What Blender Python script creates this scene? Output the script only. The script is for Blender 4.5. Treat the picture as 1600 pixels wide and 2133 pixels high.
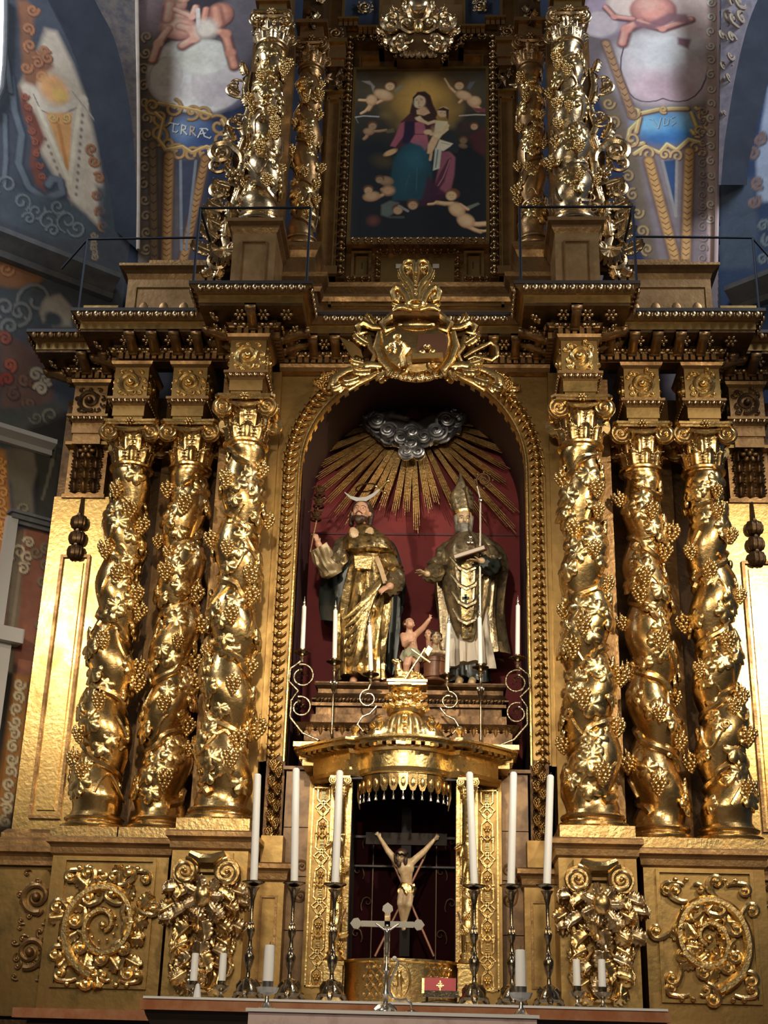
import bpy, math, random
import numpy as np
from mathutils import Vector, Matrix
PI=math.pi
for o in list(bpy.data.objects): bpy.data.objects.remove(o)
SC=bpy.context.scene; COL=SC.collection
random.seed(7)
# ---------------- camera (solved from the altarpiece's symmetry) ----------------
CF,CPT,CYW,CRL=2776.83,.3882,.0516,.0273
CAM=Vector((.3482,-12,1.5))
_cy,_sy,_cp,_sp=math.cos(CYW),math.sin(CYW),math.cos(CPT),math.sin(CPT)
FW=Vector((-_sy*_cp,_cy*_cp,_sp)); _R=Vector((_cy,_sy,0)); _U=_R.cross(FW)
RT=_R*math.cos(CRL)+_U*math.sin(CRL); UP=_U*math.cos(CRL)-_R*math.sin(CRL)
cd=bpy.data.cameras.new('camera'); cam=bpy.data.objects.new('camera',cd); COL.objects.link(cam)
cam.matrix_world=Matrix(((RT.x,UP.x,-FW.x,CAM.x),(RT.y,UP.y,-FW.y,CAM.y),(RT.z,UP.z,-FW.z,CAM.z),(0,0,0,1)))
cd.sensor_fit='VERTICAL'; cd.sensor_height=24; cd.lens=24*CF/2133; cd.clip_end=200
SC.camera=cam
def at(px,py,Y):
    """measured point: where the sight line of the surveyed pixel meets the upright plane at depth Y"""
    d=FW+RT*((px-800)/CF)+UP*((1066.5-py)/CF)
    return CAM+d*((Y+12)/d.y)
def zat(px,py,Y): return at(px,py,Y).z
# ---------------- world and lamps ----------------
w=bpy.data.worlds.new('church_air'); SC.world=w; w.use_nodes=True
w.node_tree.nodes['Background'].inputs[0].default_value=(.55,.52,.5,1)
w.node_tree.nodes['Background'].inputs[1].default_value=.06
def aim(o,t): o.rotation_euler=(Vector(t)-o.location).to_track_quat('-Z','Y').to_euler()
def spot(n,loc,tgt,power,col,ang,blend=.6,size=.25):
    l=bpy.data.lights.new(n,'SPOT'); l.energy=power; l.color=col; l.spot_size=math.radians(ang); l.spot_blend=blend; l.shadow_soft_size=size
    o=bpy.data.objects.new(n,l); COL.objects.link(o); o.location=loc; aim(o,tgt)
def area(n,loc,tgt,power,col,sx,sy):
    l=bpy.data.lights.new(n,'AREA'); l.shape='RECTANGLE'; l.size=sx; l.size_y=sy; l.energy=power; l.color=col
    o=bpy.data.objects.new(n,l); COL.objects.link(o); o.location=loc; aim(o,tgt)
WARM=(1,.86,.66)
spot('lamp_left',(-5.9,-8.4,8.0),(-2.1,0,5.4),1000,WARM,42,.8,.16)
spot('lamp_right',(5.9,-8.4,8.0),(.9,0,5.1),2900,WARM,44,.85,.16)
spot('lamp_middle',(-.6,-8.5,6.6),(-.2,-.5,3.8),1000,WARM,66,.8,.15)
spot('lamp_crest',(.3,-8.2,7.2),(0,-.5,8.25),260,WARM,15,.9,.1)
area('nave_lamps',(0,-14,6),(0,0,5),240,(1,.88,.7),8,.8)
area('window_left',(-6.5,-4,13.5),(0,0,11),260,(.84,.90,1),1.6,3.2)
area('window_right',(6.5,-4,13.5),(0,0,11),360,(.84,.90,1),1.6,3.2)
SC.view_settings.view_transform='Standard'; SC.view_settings.look='None'
SC.view_settings.exposure=0.15; SC.view_settings.gamma=1; SC.view_settings.use_curve_mapping=False
# ---------------- materials ----------------
def mat(name,col,metal=0,rough=.5,col2=None,nscale=6,bump=0,bscale=40,mix=.5,rough2=None,stretch=None,spec=None):
    m=bpy.data.materials.new(name); m.use_nodes=True; nt=m.node_tree; N=nt.nodes; L=nt.links
    b=N['Principled BSDF']; b.inputs['Base Color'].default_value=(*col,1); b.inputs['Metallic'].default_value=metal; b.inputs['Roughness'].default_value=rough
    if spec is not None: b.inputs['Specular IOR Level'].default_value=spec
    if col2 or bump or rough2:
        g=N.new('ShaderNodeNewGeometry'); vec=g.outputs['Position']
        if stretch:
            mp=N.new('ShaderNodeMapping'); mp.inputs['Scale'].default_value=stretch; L.new(vec,mp.inputs['Vector']); vec=mp.outputs[0]
    if col2 or rough2:
        t=N.new('ShaderNodeTexNoise'); t.inputs['Scale'].default_value=nscale; t.inputs['Detail'].default_value=6; t.inputs['Roughness'].default_value=.65; L.new(vec,t.inputs['Vector'])
        r=N.new('ShaderNodeValToRGB'); r.color_ramp.elements[0].position=mix-.13; r.color_ramp.elements[1].position=mix+.13
        r.color_ramp.elements[0].color=(*col,1); r.color_ramp.elements[1].color=(*(col2 or col),1); L.new(t.outputs['Fac'],r.inputs[0]); L.new(r.outputs[0],b.inputs['Base Color'])
        if rough2:
            q=N.new('ShaderNodeMapRange'); q.inputs[1].default_value=.35; q.inputs[2].default_value=.65; q.inputs[3].default_value=rough; q.inputs[4].default_value=rough2; L.new(t.outputs['Fac'],q.inputs[0]); L.new(q.outputs[0],b.inputs['Roughness'])
    if bump:
        t2=N.new('ShaderNodeTexNoise'); t2.inputs['Scale'].default_value=bscale; t2.inputs['Detail'].default_value=3; L.new(vec,t2.inputs['Vector'])
        bp=N.new('ShaderNodeBump'); bp.inputs['Strength'].default_value=bump; bp.inputs['Distance'].default_value=.01; L.new(t2.outputs['Fac'],bp.inputs['Height']); L.new(bp.outputs[0],b.inputs['Normal'])
    return m
GOLD=mat('gilded_carving',(.72,.49,.20),1,.22,(.44,.27,.10),9,.25,30,.54,.34)
GOLDB=mat('bright_gilding',(.90,.64,.26),1,.24,(.66,.42,.14),8,.3,35,.6,.34)
GOLDL=mat('gilded_leaves',(.82,.58,.25),1,.24,(.58,.38,.14),12,.3,40,.6,.34)
GOLDF=mat('flat_gilt_panel',(.42,.27,.095),.92,.28,(.27,.16,.055),3.2,.18,14,.52,.5)
GOLDP=mat('burnished_gilt_pilaster',(.60,.40,.15),.95,.27,(.44,.28,.095),4,.2,26,.55,.36)
BROWNG=mat('worn_gilt_wood',(.36,.21,.085),.85,.33,(.20,.11,.045),4,.35,25,.52,.52)
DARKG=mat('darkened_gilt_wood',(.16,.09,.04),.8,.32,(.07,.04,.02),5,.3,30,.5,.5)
DARK=mat('dark_painted_wood',(.03,.022,.018),.1,.45)
SILVG=mat('pale_gilt_carving',(.68,.50,.28),1,.20,(.38,.26,.13),7,.3,30,.55,.4)
DARKBLUE=mat('shadow_blue_wall',(.012,.02,.04),0,.85,(.02,.032,.065),3,.2,10)
RED=mat('red_niche_cloth',(.17,.012,.012),0,.75,(.13,.010,.012),2,.2,60)
BROWNM=mat('brown_veined_marble',(.34,.20,.085),.25,.3,(.16,.085,.035),5,0,10,.5)
ORANGEM=mat('orange_brown_marble',(.33,.115,.045),0,.25,(.42,.2,.1),6)
PINKM=mat('pink_marble',(.66,.50,.46),0,.3,(.42,.28,.25),7,0,10,.62)
WHITEM=mat('white_marble',(.75,.72,.68),0,.25)
WAX=mat('white_candle_wax',(.90,.87,.80),0,.4)
WAX.node_tree.nodes['Principled BSDF'].inputs['Subsurface Weight'].default_value=.1
BRASS=mat('dark_silver_brass',(.36,.29,.19),1,.2,(.20,.15,.09),20,.2,60)
SILVER=mat('polished_silver',(.66,.60,.50),1,.26)
IRON=mat('dark_iron',(.02,.025,.035),.6,.45)
WOOD=mat('brown_wood',(.19,.07,.025),0,.4,(.10,.035,.015),6)
BLACKW=mat('black_cross_wood',(.008,.006,.005),0,.6,spec=.15)
SKIN=mat('painted_skin',(.62,.36,.22),0,.38,(.52,.27,.16),14)
SKINP=mat('pale_painted_skin',(.60,.45,.27),0,.36,(.42,.27,.13),14)
HAIR=mat('dark_painted_hair',(.045,.022,.012),0,.5)
BEARDG=mat('grey_painted_beard',(.22,.20,.16),0,.5,(.10,.09,.07),25)
BROCADE=mat('gold_brocade_paint',(.60,.42,.17),.85,.27,(.07,.05,.025),13,.4,30,.54)
WARMW=mat('honey_gilt_wood',(.44,.26,.11),.6,.38,(.30,.17,.065),4,.2,20)
SLEEVE=mat('beige_gilt_cloth',(.34,.26,.14),.3,.4,(.22,.16,.08),12)
STEEL=mat('pale_steel',(.55,.55,.52),.4,.3)
BROCADE2=mat('silver_gold_brocade',(.36,.28,.16),.75,.3,(.10,.085,.06),15,.4,30,.56)
CAPE=mat('black_painted_cape',(.02,.025,.022),.2,.35)
GREYCL=mat('silvered_cloud',(.30,.30,.30),.75,.33,(.10,.10,.12),10)
REDBOOK=mat('red_leather',(.45,.012,.02),0,.4)
LINEN=mat('pale_linen',(.55,.48,.38),0,.6)
FLOORM=mat('stone_floor',(.30,.21,.15),0,.3,(.2,.14,.1),2)
WALLM=mat('pale_plaster',(.42,.37,.31),0,.8,(.33,.28,.23),3)
BUTTONW=mat('ivory_paint',(.7,.66,.58),0,.4)
FRES=bpy.data.materials.new('fresco_paint'); FRES.use_nodes=True
def _painted(m,rough,bump=.15):
    N=m.node_tree.nodes; L=m.node_tree.links; b=N['Principled BSDF']; a=N.new('ShaderNodeVertexColor'); a.layer_name='paint'
    L.new(a.outputs[0],b.inputs['Base Color']); b.inputs['Roughness'].default_value=rough
    t=N.new('ShaderNodeTexNoise'); t.inputs['Scale'].default_value=30; g=N.new('ShaderNodeNewGeometry'); L.new(g.outputs['Position'],t.inputs['Vector'])
    bp=N.new('ShaderNodeBump'); bp.inputs['Strength'].default_value=bump; bp.inputs['Distance'].default_value=.01; L.new(t.outputs['Fac'],bp.inputs['Height']); L.new(bp.outputs[0],b.inputs['Normal'])
_painted(FRES,.85)
CANVAS=bpy.data.materials.new('oil_paint'); CANVAS.use_nodes=True; _painted(CANVAS,.5,.05)
# ---------------- mesh helpers ----------------
class MB:
    def __init__(s): s.v=[]; s.f=[]
    def add(s,v,f):
        n=len(s.v); s.v+=[tuple(p) for p in v]; s.f+=[tuple(i+n for i in q) for q in f]; return s
    def box(s,x0,x1,y0,y1,z0,z1,t=1.0):
        if x0>x1: x0,x1=x1,x0
        if y0>y1: y0,y1=y1,y0
        cx=(x0+x1)/2; cy=(y0+y1)/2
        v=[(x0,y0,z0),(x1,y0,z0),(x1,y1,z0),(x0,y1,z0)]+[(cx+(x-cx)*t,cy+(y-cy)*t,z1) for x,y in((x0,y0),(x1,y0),(x1,y1),(x0,y1))]
        return s.add(v,[(0,3,2,1),(4,5,6,7),(0,1,5,4),(1,2,6,5),(2,3,7,6),(3,0,4,7)])
    def xf(s,m,start=0):
        for i in range(start,len(s.v)): s.v[i]=tuple(m@Vector(s.v[i]))
        return s
    def lathe(s,prof,seg=20,c=(0,0,0),a0=0,a1=2*PI,sx=1,sy=1):
        full=abs(a1-a0-2*PI)<1e-6; n=seg if full else seg+1; v=[]
        for r,z in prof:
            for k in range(n):
                a=a0+(a1-a0)*k/seg; v.append((c[0]+r*sx*math.cos(a),c[1]+r*sy*math.sin(a),c[2]+z))
        f=[]
        for i in range(len(prof)-1):
            for k in range(seg):
                j=(k+1)%n if full else k+1
                f.append((i*n+k,i*n+j,(i+1)*n+j,(i+1)*n+k))
        if full:
            if prof[0][0]>1e-4: f.append(tuple(reversed(range(n))))
            if prof[-1][0]>1e-4: f.append(tuple((len(prof)-1)*n+k for k in range(n)))
        return s.add(v,f)
    def tube(s,pts,rad,seg=6,closed=False,flat=1.0,upv=None):
        pts=[Vector(p) for p in pts]; n=len(pts)
        if not hasattr(rad,'__len__'): rad=[rad]*n
        v=[]; ref=None
        for i,p in enumerate(pts):
            if closed: t=pts[(i+1)%n]-pts[i-1]
            else: t=pts[min(i+1,n-1)]-pts[max(i-1,0)]
            if t.length<1e-9: t=Vector((0,0,1))
            t.normalize()
            if upv is not None: a=Vector(upv)-t*t.dot(Vector(upv))
            else:
                if ref is None: ref=Vector((0,1,0)) if abs(t.y)<.8 else Vector((1,0,0))
                a=ref-t*t.dot(ref)
            if a.length<1e-6: a=t.orthogonal()
            a.normalize(); ref=a; b=t.cross(a)
            for k in range(seg):
                g=2*PI*k/seg; v.append(p+a*(math.cos(g)*rad[i]*flat)+b*(math.sin(g)*rad[i]))
        f=[]
        for i in range(n if closed else n-1):
            j=(i+1)%n
            for k in range(seg):
                l=(k+1)%seg; f.append((i*seg+k,i*seg+l,j*seg+l,j*seg+k))
        if not closed: f.append(tuple(reversed(range(seg)))); f.append(tuple((n-1)*seg+k for k in range(seg)))
        return s.add(v,f)
    def ball(s,c,r,seg=10,rings=6,m=None):
        if not hasattr(r,'__len__'): r=(r,r,r)
        v=[(0,0,-1)]
        for i in range(1,rings):
            a=PI*i/rings
            for k in range(seg):
                b=2*PI*k/seg; v.append((math.sin(a)*math.cos(b),math.sin(a)*math.sin(b),-math.cos(a)))
        v.append((0,0,1)); n=len(v)
        f=[(0,1+(k+1)%seg,1+k) for k in range(seg)]
        for i in range(rings-2):
            for k in range(seg):
                l=(k+1)%seg; f.append((1+i*seg+k,1+i*seg+l,1+(i+1)*seg+l,1+(i+1)*seg+k))
        f+=[(n-1,1+(rings-2)*seg+k,1+(rings-2)*seg+(k+1)%seg) for k in range(seg)]
        out=[]
        for p in v:
            q=Vector((p[0]*r[0],p[1]*r[1],p[2]*r[2]))
            if m: q=m@q
            out.append(q+Vector(c))
        return s.add(out,f)
    def cap(s,a,b,r0,r1,seg=10):
        """tapered limb with round ends"""
        a=Vector(a); b=Vector(b); d=(b-a); l=d.length or 1e-6; d/=l
        pts=[];rr=[]
        for k in range(4): 
            q=PI/2*k/3.5; pts.append(a-d*(r0*math.cos(q))); rr.append(max(r0*math.sin(q),r0*.12))
        pts.append(a);rr.append(r0);pts.append((a+b)/2);rr.append((r0+r1)/2);pts.append(b);rr.append(r1)
        for k in range(3,-1,-1):
            q=PI/2*k/3.5; pts.append(b+d*(r1*math.cos(q))); rr.append(max(r1*math.sin(q),r1*.12))
        return s.tube(pts,rr,seg)
    def prism(s,poly,y0,y1):
        """outline in x,z pushed from y0 (front) to y1"""
        n=len(poly); a=sum(poly[i][0]*poly[(i+1)%n][1]-poly[(i+1)%n][0]*poly[i][1] for i in range(n))
        if a<0: poly=poly[::-1]
        v=[(x,y0,z) for x,z in poly]+[(x,y1,z) for x,z in poly]
        f=[tuple(range(n)),tuple(reversed(range(n,2*n)))]+[(i,i+n,(i+1)%n+n,(i+1)%n) for i in range(n)]
        return s.add(v,f)
    def sweep(s,prof,path,closed=False):
        """prof: (out,z); path: plan corners from left to right, 'out' points to the viewer's side, mitred"""
        o=offs(path,1.0,closed); n=len(path); m=len(prof); v=[]
        for i in range(n):
            dx,dy=o[i][0]-path[i][0],o[i][1]-path[i][1]
            for (q,z) in prof: v.append((path[i][0]+dx*q,path[i][1]+dy*q,z))
        f=[]
        for i in range(n if closed else n-1):
            j=(i+1)%n
            for k in range(m-1): f.append((i*m+k,j*m+k,j*m+k+1,i*m+k+1))
        if not closed: f.append(tuple(reversed(range(m)))); f.append(tuple((n-1)*m+k for k in range(m)))
        return s.add(v,f)
    def grid(s,fn,nu,nv,wrap=False):
        v=[fn(i/nu,j/nv) for j in range(nv+1) for i in range(nu if wrap else nu+1)]
        w=nu if wrap else nu+1
        return s.add(v,[(j*w+i,j*w+(i+1)%w,(j+1)*w+(i+1)%w,(j+1)*w+i) for j in range(nv) for i in range(nu)])
    def mesh(s,name='mesh',smooth=True,angle=None):
        me=bpy.data.meshes.new(name); me.from_pydata(s.v,[],s.f); me.validate(); 
        if smooth: me.shade_smooth()
        if smooth and angle:
            try: me.set_sharp_from_angle(angle=math.radians(angle))
            except Exception: pass
        return me
def offs(path,d,closed=False):
    n=len(path); out=[]
    for i in range(n):
        def nrm(a,b):
            t=Vector((path[b][0]-path[a][0],path[b][1]-path[a][1])); t.normalize(); return Vector((t.y,-t.x))
        a=nrm((i-1)%n,i) if (closed or i>0) else None; b=nrm(i,(i+1)%n) if (closed or i<n-1) else None
        if a is None: m=b
        elif b is None: m=a
        else:
            m=a+b; m=m/max(m.dot(a),.25)
        out.append((path[i][0]+m.x*d,path[i][1]+m.y*d))
    return out
def fixnormals(me):
    import bmesh
    bm=bmesh.new(); bm.from_mesh(me); bmesh.ops.recalc_face_normals(bm,faces=bm.faces); bm.to_mesh(me); bm.free()
def mk(name,m,material=None,parent=None,loc=None,rotz=0,matrix=None,smooth=True,angle=None,stuff=False):
    if isinstance(m,MB): m=m.mesh(name,smooth,angle or 38); fixnormals(m)
    if material and not m.materials: m.materials.append(material)
    o=bpy.data.objects.new(name,m); COL.objects.link(o)
    if matrix is not None: o.matrix_basis=matrix
    else:
        if loc is not None: o.location=loc
        if rotz: o.rotation_euler=(0,0,rotz)
    if parent is not None:
        o.parent=parent
        if parent.get('_w'): o.matrix_parent_inverse=Matrix.Translation(-Vector(parent.location))
    if stuff: o['kind']='stuff'
    return o
def empty(name,loc,label,cat,group=None,rotz=0,world=True):
    """a thing; with world=True its parts are given in world coordinates"""
    o=bpy.data.objects.new(name,None); COL.objects.link(o); o.location=loc; o.rotation_euler=(0,0,rotz); o.empty_display_size=.05
    o['label']=label; o['category']=cat
    if group: o['group']=group
    if world: o['_w']=1
    return o
def sub(name,m,material,parent,**k):
    """a sub-part: parent is a mesh part whose own transform is its thing's frame"""
    return mk(name,m,material,parent,**k)
def fr4(m,x0,x1,z0,z1,t,y0,y1):
    if x0>x1: x0,x1=x1,x0
    if z0>z1: z0,z1=z1,z0
    m.box(x0,x0+t,y0,y1,z0,z1); m.box(x1-t,x1,y0,y1,z0,z1); m.box(x0+t,x1-t,y0,y1,z0,z0+t); m.box(x0+t,x1-t,y0,y1,z1-t,z1); return m
def tag(o,label,cat,group=None):
    o['label']=label; o['category']=cat
    if group: o['group']=group
    return o
def struct(o): o['kind']='structure'; return o
def cat_tree(o,label,loc=None,rotz=None,group=None):
    kids={}
    for q in COL.objects:
        if q.parent: kids.setdefault(q.parent,[]).append(q)
    def cp(a,par):
        c=a.copy(); COL.objects.link(c)
        if par: c.parent=par; c.matrix_parent_inverse=a.matrix_parent_inverse.copy()
        for ch in kids.get(a,[]): cp(ch,c)
        return c
    r=cp(o,None); r['label']=label
    if group: r['group']=group
    if loc is not None: r.location=loc
    if rotz is not None: r.rotation_euler=(0,0,rotz)
    return r
def fuse(mb,voxel=.012,smooth=4,name='body'):
    """union of overlapping limbs into one continuous skin"""
    me=mb.mesh('raw'); fixnormals(me); o=bpy.data.objects.new('raw',me); COL.objects.link(o)
    r=o.modifiers.new('r','REMESH'); r.mode='VOXEL'; r.voxel_size=voxel; r.use_smooth_shade=True
    if smooth: k=o.modifiers.new('s','SMOOTH'); k.iterations=smooth; k.factor=.5
    dg=bpy.context.evaluated_depsgraph_get(); m=bpy.data.meshes.new_from_object(o.evaluated_get(dg)); m.name=name
    bpy.data.objects.remove(o); return m
def TR(x,y,z): return Matrix.Translation((x,y,z))
def RX(a): return Matrix.Rotation(a,4,'X')
def RY(a): return Matrix.Rotation(a,4,'Y')
def RZ(a): return Matrix.Rotation(a,4,'Z')
def SL(a,b=None,c=None): return Matrix.Diagonal((a,b or a,c or a,1))
# ---------------- shared ornament meshes (local: front = -y, up = z) ----------------
def acanthus_mb():
    """broad toothed leaf, ribbed, its tip rolling forward"""
    m=MB(); NU,NV=10,16
    def fn(u,v):
        s=(u-.5)*2; a=abs(s)
        w_=.44*(.45+.55*math.sin(PI*min(1,v*.95+.14)))*(1 if v<.8 else 1-(v-.8)*2.6)
        tooth=.66+.34*abs(math.sin(v*5*PI+.5))
        x=s*w_*(1 if a<.5 else 1+(tooth-1)*(a-.5)*2)
        z=v if v<.74 else .74+.10*math.sin((v-.74)/.26*2.6)
        y=-.10*math.sin(v*PI*.6)-(0 if v<.6 else .26*((v-.6)/.4)**1.5)
        y+= -.07*(1-a*2.2 if a<.45 else 0)+.025*math.cos(v*10*PI+1)*max(0,a-.45)*2+.05*a
        z+=.06*a*(1 if v<.9 else 0)
        return (x,y,z)
    return m.grid(fn,NU,NV)
def solid(me,t):
    import bmesh
    bm=bmesh.new(); bm.from_mesh(me); bmesh.ops.recalc_face_normals(bm,faces=bm.faces); bmesh.ops.solidify(bm,geom=bm.faces[:],thickness=t); bm.to_mesh(me); bm.free(); me.shade_smooth(); return me
ACAN=solid(acanthus_mb().mesh('acanthus'),.03)
def grape_leaf():
    """five blunt lobes with raised midribs and a notch at the stalk"""
    m=MB(); n=30; v=[(0,-.24,.02)]
    def R_(p): return .5*(.70+.30*abs(math.cos(2.5*p))**.6)*(1.12 if abs(math.sin(p))<.3 and math.cos(p)>0 else 1)
    for fr,yy,rg in((.5,-.17,.045),(1.0,-.07,.03),(.9,.08,0)):
        for k in range(n):
            p=2*PI*k/n; r=R_(p)*fr; q=p-PI/2; lob=abs(math.cos(2.5*p))
            v.append((r*math.cos(q)*1.05,yy-rg*lob**2,r*math.sin(q)))
    f=[]
    for k in range(n):
        l=(k+1)%n; f+=[(0,1+k,1+l),(1+k,1+n+k,1+n+l,1+l),(1+n+k,1+2*n+k,1+2*n+l,1+n+l)]
    return m.add(v,f)
GLEAF=grape_leaf().mesh('grape_leaf'); fixnormals(GLEAF)
def grapes_mb():
    m=MB(); rows=[(0,3,.26),(.16,6,.34),(.34,7,.36),(.52,6,.30),(.68,5,.22),(.84,3,.13),(.96,1,0)]
    for d,n,r in rows:
        for k in range(n):
            a=2*PI*k/n+d*5; m.ball((r*math.cos(a),r*math.sin(a)-.22,.35-d),.125,6,4)
    m.tube([(0,-.2,.7),(0.02,-.2,.5),(0,-.22,.35)],[.04,.05,.05],5)
    return m
GRAPE=grapes_mb().mesh('grapes')
def spiral(c,r0,turns,a0,hand=1,n=28,y=0,shrink=.12,lift=0):
    p=[]
    for i in range(n+1):
        t=i/n; r=r0*(1-t*(1-shrink)); a=a0+hand*turns*2*PI*t; p.append((c[0]+r*math.cos(a),y-lift*t,c[1]+r*math.sin(a)))
    return p
def volute_mb(R=1.0,w_=.5):
    m=MB(); p=spiral((0,0),R*.86,2.1,PI/2,-1,34,y=-w_*.55,shrink=.14)
    m.tube(p,[R*.15*(1-.55*i/len(p)) for i in range(len(p))],6)
    m.lathe([(0,0),(R*.86,0),(R*.92,w_*.35),(R*.80,w_*.5),(R*.92,w_*.65),(R*.86,w_),(0,w_)],18)
    n0=len(m.v)-18*7
    m.xf(RX(PI/2)@TR(0,0,-w_*.5),n0)
    m.ball((0,-w_*.6,0),R*.17,8,5)
    return m
VOL=volute_mb().mesh('volute',angle=50); fixnormals(VOL)
def rosette_mb():
    m=MB()
    for k in range(6):
        a=k*PI/3; m.ball((.3*math.cos(a),-.12,.3*math.sin(a)),(.2,.14,.13),6,4,RY(-a))
    m.ball((0,-.22,0),.15,6,4); return m
ROSE=rosette_mb().mesh('rosette')
def egg_mb():
    m=MB(); m.ball((0,-.1,0),(.36,.38,.52),7,5)
    m.tube([(.5,.05,.48),(.47,-.22,0),(.5,0,-.5)],[.1,.09,.03],4); return m
EGG=egg_mb().mesh('egg')
def curl_mb(m,x,z,size,ang,hand=1,turns=1.35,r=.09,y=0,stem=1.1,lift=.0,bulb=True,n=26):
    """stem that runs out from (x,z) along ang and rolls up into a scroll"""
    d=Vector((math.cos(ang),math.sin(ang))); nrm=Vector((-d.y,d.x))*hand
    e=Vector((x,z))+d*size*stem; c=e+nrm*size*.5
    a0=math.atan2(e.y-c.y,e.x-c.x)
    pts=[]
    for i in range(7):
        t=i/7; bow=math.sin(t*PI)*size*.10*-hand; q=Vector((x,z))+d*size*stem*t+Vector((-d.y,d.x))*bow; pts.append((q.x,y,q.y))
    pts+=spiral((c.x,c.y),size*.5,turns,a0,hand,n,y,.16,lift)
    k=len(pts); m.tube(pts,[size*r*(.75+.6*math.sin(PI*min(1,i/k*1.3)))*(1-.35*i/k) for i in range(k)],6)
    if bulb: m.ball((pts[-1][0],y-size*.05,pts[-1][2]),size*r*1.5,7,5)
    return c
print('head ok')
# ================= setting =================
GX=dict
floor=struct(mk('floor',MB().box(-9,9,-16,3,-.1,0),FLOORM))
# ================= twisted columns =================
def wring(hand,z,H,turns,ph0=0): return ph0+hand*2*PI*turns*z/H
def make_column(name,label,hand,H=3.55,R0=.235,R1=.185,turns=5.4,ph=0,seed=1,mt=GOLD,leafm=GOLDL,group=None,capscale=1.0,leaves=True,lsize=.15,plinth=True):
    rnd=random.Random(seed); root=empty(name,(0,0,0),label,'column',group,world=False)
    def R(z):
        t=z/H; return R0+(R1-R0)*t**1.15
    def S(phi,z,out=0.0):
        psi=wring(hand,z,H,turns,ph); e=min(1,z/.16,(H-z)/.12); e=max(0,e)
        k=abs(math.cos((phi-psi)/2)); r=R(z)*((1-e)*.93+e*(.76+.27*k**.6))+out
        cx=.10*R(z)*e*math.cos(psi); cyy=.10*R(z)*e*math.sin(psi)
        return Vector((cx+r*math.cos(phi),cyy+r*math.sin(phi),z+zb))
    zb=.17
    b=MB()
    if plinth: b.box(-R0*1.28,R0*1.28,-R0*1.28,R0*1.28,-.055,.045)
    b.lathe([(R0*1.22,.045),(R0*1.27,.06),(R0*1.27,.085),(R0*1.2,.10),(R0*1.08,.105),(R0*1.05,.125),(R0*1.13,.135),(R0*1.15,.15),(R0*1.1,.165),(R0*.98,.17),(R0*.93,.20)],32)
    mk('base',b,mt,root)
    m=MB(); m.grid(lambda u,v:S(u*2*PI,v*H),36,int(H*44),True); mk('shaft',m,mt,root)
    # thick vine in the groove
    vm=MB(); n=int(turns*20); pts=[];rr=[]
    for i in range(n+1):
        z=.10+(H-.16)*i/n; a=wring(hand,z,H,turns,ph)+PI
        wob=.25*math.sin(i*.83); pts.append(S(a+wob,z,R0*.05)); rr.append(R0*(.165+.03*math.sin(i*1.7))*(1-.25*i/n))
    vm.tube(pts,rr,7); mk('vine_stem',vm,mt,root)
    # thin tendrils wandering over the bulges
    for q in range(int(turns*2)):
        tm=MB(); z0=.12+(H-.45)*(q+rnd.random()*.5)/(turns*2); a0=-PI/2+rnd.uniform(-1.3,1.3); p=[]
        L=rnd.uniform(.9,1.5); dirn=rnd.choice((-1,1))
        for i in range(17):
            t=i/16; a=a0+dirn*(L*t*1.1); zz=z0+.16*math.sin(t*PI*1.4+q)*.9+.10*t
            zz=min(max(zz,.03),H-.03); p.append(S(a,zz,.008))
        tm.tube(p,[R0*(.075-.035*i/16) for i in range(17)],5); mk('tendril',tm,leafm,root)
        if q%2==0:
            tm=MB(); p=[]
            for i in range(19):
                t=i/18; rr_=.045*(1-.75*t); p.append(S(a0+dirn*L*1.1+rr_/R0*math.cos(t*11)*dirn,min(max(z0+.12+rr_*math.sin(t*11),.03),H-.03),.012))
            tm.tube(p,R0*.05,5); mk('tendril',tm,leafm,root)
    if leaves:
        nl=int(turns*8.5)
        for i in range(nl):
            z=.16+(H-.26)*(i+.5+rnd.uniform(-.35,.35))/nl; psi=wring(hand,z,H,turns,ph)
            a=-PI/2+rnd.uniform(-1.75,1.75)
            # keep clear of the groove
            if abs(math.cos((a-psi)/2))<.42: a+=.9
            p=S(a,z,0); q=S(a,z,.05)
            sc=lsize*rnd.uniform(1.1,1.6)
            mm=TR(*p)@RZ(a+PI/2)@RX(rnd.uniform(-.25,.15))@RY(rnd.uniform(-1.2,1.2))@TR(0,.05*sc,0)@SL(sc,sc*.62,sc)
            mk('grape_leaf',GLEAF,None,root,matrix=mm)
        ng=int(turns*2.7)
        for i in range(ng):
            z=.25+(H-.4)*(i+.5+rnd.uniform(-.3,.3))/ng
            a=-PI/2+(rnd.choice((-1,1))*rnd.uniform(.5,1.65) if i%3 else rnd.uniform(-.5,.5))
            p=S(a,z,.012); sc=lsize*rnd.uniform(.85,1.1)
            mk('grape_cluster',GRAPE,None,root,matrix=TR(*p)@RZ(a+PI/2)@RX(.12)@SL(sc))
    return root,zb+H
if not GLEAF.materials: GLEAF.materials.append(GOLDL)
GRAPE.materials.append(GOLDL)
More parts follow.
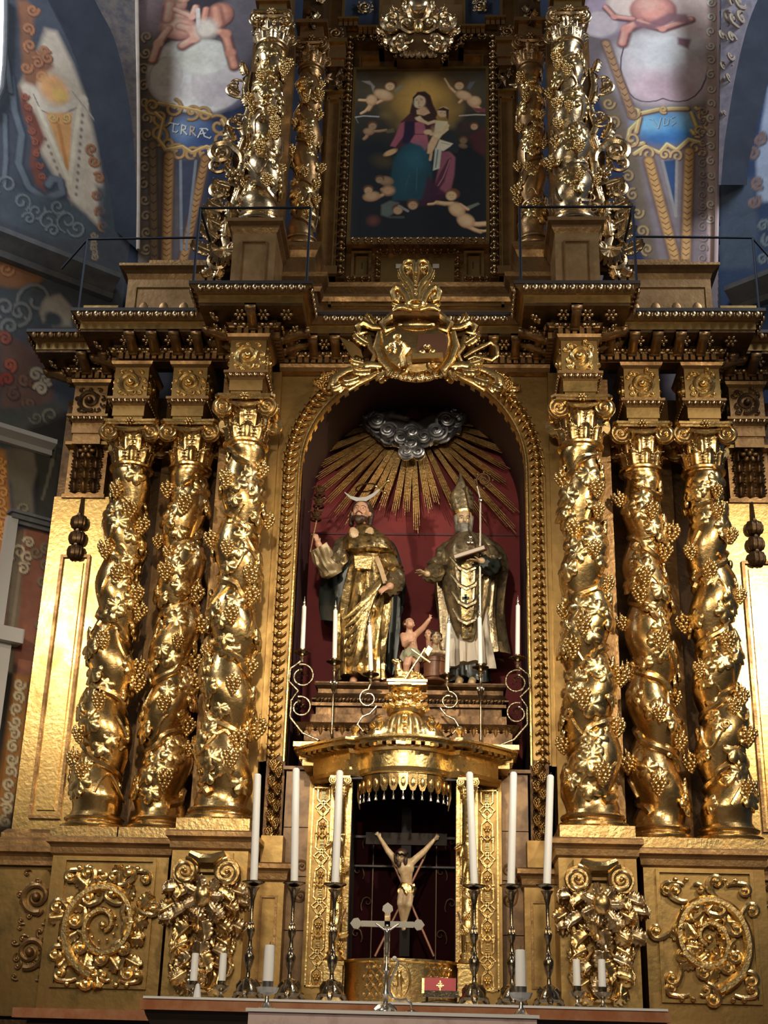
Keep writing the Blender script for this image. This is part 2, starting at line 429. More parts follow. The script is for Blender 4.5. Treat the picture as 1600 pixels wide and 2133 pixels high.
def make_capital(root,z0,R,mt=GOLD,h=.44,aw=.28):
    """composite capital: two rows of acanthus, egg band, corner volutes, curved abacus"""
    s=h/.44
    b=MB().lathe([(R*.98,-.05),(R*1.0,-.03),(R*1.16,-.02),(R*1.18,.0),(R*1.1,.015),(R*.93,.02),(R*.92,.12*s),(R*.98,.24*s),(R*1.18,.30*s),(R*1.28,.33*s),(R*1.1,.36*s)],28,(0,0,z0))
    c=mk('capital',b,mt,root)
    for row,(n,zz,hh,rr,ww) in enumerate(((9,.015,.17,R*.93,.17),(9,.12,.21,R*.96,.18))):
        for k in range(n):
            a=2*PI*(k+.5*row)/n
            mk('acanthus_leaf',ACM[mt.name],None,c,matrix=TR(rr*math.cos(a),rr*math.sin(a),z0+zz*s)@RZ(a+PI/2)@SL(ww*1.0,.24,hh*s))
    for k in range(4):
        a=PI/4+k*PI/2; d=aw*1.17
        mk('volute',VOM[mt.name],None,c,matrix=TR(d*math.cos(a),d*math.sin(a)*.92,z0+.315*s)@RZ((0 if math.sin(a)<0 else PI)+(.22 if math.cos(a)*math.sin(a)<0 else -.22)*-1)@SL((1 if math.cos(a)*math.sin(a)>0 else -1)*.108*s,.12,.108*s))
    ab=MB(); 
    for (z1,z2,q) in((.375,.40,1.0),(.40,.425,1.06)):
        ring=[]
        for k in range(4):
            a=PI/4+k*PI/2
            for t in(-.06,.06): ring.append((a+t,aw*1.38*q))
            for t in(.3,.5,.7): ring.append((a+t*PI/2,aw*(1.0+.14*abs(t-.5)*2)*q))
        n=len(ring); v=[(r*math.cos(a),r*math.sin(a),z0+z*s) for z in(z1,z2) for a,r in ring]
        ab.add(v,[tuple(reversed(range(n))),tuple(range(n,2*n))]+[(i,(i+1)%n,(i+1)%n+n,i+n) for i in range(n)])
    mk('abacus',ab,mt,c,smooth=False)
    for k in range(4):
        a=k*PI/2; mk('rosette',ROM[mt.name],None,c,matrix=TR(aw*1.02*math.cos(a),aw*1.02*math.sin(a),z0+.40*s)@RZ(a+PI/2)@SL(.10))
    # pendant lip between the volutes
    l=MB(); 
    for k in range(4):
        a=k*PI/2; n0=len(l.v); l.tube([(-.15,-aw*.92,z0+.35*s),(-.08,-aw*.98,z0+.325*s),(0,-aw*1.0,z0+.315*s),(.08,-aw*.98,z0+.325*s),(.15,-aw*.92,z0+.35*s)],[.016,.026,.03,.026,.016],6); l.xf(RZ(a),n0)
    mk('echinus',l,mt,c)
ACM={};VOM={};ROM={};EGM={}
for mt in (GOLD,GOLDB,SILVG,BROWNG,DARKG,GOLDL):
    for src,dst in((ACAN,ACM),(VOL,VOM),(ROSE,ROM),(EGG,EGM)):
        q=src.copy(); q.materials.clear(); q.materials.append(mt); dst[mt.name]=q
ZC=7.27; ZB=3.257
XS=[2.853,2.258,1.592]; YS=[0,0,-.556]
cols=[]
info=[(-1,0,1,'leftmost big gilded spiral column with grapevine, beside the burnished left pilaster',.3,11),
      (-1,1,-1,'second big gilded spiral column from left, darker, its vine climbing to the right',1.1,12),
      (-1,2,1,'big gilded spiral column immediately left of the central niche, standing forward',2.2,13),
      (1,2,-1,'big gilded spiral column immediately right of the central niche, standing forward',PI-2.2,14),
      (1,1,1,'middle one of the three big gilded spiral columns right of the niche',PI-1.1,15),
      (1,0,-1,'rightmost big gilded spiral column with grapevine, beside the burnished right pilaster',PI-.3,16)]
for s,k,hand,lab,ph,sd in info:
    c,zt=make_column('twisted_column',lab,-hand,ph=ph,seed=sd,R0=.235 if k<2 else .24,H=ZC-ZB-.44-.15,lsize=.155)
    make_capital(c,zt,.185,h=.44,aw=.262); c.location=(s*XS[k]+{(-1,0):.055,(-1,1):.05,(-1,2):.015,(1,2):0,(1,1):-.025,(1,0):-.02}[(s,k)],YS[k],ZB); cols.append(c)
# ================= entablature =================
def mirror_path(h): return h+[(-x,y) for x,y in reversed(h)]
BASE=mirror_path([(-3.60,.45),(-3.60,.23),(-3.03,.23),(-3.03,-.19),(-1.75,-.19),(-1.75,-.69),(-1.36,-.69),(-1.36,-.11)])
ent=empty('entablature',(0,-.2,8.0),'great dark gilt cornice crossing the altarpiece above the six big columns','cornice')
def band(name,prof,material,path=None,par=None,ang=None):
    return mk(name,MB().sweep(prof,path or BASE),material,par or ent,smooth=False)
band('top_fascia',[(-.1,8.32),(.40,8.32),(.40,8.355),(.37,8.36),(-.1,8.37)],DARK)
band('crown_moulding',[(-.1,8.255),(.33,8.255),(.345,8.27),(.37,8.30),(.39,8.318),(-.1,8.318)],BROWNG)
band('corona',[(-.1,8.16),(.30,8.16),(.31,8.165),(.31,8.245),(.33,8.253),(-.1,8.253)],GOLDF)
band('dark_soffit',[(.0,8.135),(.302,8.135),(.302,8.159),(.0,8.159)],DARKG)  # darker gilt under the corona puts the overhang's shade into the colour
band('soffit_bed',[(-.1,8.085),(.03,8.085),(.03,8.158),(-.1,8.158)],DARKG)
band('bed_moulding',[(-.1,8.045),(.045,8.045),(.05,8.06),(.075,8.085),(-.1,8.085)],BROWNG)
band('dentil_bed',[(-.15,7.965),(0,7.965),(0,8.043),(-.15,8.043)],DARKG)
def along(path,out,pitch,margin=.03,closed=False):
    o=offs(path,out,closed); res=[]
    for i in range(len(o)-1):
        a=Vector(o[i]); b=Vector(o[i+1]); t=b-a; l=t.length
        if l<pitch*.8: continue
        nrm_ok=t.normalized(); n=max(1,int((l-margin)/pitch)); ang=math.atan2(t.y,t.x)
        for k in range(n):
            p=a+nrm_ok*((l-n*pitch)/2+(k+.5)*pitch); res.append((p.x,p.y,ang,i))
    return res
for x,y,a,i in along(BASE,.385,.088):
    if abs(x)>4.3: continue
    mk('egg',EGM[BROWNG.name if y>-.3 else SILVG.name],None,ent,matrix=TR(x,y,8.287)@RZ(a)@SL(.082,.05,.072))
for x,y,a,i in along(BASE,.08,.088):
    if abs(x)>4.3: continue
    mk('egg',EGM[SILVG.name],None,ent,matrix=TR(x,y,8.063)@RZ(a)@SL(.082,.05,.05))
den=MB().box(-.022,.022,-.055,.01,-.033,.033).mesh('dentil',False); den.materials.append(BROWNG)
for x,y,a,i in along(BASE,.0,.068):
    if abs(x)>4.3 or (abs(y+.19)<.05 and (1.98+.21<abs(x)<0 )): continue
    mk('dentil',den,None,ent,matrix=TR(x,y,8.003)@RZ(a))
mo=MB(); mo.prism([(-.28,.06),(0,.06),(0,-.05),(-.05,-.07),(-.10,-.06),(-.2,-.02),(-.28,-.01)],-.042,.042); mo.xf(RZ(PI/2)); mo.xf(TR(0,.0,0))
mo.tube([(-.05,-.27,.03),(.05,-.27,.03)],.034,8); mo.tube([(-.045,-.03,-.05),(.045,-.03,-.05)],.034,8)
for i in(-1,1): mo.box(-.055,.055,-.30,0,.05,.064)
mom=mo.mesh('modillion'); fixnormals(mom); mom.materials.append(BROWNG)
coff=MB(); coff.box(-.075,.075,-.02,0,-.02,.06)
for x,y,a,i in along(BASE,.0,.225,.0):
    if abs(x)>4.4: continue
    mk('modillion',mom,None,ent,matrix=TR(x,y,8.085)@RZ(a)@TR(0,-.03,0))
for x,y,a,i in along(BASE,.17,.225,.0):
    if abs(x)>4.4: continue
    mk('rosette',ROM[SILVG.name],None,ent,matrix=TR(x+.11*math.cos(a),y+.11*math.sin(a),8.125)@RZ(a)@RX(.9)@SL(.14))
# centre stretch: mouldings and wall below the dentils
mid=[(-1.36,-.11),(1.36,-.11)]
band('architrave_moulding',[(-.1,7.90),(.0,7.90),(.03,7.93),(.045,7.962),(-.1,7.962)],BROWNG,mid)
def scroll_panel(mb,cx,cz,w_,h,y,flip=1,rich=1.0):
    s=min(w_,h)/2
    sp=spiral((cx,cz),s*.82,1.7,-PI*.6 if flip>0 else PI*1.6,flip,40,y,.12)
    mb.tube(sp,[s*(.17-.08*i/40)*rich for i in range(len(sp))],6)
    mb.ball((cx,y-s*.08,cz),s*.24,8,5)
    for k in range(9):
        a=k*.7*flip+.4; r=s*(.86-.05*k)
        px,pz=cx+r*math.cos(a)*1.02,cz+r*math.sin(a)
        curl_mb(mb,px,pz,s*.34,a+flip*1.0,flip*(-1 if k%2 else 1),1.1,.17,y,.7,n=12)
    for sx in(-1,1):
        for sz in(-1,1):
            curl_mb(mb,cx+sx*(w_/2-s*.55),cz+sz*(h/2-s*.12),s*.30,(0 if sx>0 else PI),-sx*sz,1.2,.16,y,.7,n=14)
# impost blocks of architrave and frieze over each column
def impost(x,y,label,s,ornm=GOLDB,frz=GOLDF):
    r=empty('entablature_block',(x,y,ZC),label,'block')
    def sq(h): return [(x-h,y+.35),(x-h,y-h),(x+h,y-h),(x+h,y+.35)]
    mk('lower_fascia',MB().box(x-.145,x+.145,y-.145,y+.35,ZC-.02,7.365),frz,r,smooth=False)
    mk('upper_fascia',MB().box(x-.16,x+.16,y-.16,y+.35,7.367,7.48),frz,r,smooth=False)
    mk('egg_moulding',MB().sweep([(-.05,7.482),(.0,7.482),(.03,7.52),(.055,7.535),(.055,7.56),(-.05,7.56)],sq(.16)),BROWNG,r,smooth=False)
    for px,py,a,i in along(sq(.16),.035,.06,.0): 
        if i in(0,1,2): mk('egg',EGM[SILVG.name],None,r,matrix=TR(px,py,7.52)@RZ(a)@SL(.056,.04,.045))
    mk('frieze_block',MB().box(x-.172,x+.172,y-.172,y+.35,7.56,7.905),frz,r,smooth=False)
    pn=MB(); scroll_panel(pn,x,7.735,.30,.30,y-.18,s); mk('scroll_relief',pn,ornm,r)
    for sd in(-1,1):
        q=MB(); scroll_panel(q,0,7.735,.28,.30,-.18,s); q.xf(TR(x,y,0)@RZ(sd*PI/2)); mk('scroll_relief',q,ornm,r)
    mk('cap_moulding',MB().sweep([(-.05,7.905),(.005,7.905),(.03,7.93),(.04,7.962),(-.05,7.962)],sq(.172)),BROWNG,r,smooth=False)
    return r
nm={(-1,0):'carved gilt block above the leftmost big column',(-1,1):'carved gilt block above the second big column from left',(-1,2):'carved gilt block above the forward big column left of niche',
    (1,2):'carved gilt block above the forward big column right of niche',(1,1):'carved gilt block above the middle one of the right columns',(1,0):'carved gilt block above the rightmost big column'}
for (s,k),l in nm.items(): impost(s*XS[k],YS[k],l,s)
# dentil carriers over outer columns keep the gap between blocks dark: rear wall
wall=empty('rear_panelling',(0,1.2,1.5),'dark wooden backing between and behind the big columns','panelling')
for s in(-1,1):
    mk('board',MB().box(s*3.05,s*3.70,.56,.66,1.9,7.9),DARKG,wall,smooth=False)
    mk('board',MB().box(s*1.36,s*3.02,.60,.70,3.2,7.95),DARKG,wall,smooth=False)
# backing boards visible between columns, warm lower
    for a,b in((1.95,2.0),(2.5,2.62)): mk('stile',MB().box(s*a,s*b,.50,.60,3.2,7.9),BROWNG,wall,smooth=False)
# inner pilaster strips beside the niche
for s,l in((-1,'plain gilded jamb strip between left forward column and niche frame'),(1,'plain gilded jamb strip between right forward column and niche frame')):
    r=empty('jamb_strip',(s*1.5,-.05,3.3),l,'pilaster')
    mk('board',MB().box(s*1.34,s*1.50,-.09,.5,3.3,7.9),GOLDF,r,smooth=False)
    mk('fillet',MB().box(s*1.50,s*1.56,-.13,.5,3.3,7.9),BROWNG,r,smooth=False)
    mk('rear_board',MB().box(s*1.56,s*1.95,.05,.5,3.3,7.9),BROWNG,r,smooth=False)
# ================= far side pilasters =================
for s,l in((-1,'left'),(1,'right')):
    X=s*3.37; Y=.40
    r=empty('flat_pilaster',(X,Y,3.2),'burnished flat gilt pilaster at the far %s edge with a hanging fruit drop'%l,'pilaster')
    mk('shaft',MB().box(X-.30,X+.30,Y,Y+.15,3.35,6.72),GOLDP,r,smooth=False)
    fr=MB()
    fr4(fr,X-.15,X+.15,3.47,6.08,.03,Y-.035,Y)
    mk('panel_frame',fr,BROWNG,r,smooth=False)
    mk('raised_panel',MB().box(X-.085,X+.085,Y-.02,Y,3.55,6.0),GOLDP,r,smooth=False)
    mk('base',MB().sweep([(-.1,3.2),(.1,3.2),(.1,3.26),(.07,3.29),(.07,3.33),(.03,3.37),(-.1,3.37)],[(X-.30,Y+.2),(X-.30,Y),(X+.30,Y),(X+.30,Y+.2)]),BROWNG,r,smooth=False)
    mk('cap_plate',MB().box(X-.22,X+.22,Y-.03,Y,6.70,6.74),BROWNG,r,smooth=False)
    dr=MB(); dr.tube([(X,Y-.03,6.7),(X,Y-.04,6.5)],[.012,.02],6)
    for k,zz in enumerate((6.42,6.25,6.10)):
        for j in range(6):
            a=j*PI/3; dr.ball((X+.045*math.cos(a),Y-.05-.02*math.sin(a),zz),(.045,.04,.075),7,5)
        dr.ball((X,Y-.06,zz+.07),.03,6,4)
    mk('fruit_drop',dr,DARKG,r)
    # upper carved part, architrave and frieze of the pilaster
    up=empty('pilaster_capital',(X,Y,6.75),'dark carved leaf capital stacked above the far %s pilaster'%l,'capital')
    mk('backing',MB().box(X-.20,X+.20,Y-.0,Y+.2,6.72,7.28),BROWNG,up,smooth=False)
    for j,zz in enumerate((6.76,6.88,7.0,7.12)):
        for k in(-1,0,1):
            mk('acanthus_leaf',ACM[DARKG.name if k else BROWNG.name],None,up,matrix=TR(X+k*.10,Y-.0,zz)@SL(.15,.34+.1*(k==0),.15))
    mk('rosette',ROM[BROWNG.name],None,up,matrix=TR(X,Y-.06,7.2)@SL(.2))
    mk('abacus',MB().box(X-.22,X+.22,Y-.12,Y+.2,7.255,7.29),GOLDF,up,smooth=False)
    impost(X,Y,'dark carved block above the far %s flat pilaster'%l,s,ornm=DARKG,frz=BROWNG)
# ================= pedestals =================
def pedestal(x0,x1,y0,y1,zt,zb,label,group=None,cap=.06):
    r=empty('pedestal',((x0+x1)/2,(y0+y1)/2,zb),label,'pedestal',group)
    pa=[(x0,y1),(x0,y0),(x1,y0),(x1,y1)]
    mk('core',MB().box(x0,x1,y0,y1,zb,zt-.05),GOLDF,r,smooth=False)
    mk('cap_moulding',MB().sweep([(-.08,zt-.16),(.0,zt-.16),(.02,zt-.14),(.025,zt-.09),(.035,zt-.07),(.06,zt-.05),(.06,zt-.012),(.05,zt),(-.08,zt)],pa),BROWNG,r,smooth=False)
    mk('top_board',MB().box(x0-.03,x1+.03,y0-.03,y1,zt-.02,zt),BROWNG,r,smooth=False)
    return r
for s,l in((-1,'left'),(1,'right')):
    x0,x1=sorted((s*3.03,s*2.02)); y0=-.36; zt=ZB-.056; zb=1.80
    p=pedestal(x0,x1,y0,.5,zt,zb,'broad gilt pedestal with scrolled foliage panel under the two outer %s columns'%l)
    fr=MB(); cx=(x0+x1)/2; W=x1-x0
    fx0,fx1,fz0,fz1=x0+.10,x1-.10,1.97,3.03
    fr4(fr,fx0,fx1,fz0,fz1,.03,y0-.03,y0)
    mk('panel_frame',fr,GOLDF,p,smooth=False)
    rl=MB(); c0=(cx,2.47); hand=-s
    sp=spiral(c0,.36,1.9,-PI*.55 if s<0 else PI*1.55,-hand,56,y0-.04,.10)
    rl.tube([(q[0],q[1],c0[1]+(q[2]-c0[1])*1.12) for q in sp],[.046*(1-.5*i/56) for i in range(57)],7)
    for k in range(10):
        a=(-.7+k*.14)*PI; rl.ball((cx+.12*math.cos(a*1.3),y0-.05,2.47+.13*math.sin(a*1.3)),.014,6,4)
    rl.ball((cx,y0-.06,2.47),.035,8,5)
    mk('main_scroll',rl,GOLDL,p)
    k2=0
    for k in range(15):
        a=k*2*PI/15*1.0; rr=.31 if k%2 else .22
        q=MB(); curl_mb(q,cx+rr*math.cos(a),2.47+rr*1.12*math.sin(a),.13,a+(.9 if k%2 else -2.2)*-hand,hand*(1 if k%2 else -1),1.25,.17,y0-.04,.8,n=16)
        mk('leaf_scroll',q,GOLDL,p)
        mk('acanthus_leaf',ACM[GOLDL.name],None,p,matrix=TR(cx+rr*math.cos(a),y0-.01,2.47+rr*1.12*math.sin(a))@RY(-a+hand*1.2)@SL(.17,.22,.19))
    for sx in(-1,1):
        for sz in(-1,1):
            q=MB(); curl_mb(q,cx+sx*.18,2.47+sz*.43,.11,(0 if sx>0 else PI)+sx*sz*.12,-sx*sz,1.3,.17,y0-.04,1.2,n=18)
            curl_mb(q,cx+sx*.10,2.47+sz*.43,.08,(PI if sx>0 else 0)-sx*sz*.12,sx*sz,1.2,.17,y0-.04,.6,n=14); mk('corner_scroll',q,GOLDL,p)
            for j in range(2): q=MB().ball((cx+sx*(.16+.09*j),y0-.05,2.47+sz*.47),.024,7,5); mk('berry',q,GOLDL,p)
    # pedestal under the forward column with acanthus console
    x0,x1=sorted((s*1.90,s*1.27)); y0=-.84
    p=pedestal(x0,x1,y0,.4,ZB-.056,1.88,'gilt pedestal carrying a bunched acanthus console under the forward %s column'%l)
    cx=(x0+x1)/2
    sc=MB(); sc.box(cx-.20,cx+.20,y0-.07,y0,2.86,3.02); mk('console_board',sc,GOLDF,p,smooth=False)
    for sx in(-1,1): mk('volute',VOM[GOLD.name],None,p,matrix=TR(cx+sx*.17,y0-.10,2.86)@SL(-sx*.12,.14,.12))
    rnd=random.Random(5)
    mk('lip',MB().tube([(cx-.14,y0-.12,3.0),(cx-.05,y0-.15,2.95),(cx+.05,y0-.15,2.95),(cx+.14,y0-.12,3.0)],[.03,.05,.05,.03],8),GOLD,p)
    for row in range(6):
        zz=2.70-.12*row; n=(5,6,5,3,3,3)[row]; ww=(.20,.24,.21,.11,.08,.10)[row]
        for k in range(n):
            t=(k-(n-1)/2)/((n-1)/2)
            mk('acanthus_leaf',ACM[GOLD.name if (k+row)%2 else SILVG.name],None,p,matrix=TR(cx+t*ww,y0-.06-.10*(1-abs(t))*(1-.1*row),zz+.03*abs(t)+rnd.uniform(-.03,.03))@RX(.35+rnd.uniform(-.3,.3))@RY(PI-t*1.3+rnd.uniform(-.5,.5))@SL(.19,.34,.17))
    b=MB(); b.ball((cx,y0-.22,2.66),(.075,.07,.085),12,8); mk('flower_bud',b,GOLD,p)
    for k in range(7):
        a=2*PI*k/7; mk('petal',ACM[SILVG.name],None,p,matrix=TR(cx+.04*math.cos(a),y0-.17,2.66+.04*math.sin(a))@RY(PI/2-a)@SL(.10,.14,.15))
    for sx in(-1,1):
        q=MB(); q.tube([(cx+sx*.20,y0-.05,2.75),(cx+sx*.23,y0-.05,2.55),(cx+sx*.18,y0-.05,2.35),(cx+sx*.24,y0-.05,2.15)],[.02,.03,.026,.02],7)
        curl_mb(q,cx+sx*.24,2.16,.11,-PI/2,-sx,1.3,.16,y0-.05,.4); curl_mb(q,cx+sx*.10,2.10,.14,-PI/2,-sx,1.3,.14,y0-.05,.6)
        curl_mb(q,cx+sx*.07,2.35,.12,-PI/2+sx*.3,sx,1.3,.14,y0-.06,.6)
        mk('side_scroll',q,GOLD,p)
        for j,(dx,dz,an) in enumerate(((.22,2.58,.7),(.23,2.35,.4),(.16,2.12,.2),(.10,2.28,-.3),(.20,2.02,1.0))):
            mk('acanthus_leaf',ACM[GOLD.name],None,p,matrix=TR(cx+sx*dx,y0-.03,dz)@RY(sx*an+PI)@SL(.15,.25,.18))
    b=MB()
    for k in range(9): b.ball((cx+.03*math.sin(k*2.4),y0-.14,2.16-.022*k),.028*(1-.05*k),6,4)
    mk('berry_string',b,GOLD,p)
    # recessed return beside the forward pedestal
    xa,xb=sorted((s*1.27,s*1.02)); p=pedestal(xa,xb,-.32,.3,3.02,1.88,'narrow gilt side pedestal between %s console pedestal and marble wall'%l)
    q=MB(); 
    fr4(q,xa+.05,xb-.05,2.05,2.75,.02,-.34,-.32)
    mk('panel_frame',q,BROWNG,p,smooth=False); mk('block',MB().box(xa+.03,xb-.03,-.33,.2,3.02,3.25),GOLDF,p,smooth=False)
    # far side pedestal with scroll panel
    xa,xb=sorted((s*3.04,s*3.75)); p=pedestal(xa,xb,.22,.8,3.19,1.75,'dark gilt recessed pedestal with scrollwork below the far %s pilaster'%l)
    q=MB(); scroll_panel(q,s*3.30,2.75,.34,.5,.20,s); scroll_panel(q,s*3.30,2.28,.34,.5,.20,-s); mk('scroll_relief',q,BROWNG,p)
    mk('lower_moulding',MB().box(xa,xb,.16,.22,3.02,3.06),BROWNG,p,smooth=False)
# ================= central niche =================
NW=1.10; ZS=6.86; ZN=3.95
def arch_pts(w,z0,zs,n=22,rz=1.02):
    p=[(-w,z0),(-w,zs)]
    for i in range(1,n): a=PI-PI*i/n; p.append((w*math.cos(a),zs+w*rz*math.sin(a)))
    return p+[(w,zs),(w,z0)]
def arch_sweep(prof,w,z0,zs,name,material,par,n=30,rz=1.02):
    """prof: (outward offset, y)"""
    p=arch_pts(w,z0,zs,n,rz); m=MB(); v=[]; k=len(p)
    o=offs([(x,z) for x,z in p],1.0)
    for i in range(k):
        dx,dz=p[i][0]-o[i][0],p[i][1]-o[i][1]
        for q,y in prof: v.append((p[i][0]+dx*q,y,p[i][1]+dz*q))
    f=[(i*len(prof)+j,i*len(prof)+j+1,(i+1)*len(prof)+j+1,(i+1)*len(prof)+j) for i in range(k-1) for j in range(len(prof)-1)]
    m.add(v,f); return mk(name,m,material,par,angle=40)
nf=empty('arch_surround',(0,0,3.95),'tall round-arched gilt frame of carved leaves around the saints niche','frame')
arch_sweep([(0,.12),(0,-.05),(.008,-.062),(.022,-.062),(.03,-.05),(.03,.0)],NW,ZN,ZS,'inner_fillet',GOLDB,nf)
arch_sweep([(.03,-.02),(.17,-.02),(.175,-.06),(.195,-.06),(.2,-.03),(.255,-.03),(.26,0)],NW,ZN,ZS,'carved_bed',GOLDF,nf)
lf=MB(); lf.ball((0,-.35,0),(.30,.34,.34),7,5); lf.ball((-.36,-.18,.1),(.13,.2,.36),6,4,RY(-.6)); lf.ball((.36,-.18,.1),(.13,.2,.36),6,4,RY(.6)); lf.ball((0,-.2,.45),(.14,.18,.2),6,4)
LEAFB=lf.mesh('leaf_boss'); LEAFB.materials.append(GOLDL)
def arch_walk(w,z0,zs,pitch,rz=1.02):
    p=[Vector(q) for q in arch_pts(w,z0,zs,60,rz)]; L=[0]
    for i in range(1,len(p)): L.append(L[-1]+(p[i]-p[i-1]).length)
    n=int(L[-1]/pitch); out=[]; j=0
    for k in range(n):
        s=(k+.5)*L[-1]/n
        while L[j+1]<s: j+=1
        t=(s-L[j])/(L[j+1]-L[j]); q=p[j].lerp(p[j+1],t); d=p[j+1]-p[j]; out.append((q.x,q.y,math.atan2(d.y,d.x)))
    return out
for i,(x,z,a) in enumerate(arch_walk(NW+.118,ZN,ZS,.088)):
    s=1.15 if z>ZS-.1 else 1
    mk('leaf_boss',LEAFB,None,nf,matrix=TR(x,-.03,z)@RY(-a+PI/2)@SL(.115*s,.13*s,.085*s))
for s in(-1,1):
    for k in range(14):
        a=PI*(.24+.21*k/13); r=NW+.20+.02*math.sin(k*3); x,z=s*r*math.cos(a),ZS+r*1.02*math.sin(a)
        mk('grape_cluster',GRAPE,None,nf,matrix=TR(x,-.06,z)@RY(s*(a-.4)+k)@SL(.10))
        mk('acanthus_leaf',ACM[GOLDL.name],None,nf,matrix=TR(x*.97,-.05,z-.01)@RY(s*(PI/2-a)+(-1)**k*.9)@SL(.12,.2,.17))
# spandrel wall around the arch
sp=MB(); pts=arch_pts(NW+.22,ZS-.1,ZS,24); n=len(pts); out=[]
for x,z in pts:
    a=math.atan2(z-ZS,x); 
    if z<=ZS: out.append((1.36*(1 if x>0 else -1),z))
    else:
        t=min(1.36/max(abs(math.cos(a)),1e-6),1.05/max(math.sin(a),1e-6)); out.append((t*math.cos(a),ZS+t*math.sin(a)))
sp.add([(x,0,z) for x,z in pts]+[(x,0,z) for x,z in out],[(i,i+1,n+i+1,n+i) for i in range(n-1)])
mk('spandrel_wall',sp,GOLDF,nf,smooth=False)
# recess
ni=empty('niche_recess',(0,.5,3.9),'deep round-headed recess lined with dark red cloth behind the two saints','niche')
rv=MB(); p=arch_pts(NW,3.6,ZS,28); n=len(p)
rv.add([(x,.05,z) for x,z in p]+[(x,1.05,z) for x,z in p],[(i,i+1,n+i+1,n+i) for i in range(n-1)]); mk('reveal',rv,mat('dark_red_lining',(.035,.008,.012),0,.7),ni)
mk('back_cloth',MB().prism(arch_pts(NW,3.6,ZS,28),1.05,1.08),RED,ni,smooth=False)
mk('seam_batten',MB().box(-NW,NW,1.035,1.05,6.58,6.60),mat('dark_red_batten',(.08,.008,.01),0,.6),ni,smooth=False)
# ---- sunburst ----
SB=at(860,866,.9); sun=empty('sunburst',tuple(SB),'gilded sunburst of ribbed rays fanning out beneath the cloud wreath in the niche','sunburst')
tips=[(690,815),(662,838),(656,866),(651,893),(649,919),(650,948),(652,975),(650,1001),(655,1030),(672,1054),(692,1079),(718,1098),(757,1082),(791,1066),(820,1076),(845,1076),(869,1114),(896,1072),(914,1053),(960,1086),(1014,1090),(1081,1114),(1088,1072),(1062,1012),(1066,978),(1075,948),(1077,920),(1075,893),(1070,864),(1050,825)]
for i,(px,py) in enumerate(tips):
    T=at(px,py,.9); d=Vector((T.x-SB.x,0,T.z-SB.z)); L=d.length; d.normalize(); q=Vector((-d.z,0,d.x)); m=MB(); r0=.36
    if abs(T.x)>1.02: pass
    for j in range(4):
        o=(j-1.5); l=L*(1-.035*abs(o)-.03*((i+j)%2)); wd=.010+.004*(i%2)
        a=SB+d*r0+q*(o*.012); b=SB+d*l+q*(o*(.021)); a.y=b.y=.93-.02*(i%2)
        m.tube([a,a.lerp(b,.7),b],[.009,.011,.004],5)
    pl=[SB+d*r0+q*s_*.024 for s_ in(-1,1)]+[SB+d*(L*.72)+q*s_*.036 for s_ in(1,-1)]
    m.prism([(p_.x,p_.z) for p_ in pl],.935,.95)
    mk('ray',m,GOLDL if 10<i<19 else GOLD,sun,angle=60)
# ---- cloud wreath ----
cw=empty('cloud_wreath',tuple(at(860,870,.8)),'silvered cloud wreath with curling swirls around the dark oval at the niche top','cloud')
rnd=random.Random(3)
CC=at(858,860,.8)
mk('dark_oval',MB().lathe([(0,0),(.34,0),(.34,.03),(0,.03)],24).xf(RX(PI/2)@SL(1.15,.9,1)).xf(TR(CC.x,.88,CC.z)),DARK,cw,smooth=False)
for k in range(30):
    a=2*PI*k/30; rx,rz=.46,.36
    px=CC.x+rx*math.cos(a)*(1+.1*rnd.random()); pz=CC.z+rz*math.sin(a)+.02
    m=MB(); r=.085+.045*rnd.random()*(1.3 if math.sin(a)<0 else .9)
    m.ball((px,.80,pz),(r*.8,.06,r*.8),8,6)
    sp_=spiral((px,pz),r,1.5,rnd.uniform(0,6),rnd.choice((-1,1)),18,.755,.15,.03); m.tube(sp_,[.022*(1-.4*i/19) for i in range(19)],6)
    mk('cloud_curl',m,GREYCL,cw)
for k,(dx,dz,r) in enumerate(((0,-.42,.15),(-.12,-.36,.11),(.13,-.35,.11),(-.06,-.52,.09),(.07,-.52,.09),(0,-.30,.10),(-.25,-.28,.12),(.25,-.28,.12),(-.36,-.16,.11),(.36,-.16,.11))):
    m=MB(); px,pz=CC.x+dx+.01,CC.z+dz
    m.ball((px,.72,pz),(r*.85,.08,r*.8),10,6)
    for q_ in(1,.62): sp_=spiral((px,pz),r*q_,1.3,k*1.7+q_,(-1)**k,20,.66-.03*(1-q_),.3,.03); m.tube(sp_,[.020*(1-.4*i/21) for i in range(21)],6)
    mk('cloud_curl',m,GREYCL,cw)
tr=MB().prism([(CC.x-.09,CC.z-.05),(CC.x+.11,CC.z-.05),(CC.x+.02,CC.z+.14)],.84,.87); mk('triangle',tr,mat('dull_copper',(.12,.05,.02),.6,.5),cw,smooth=False)
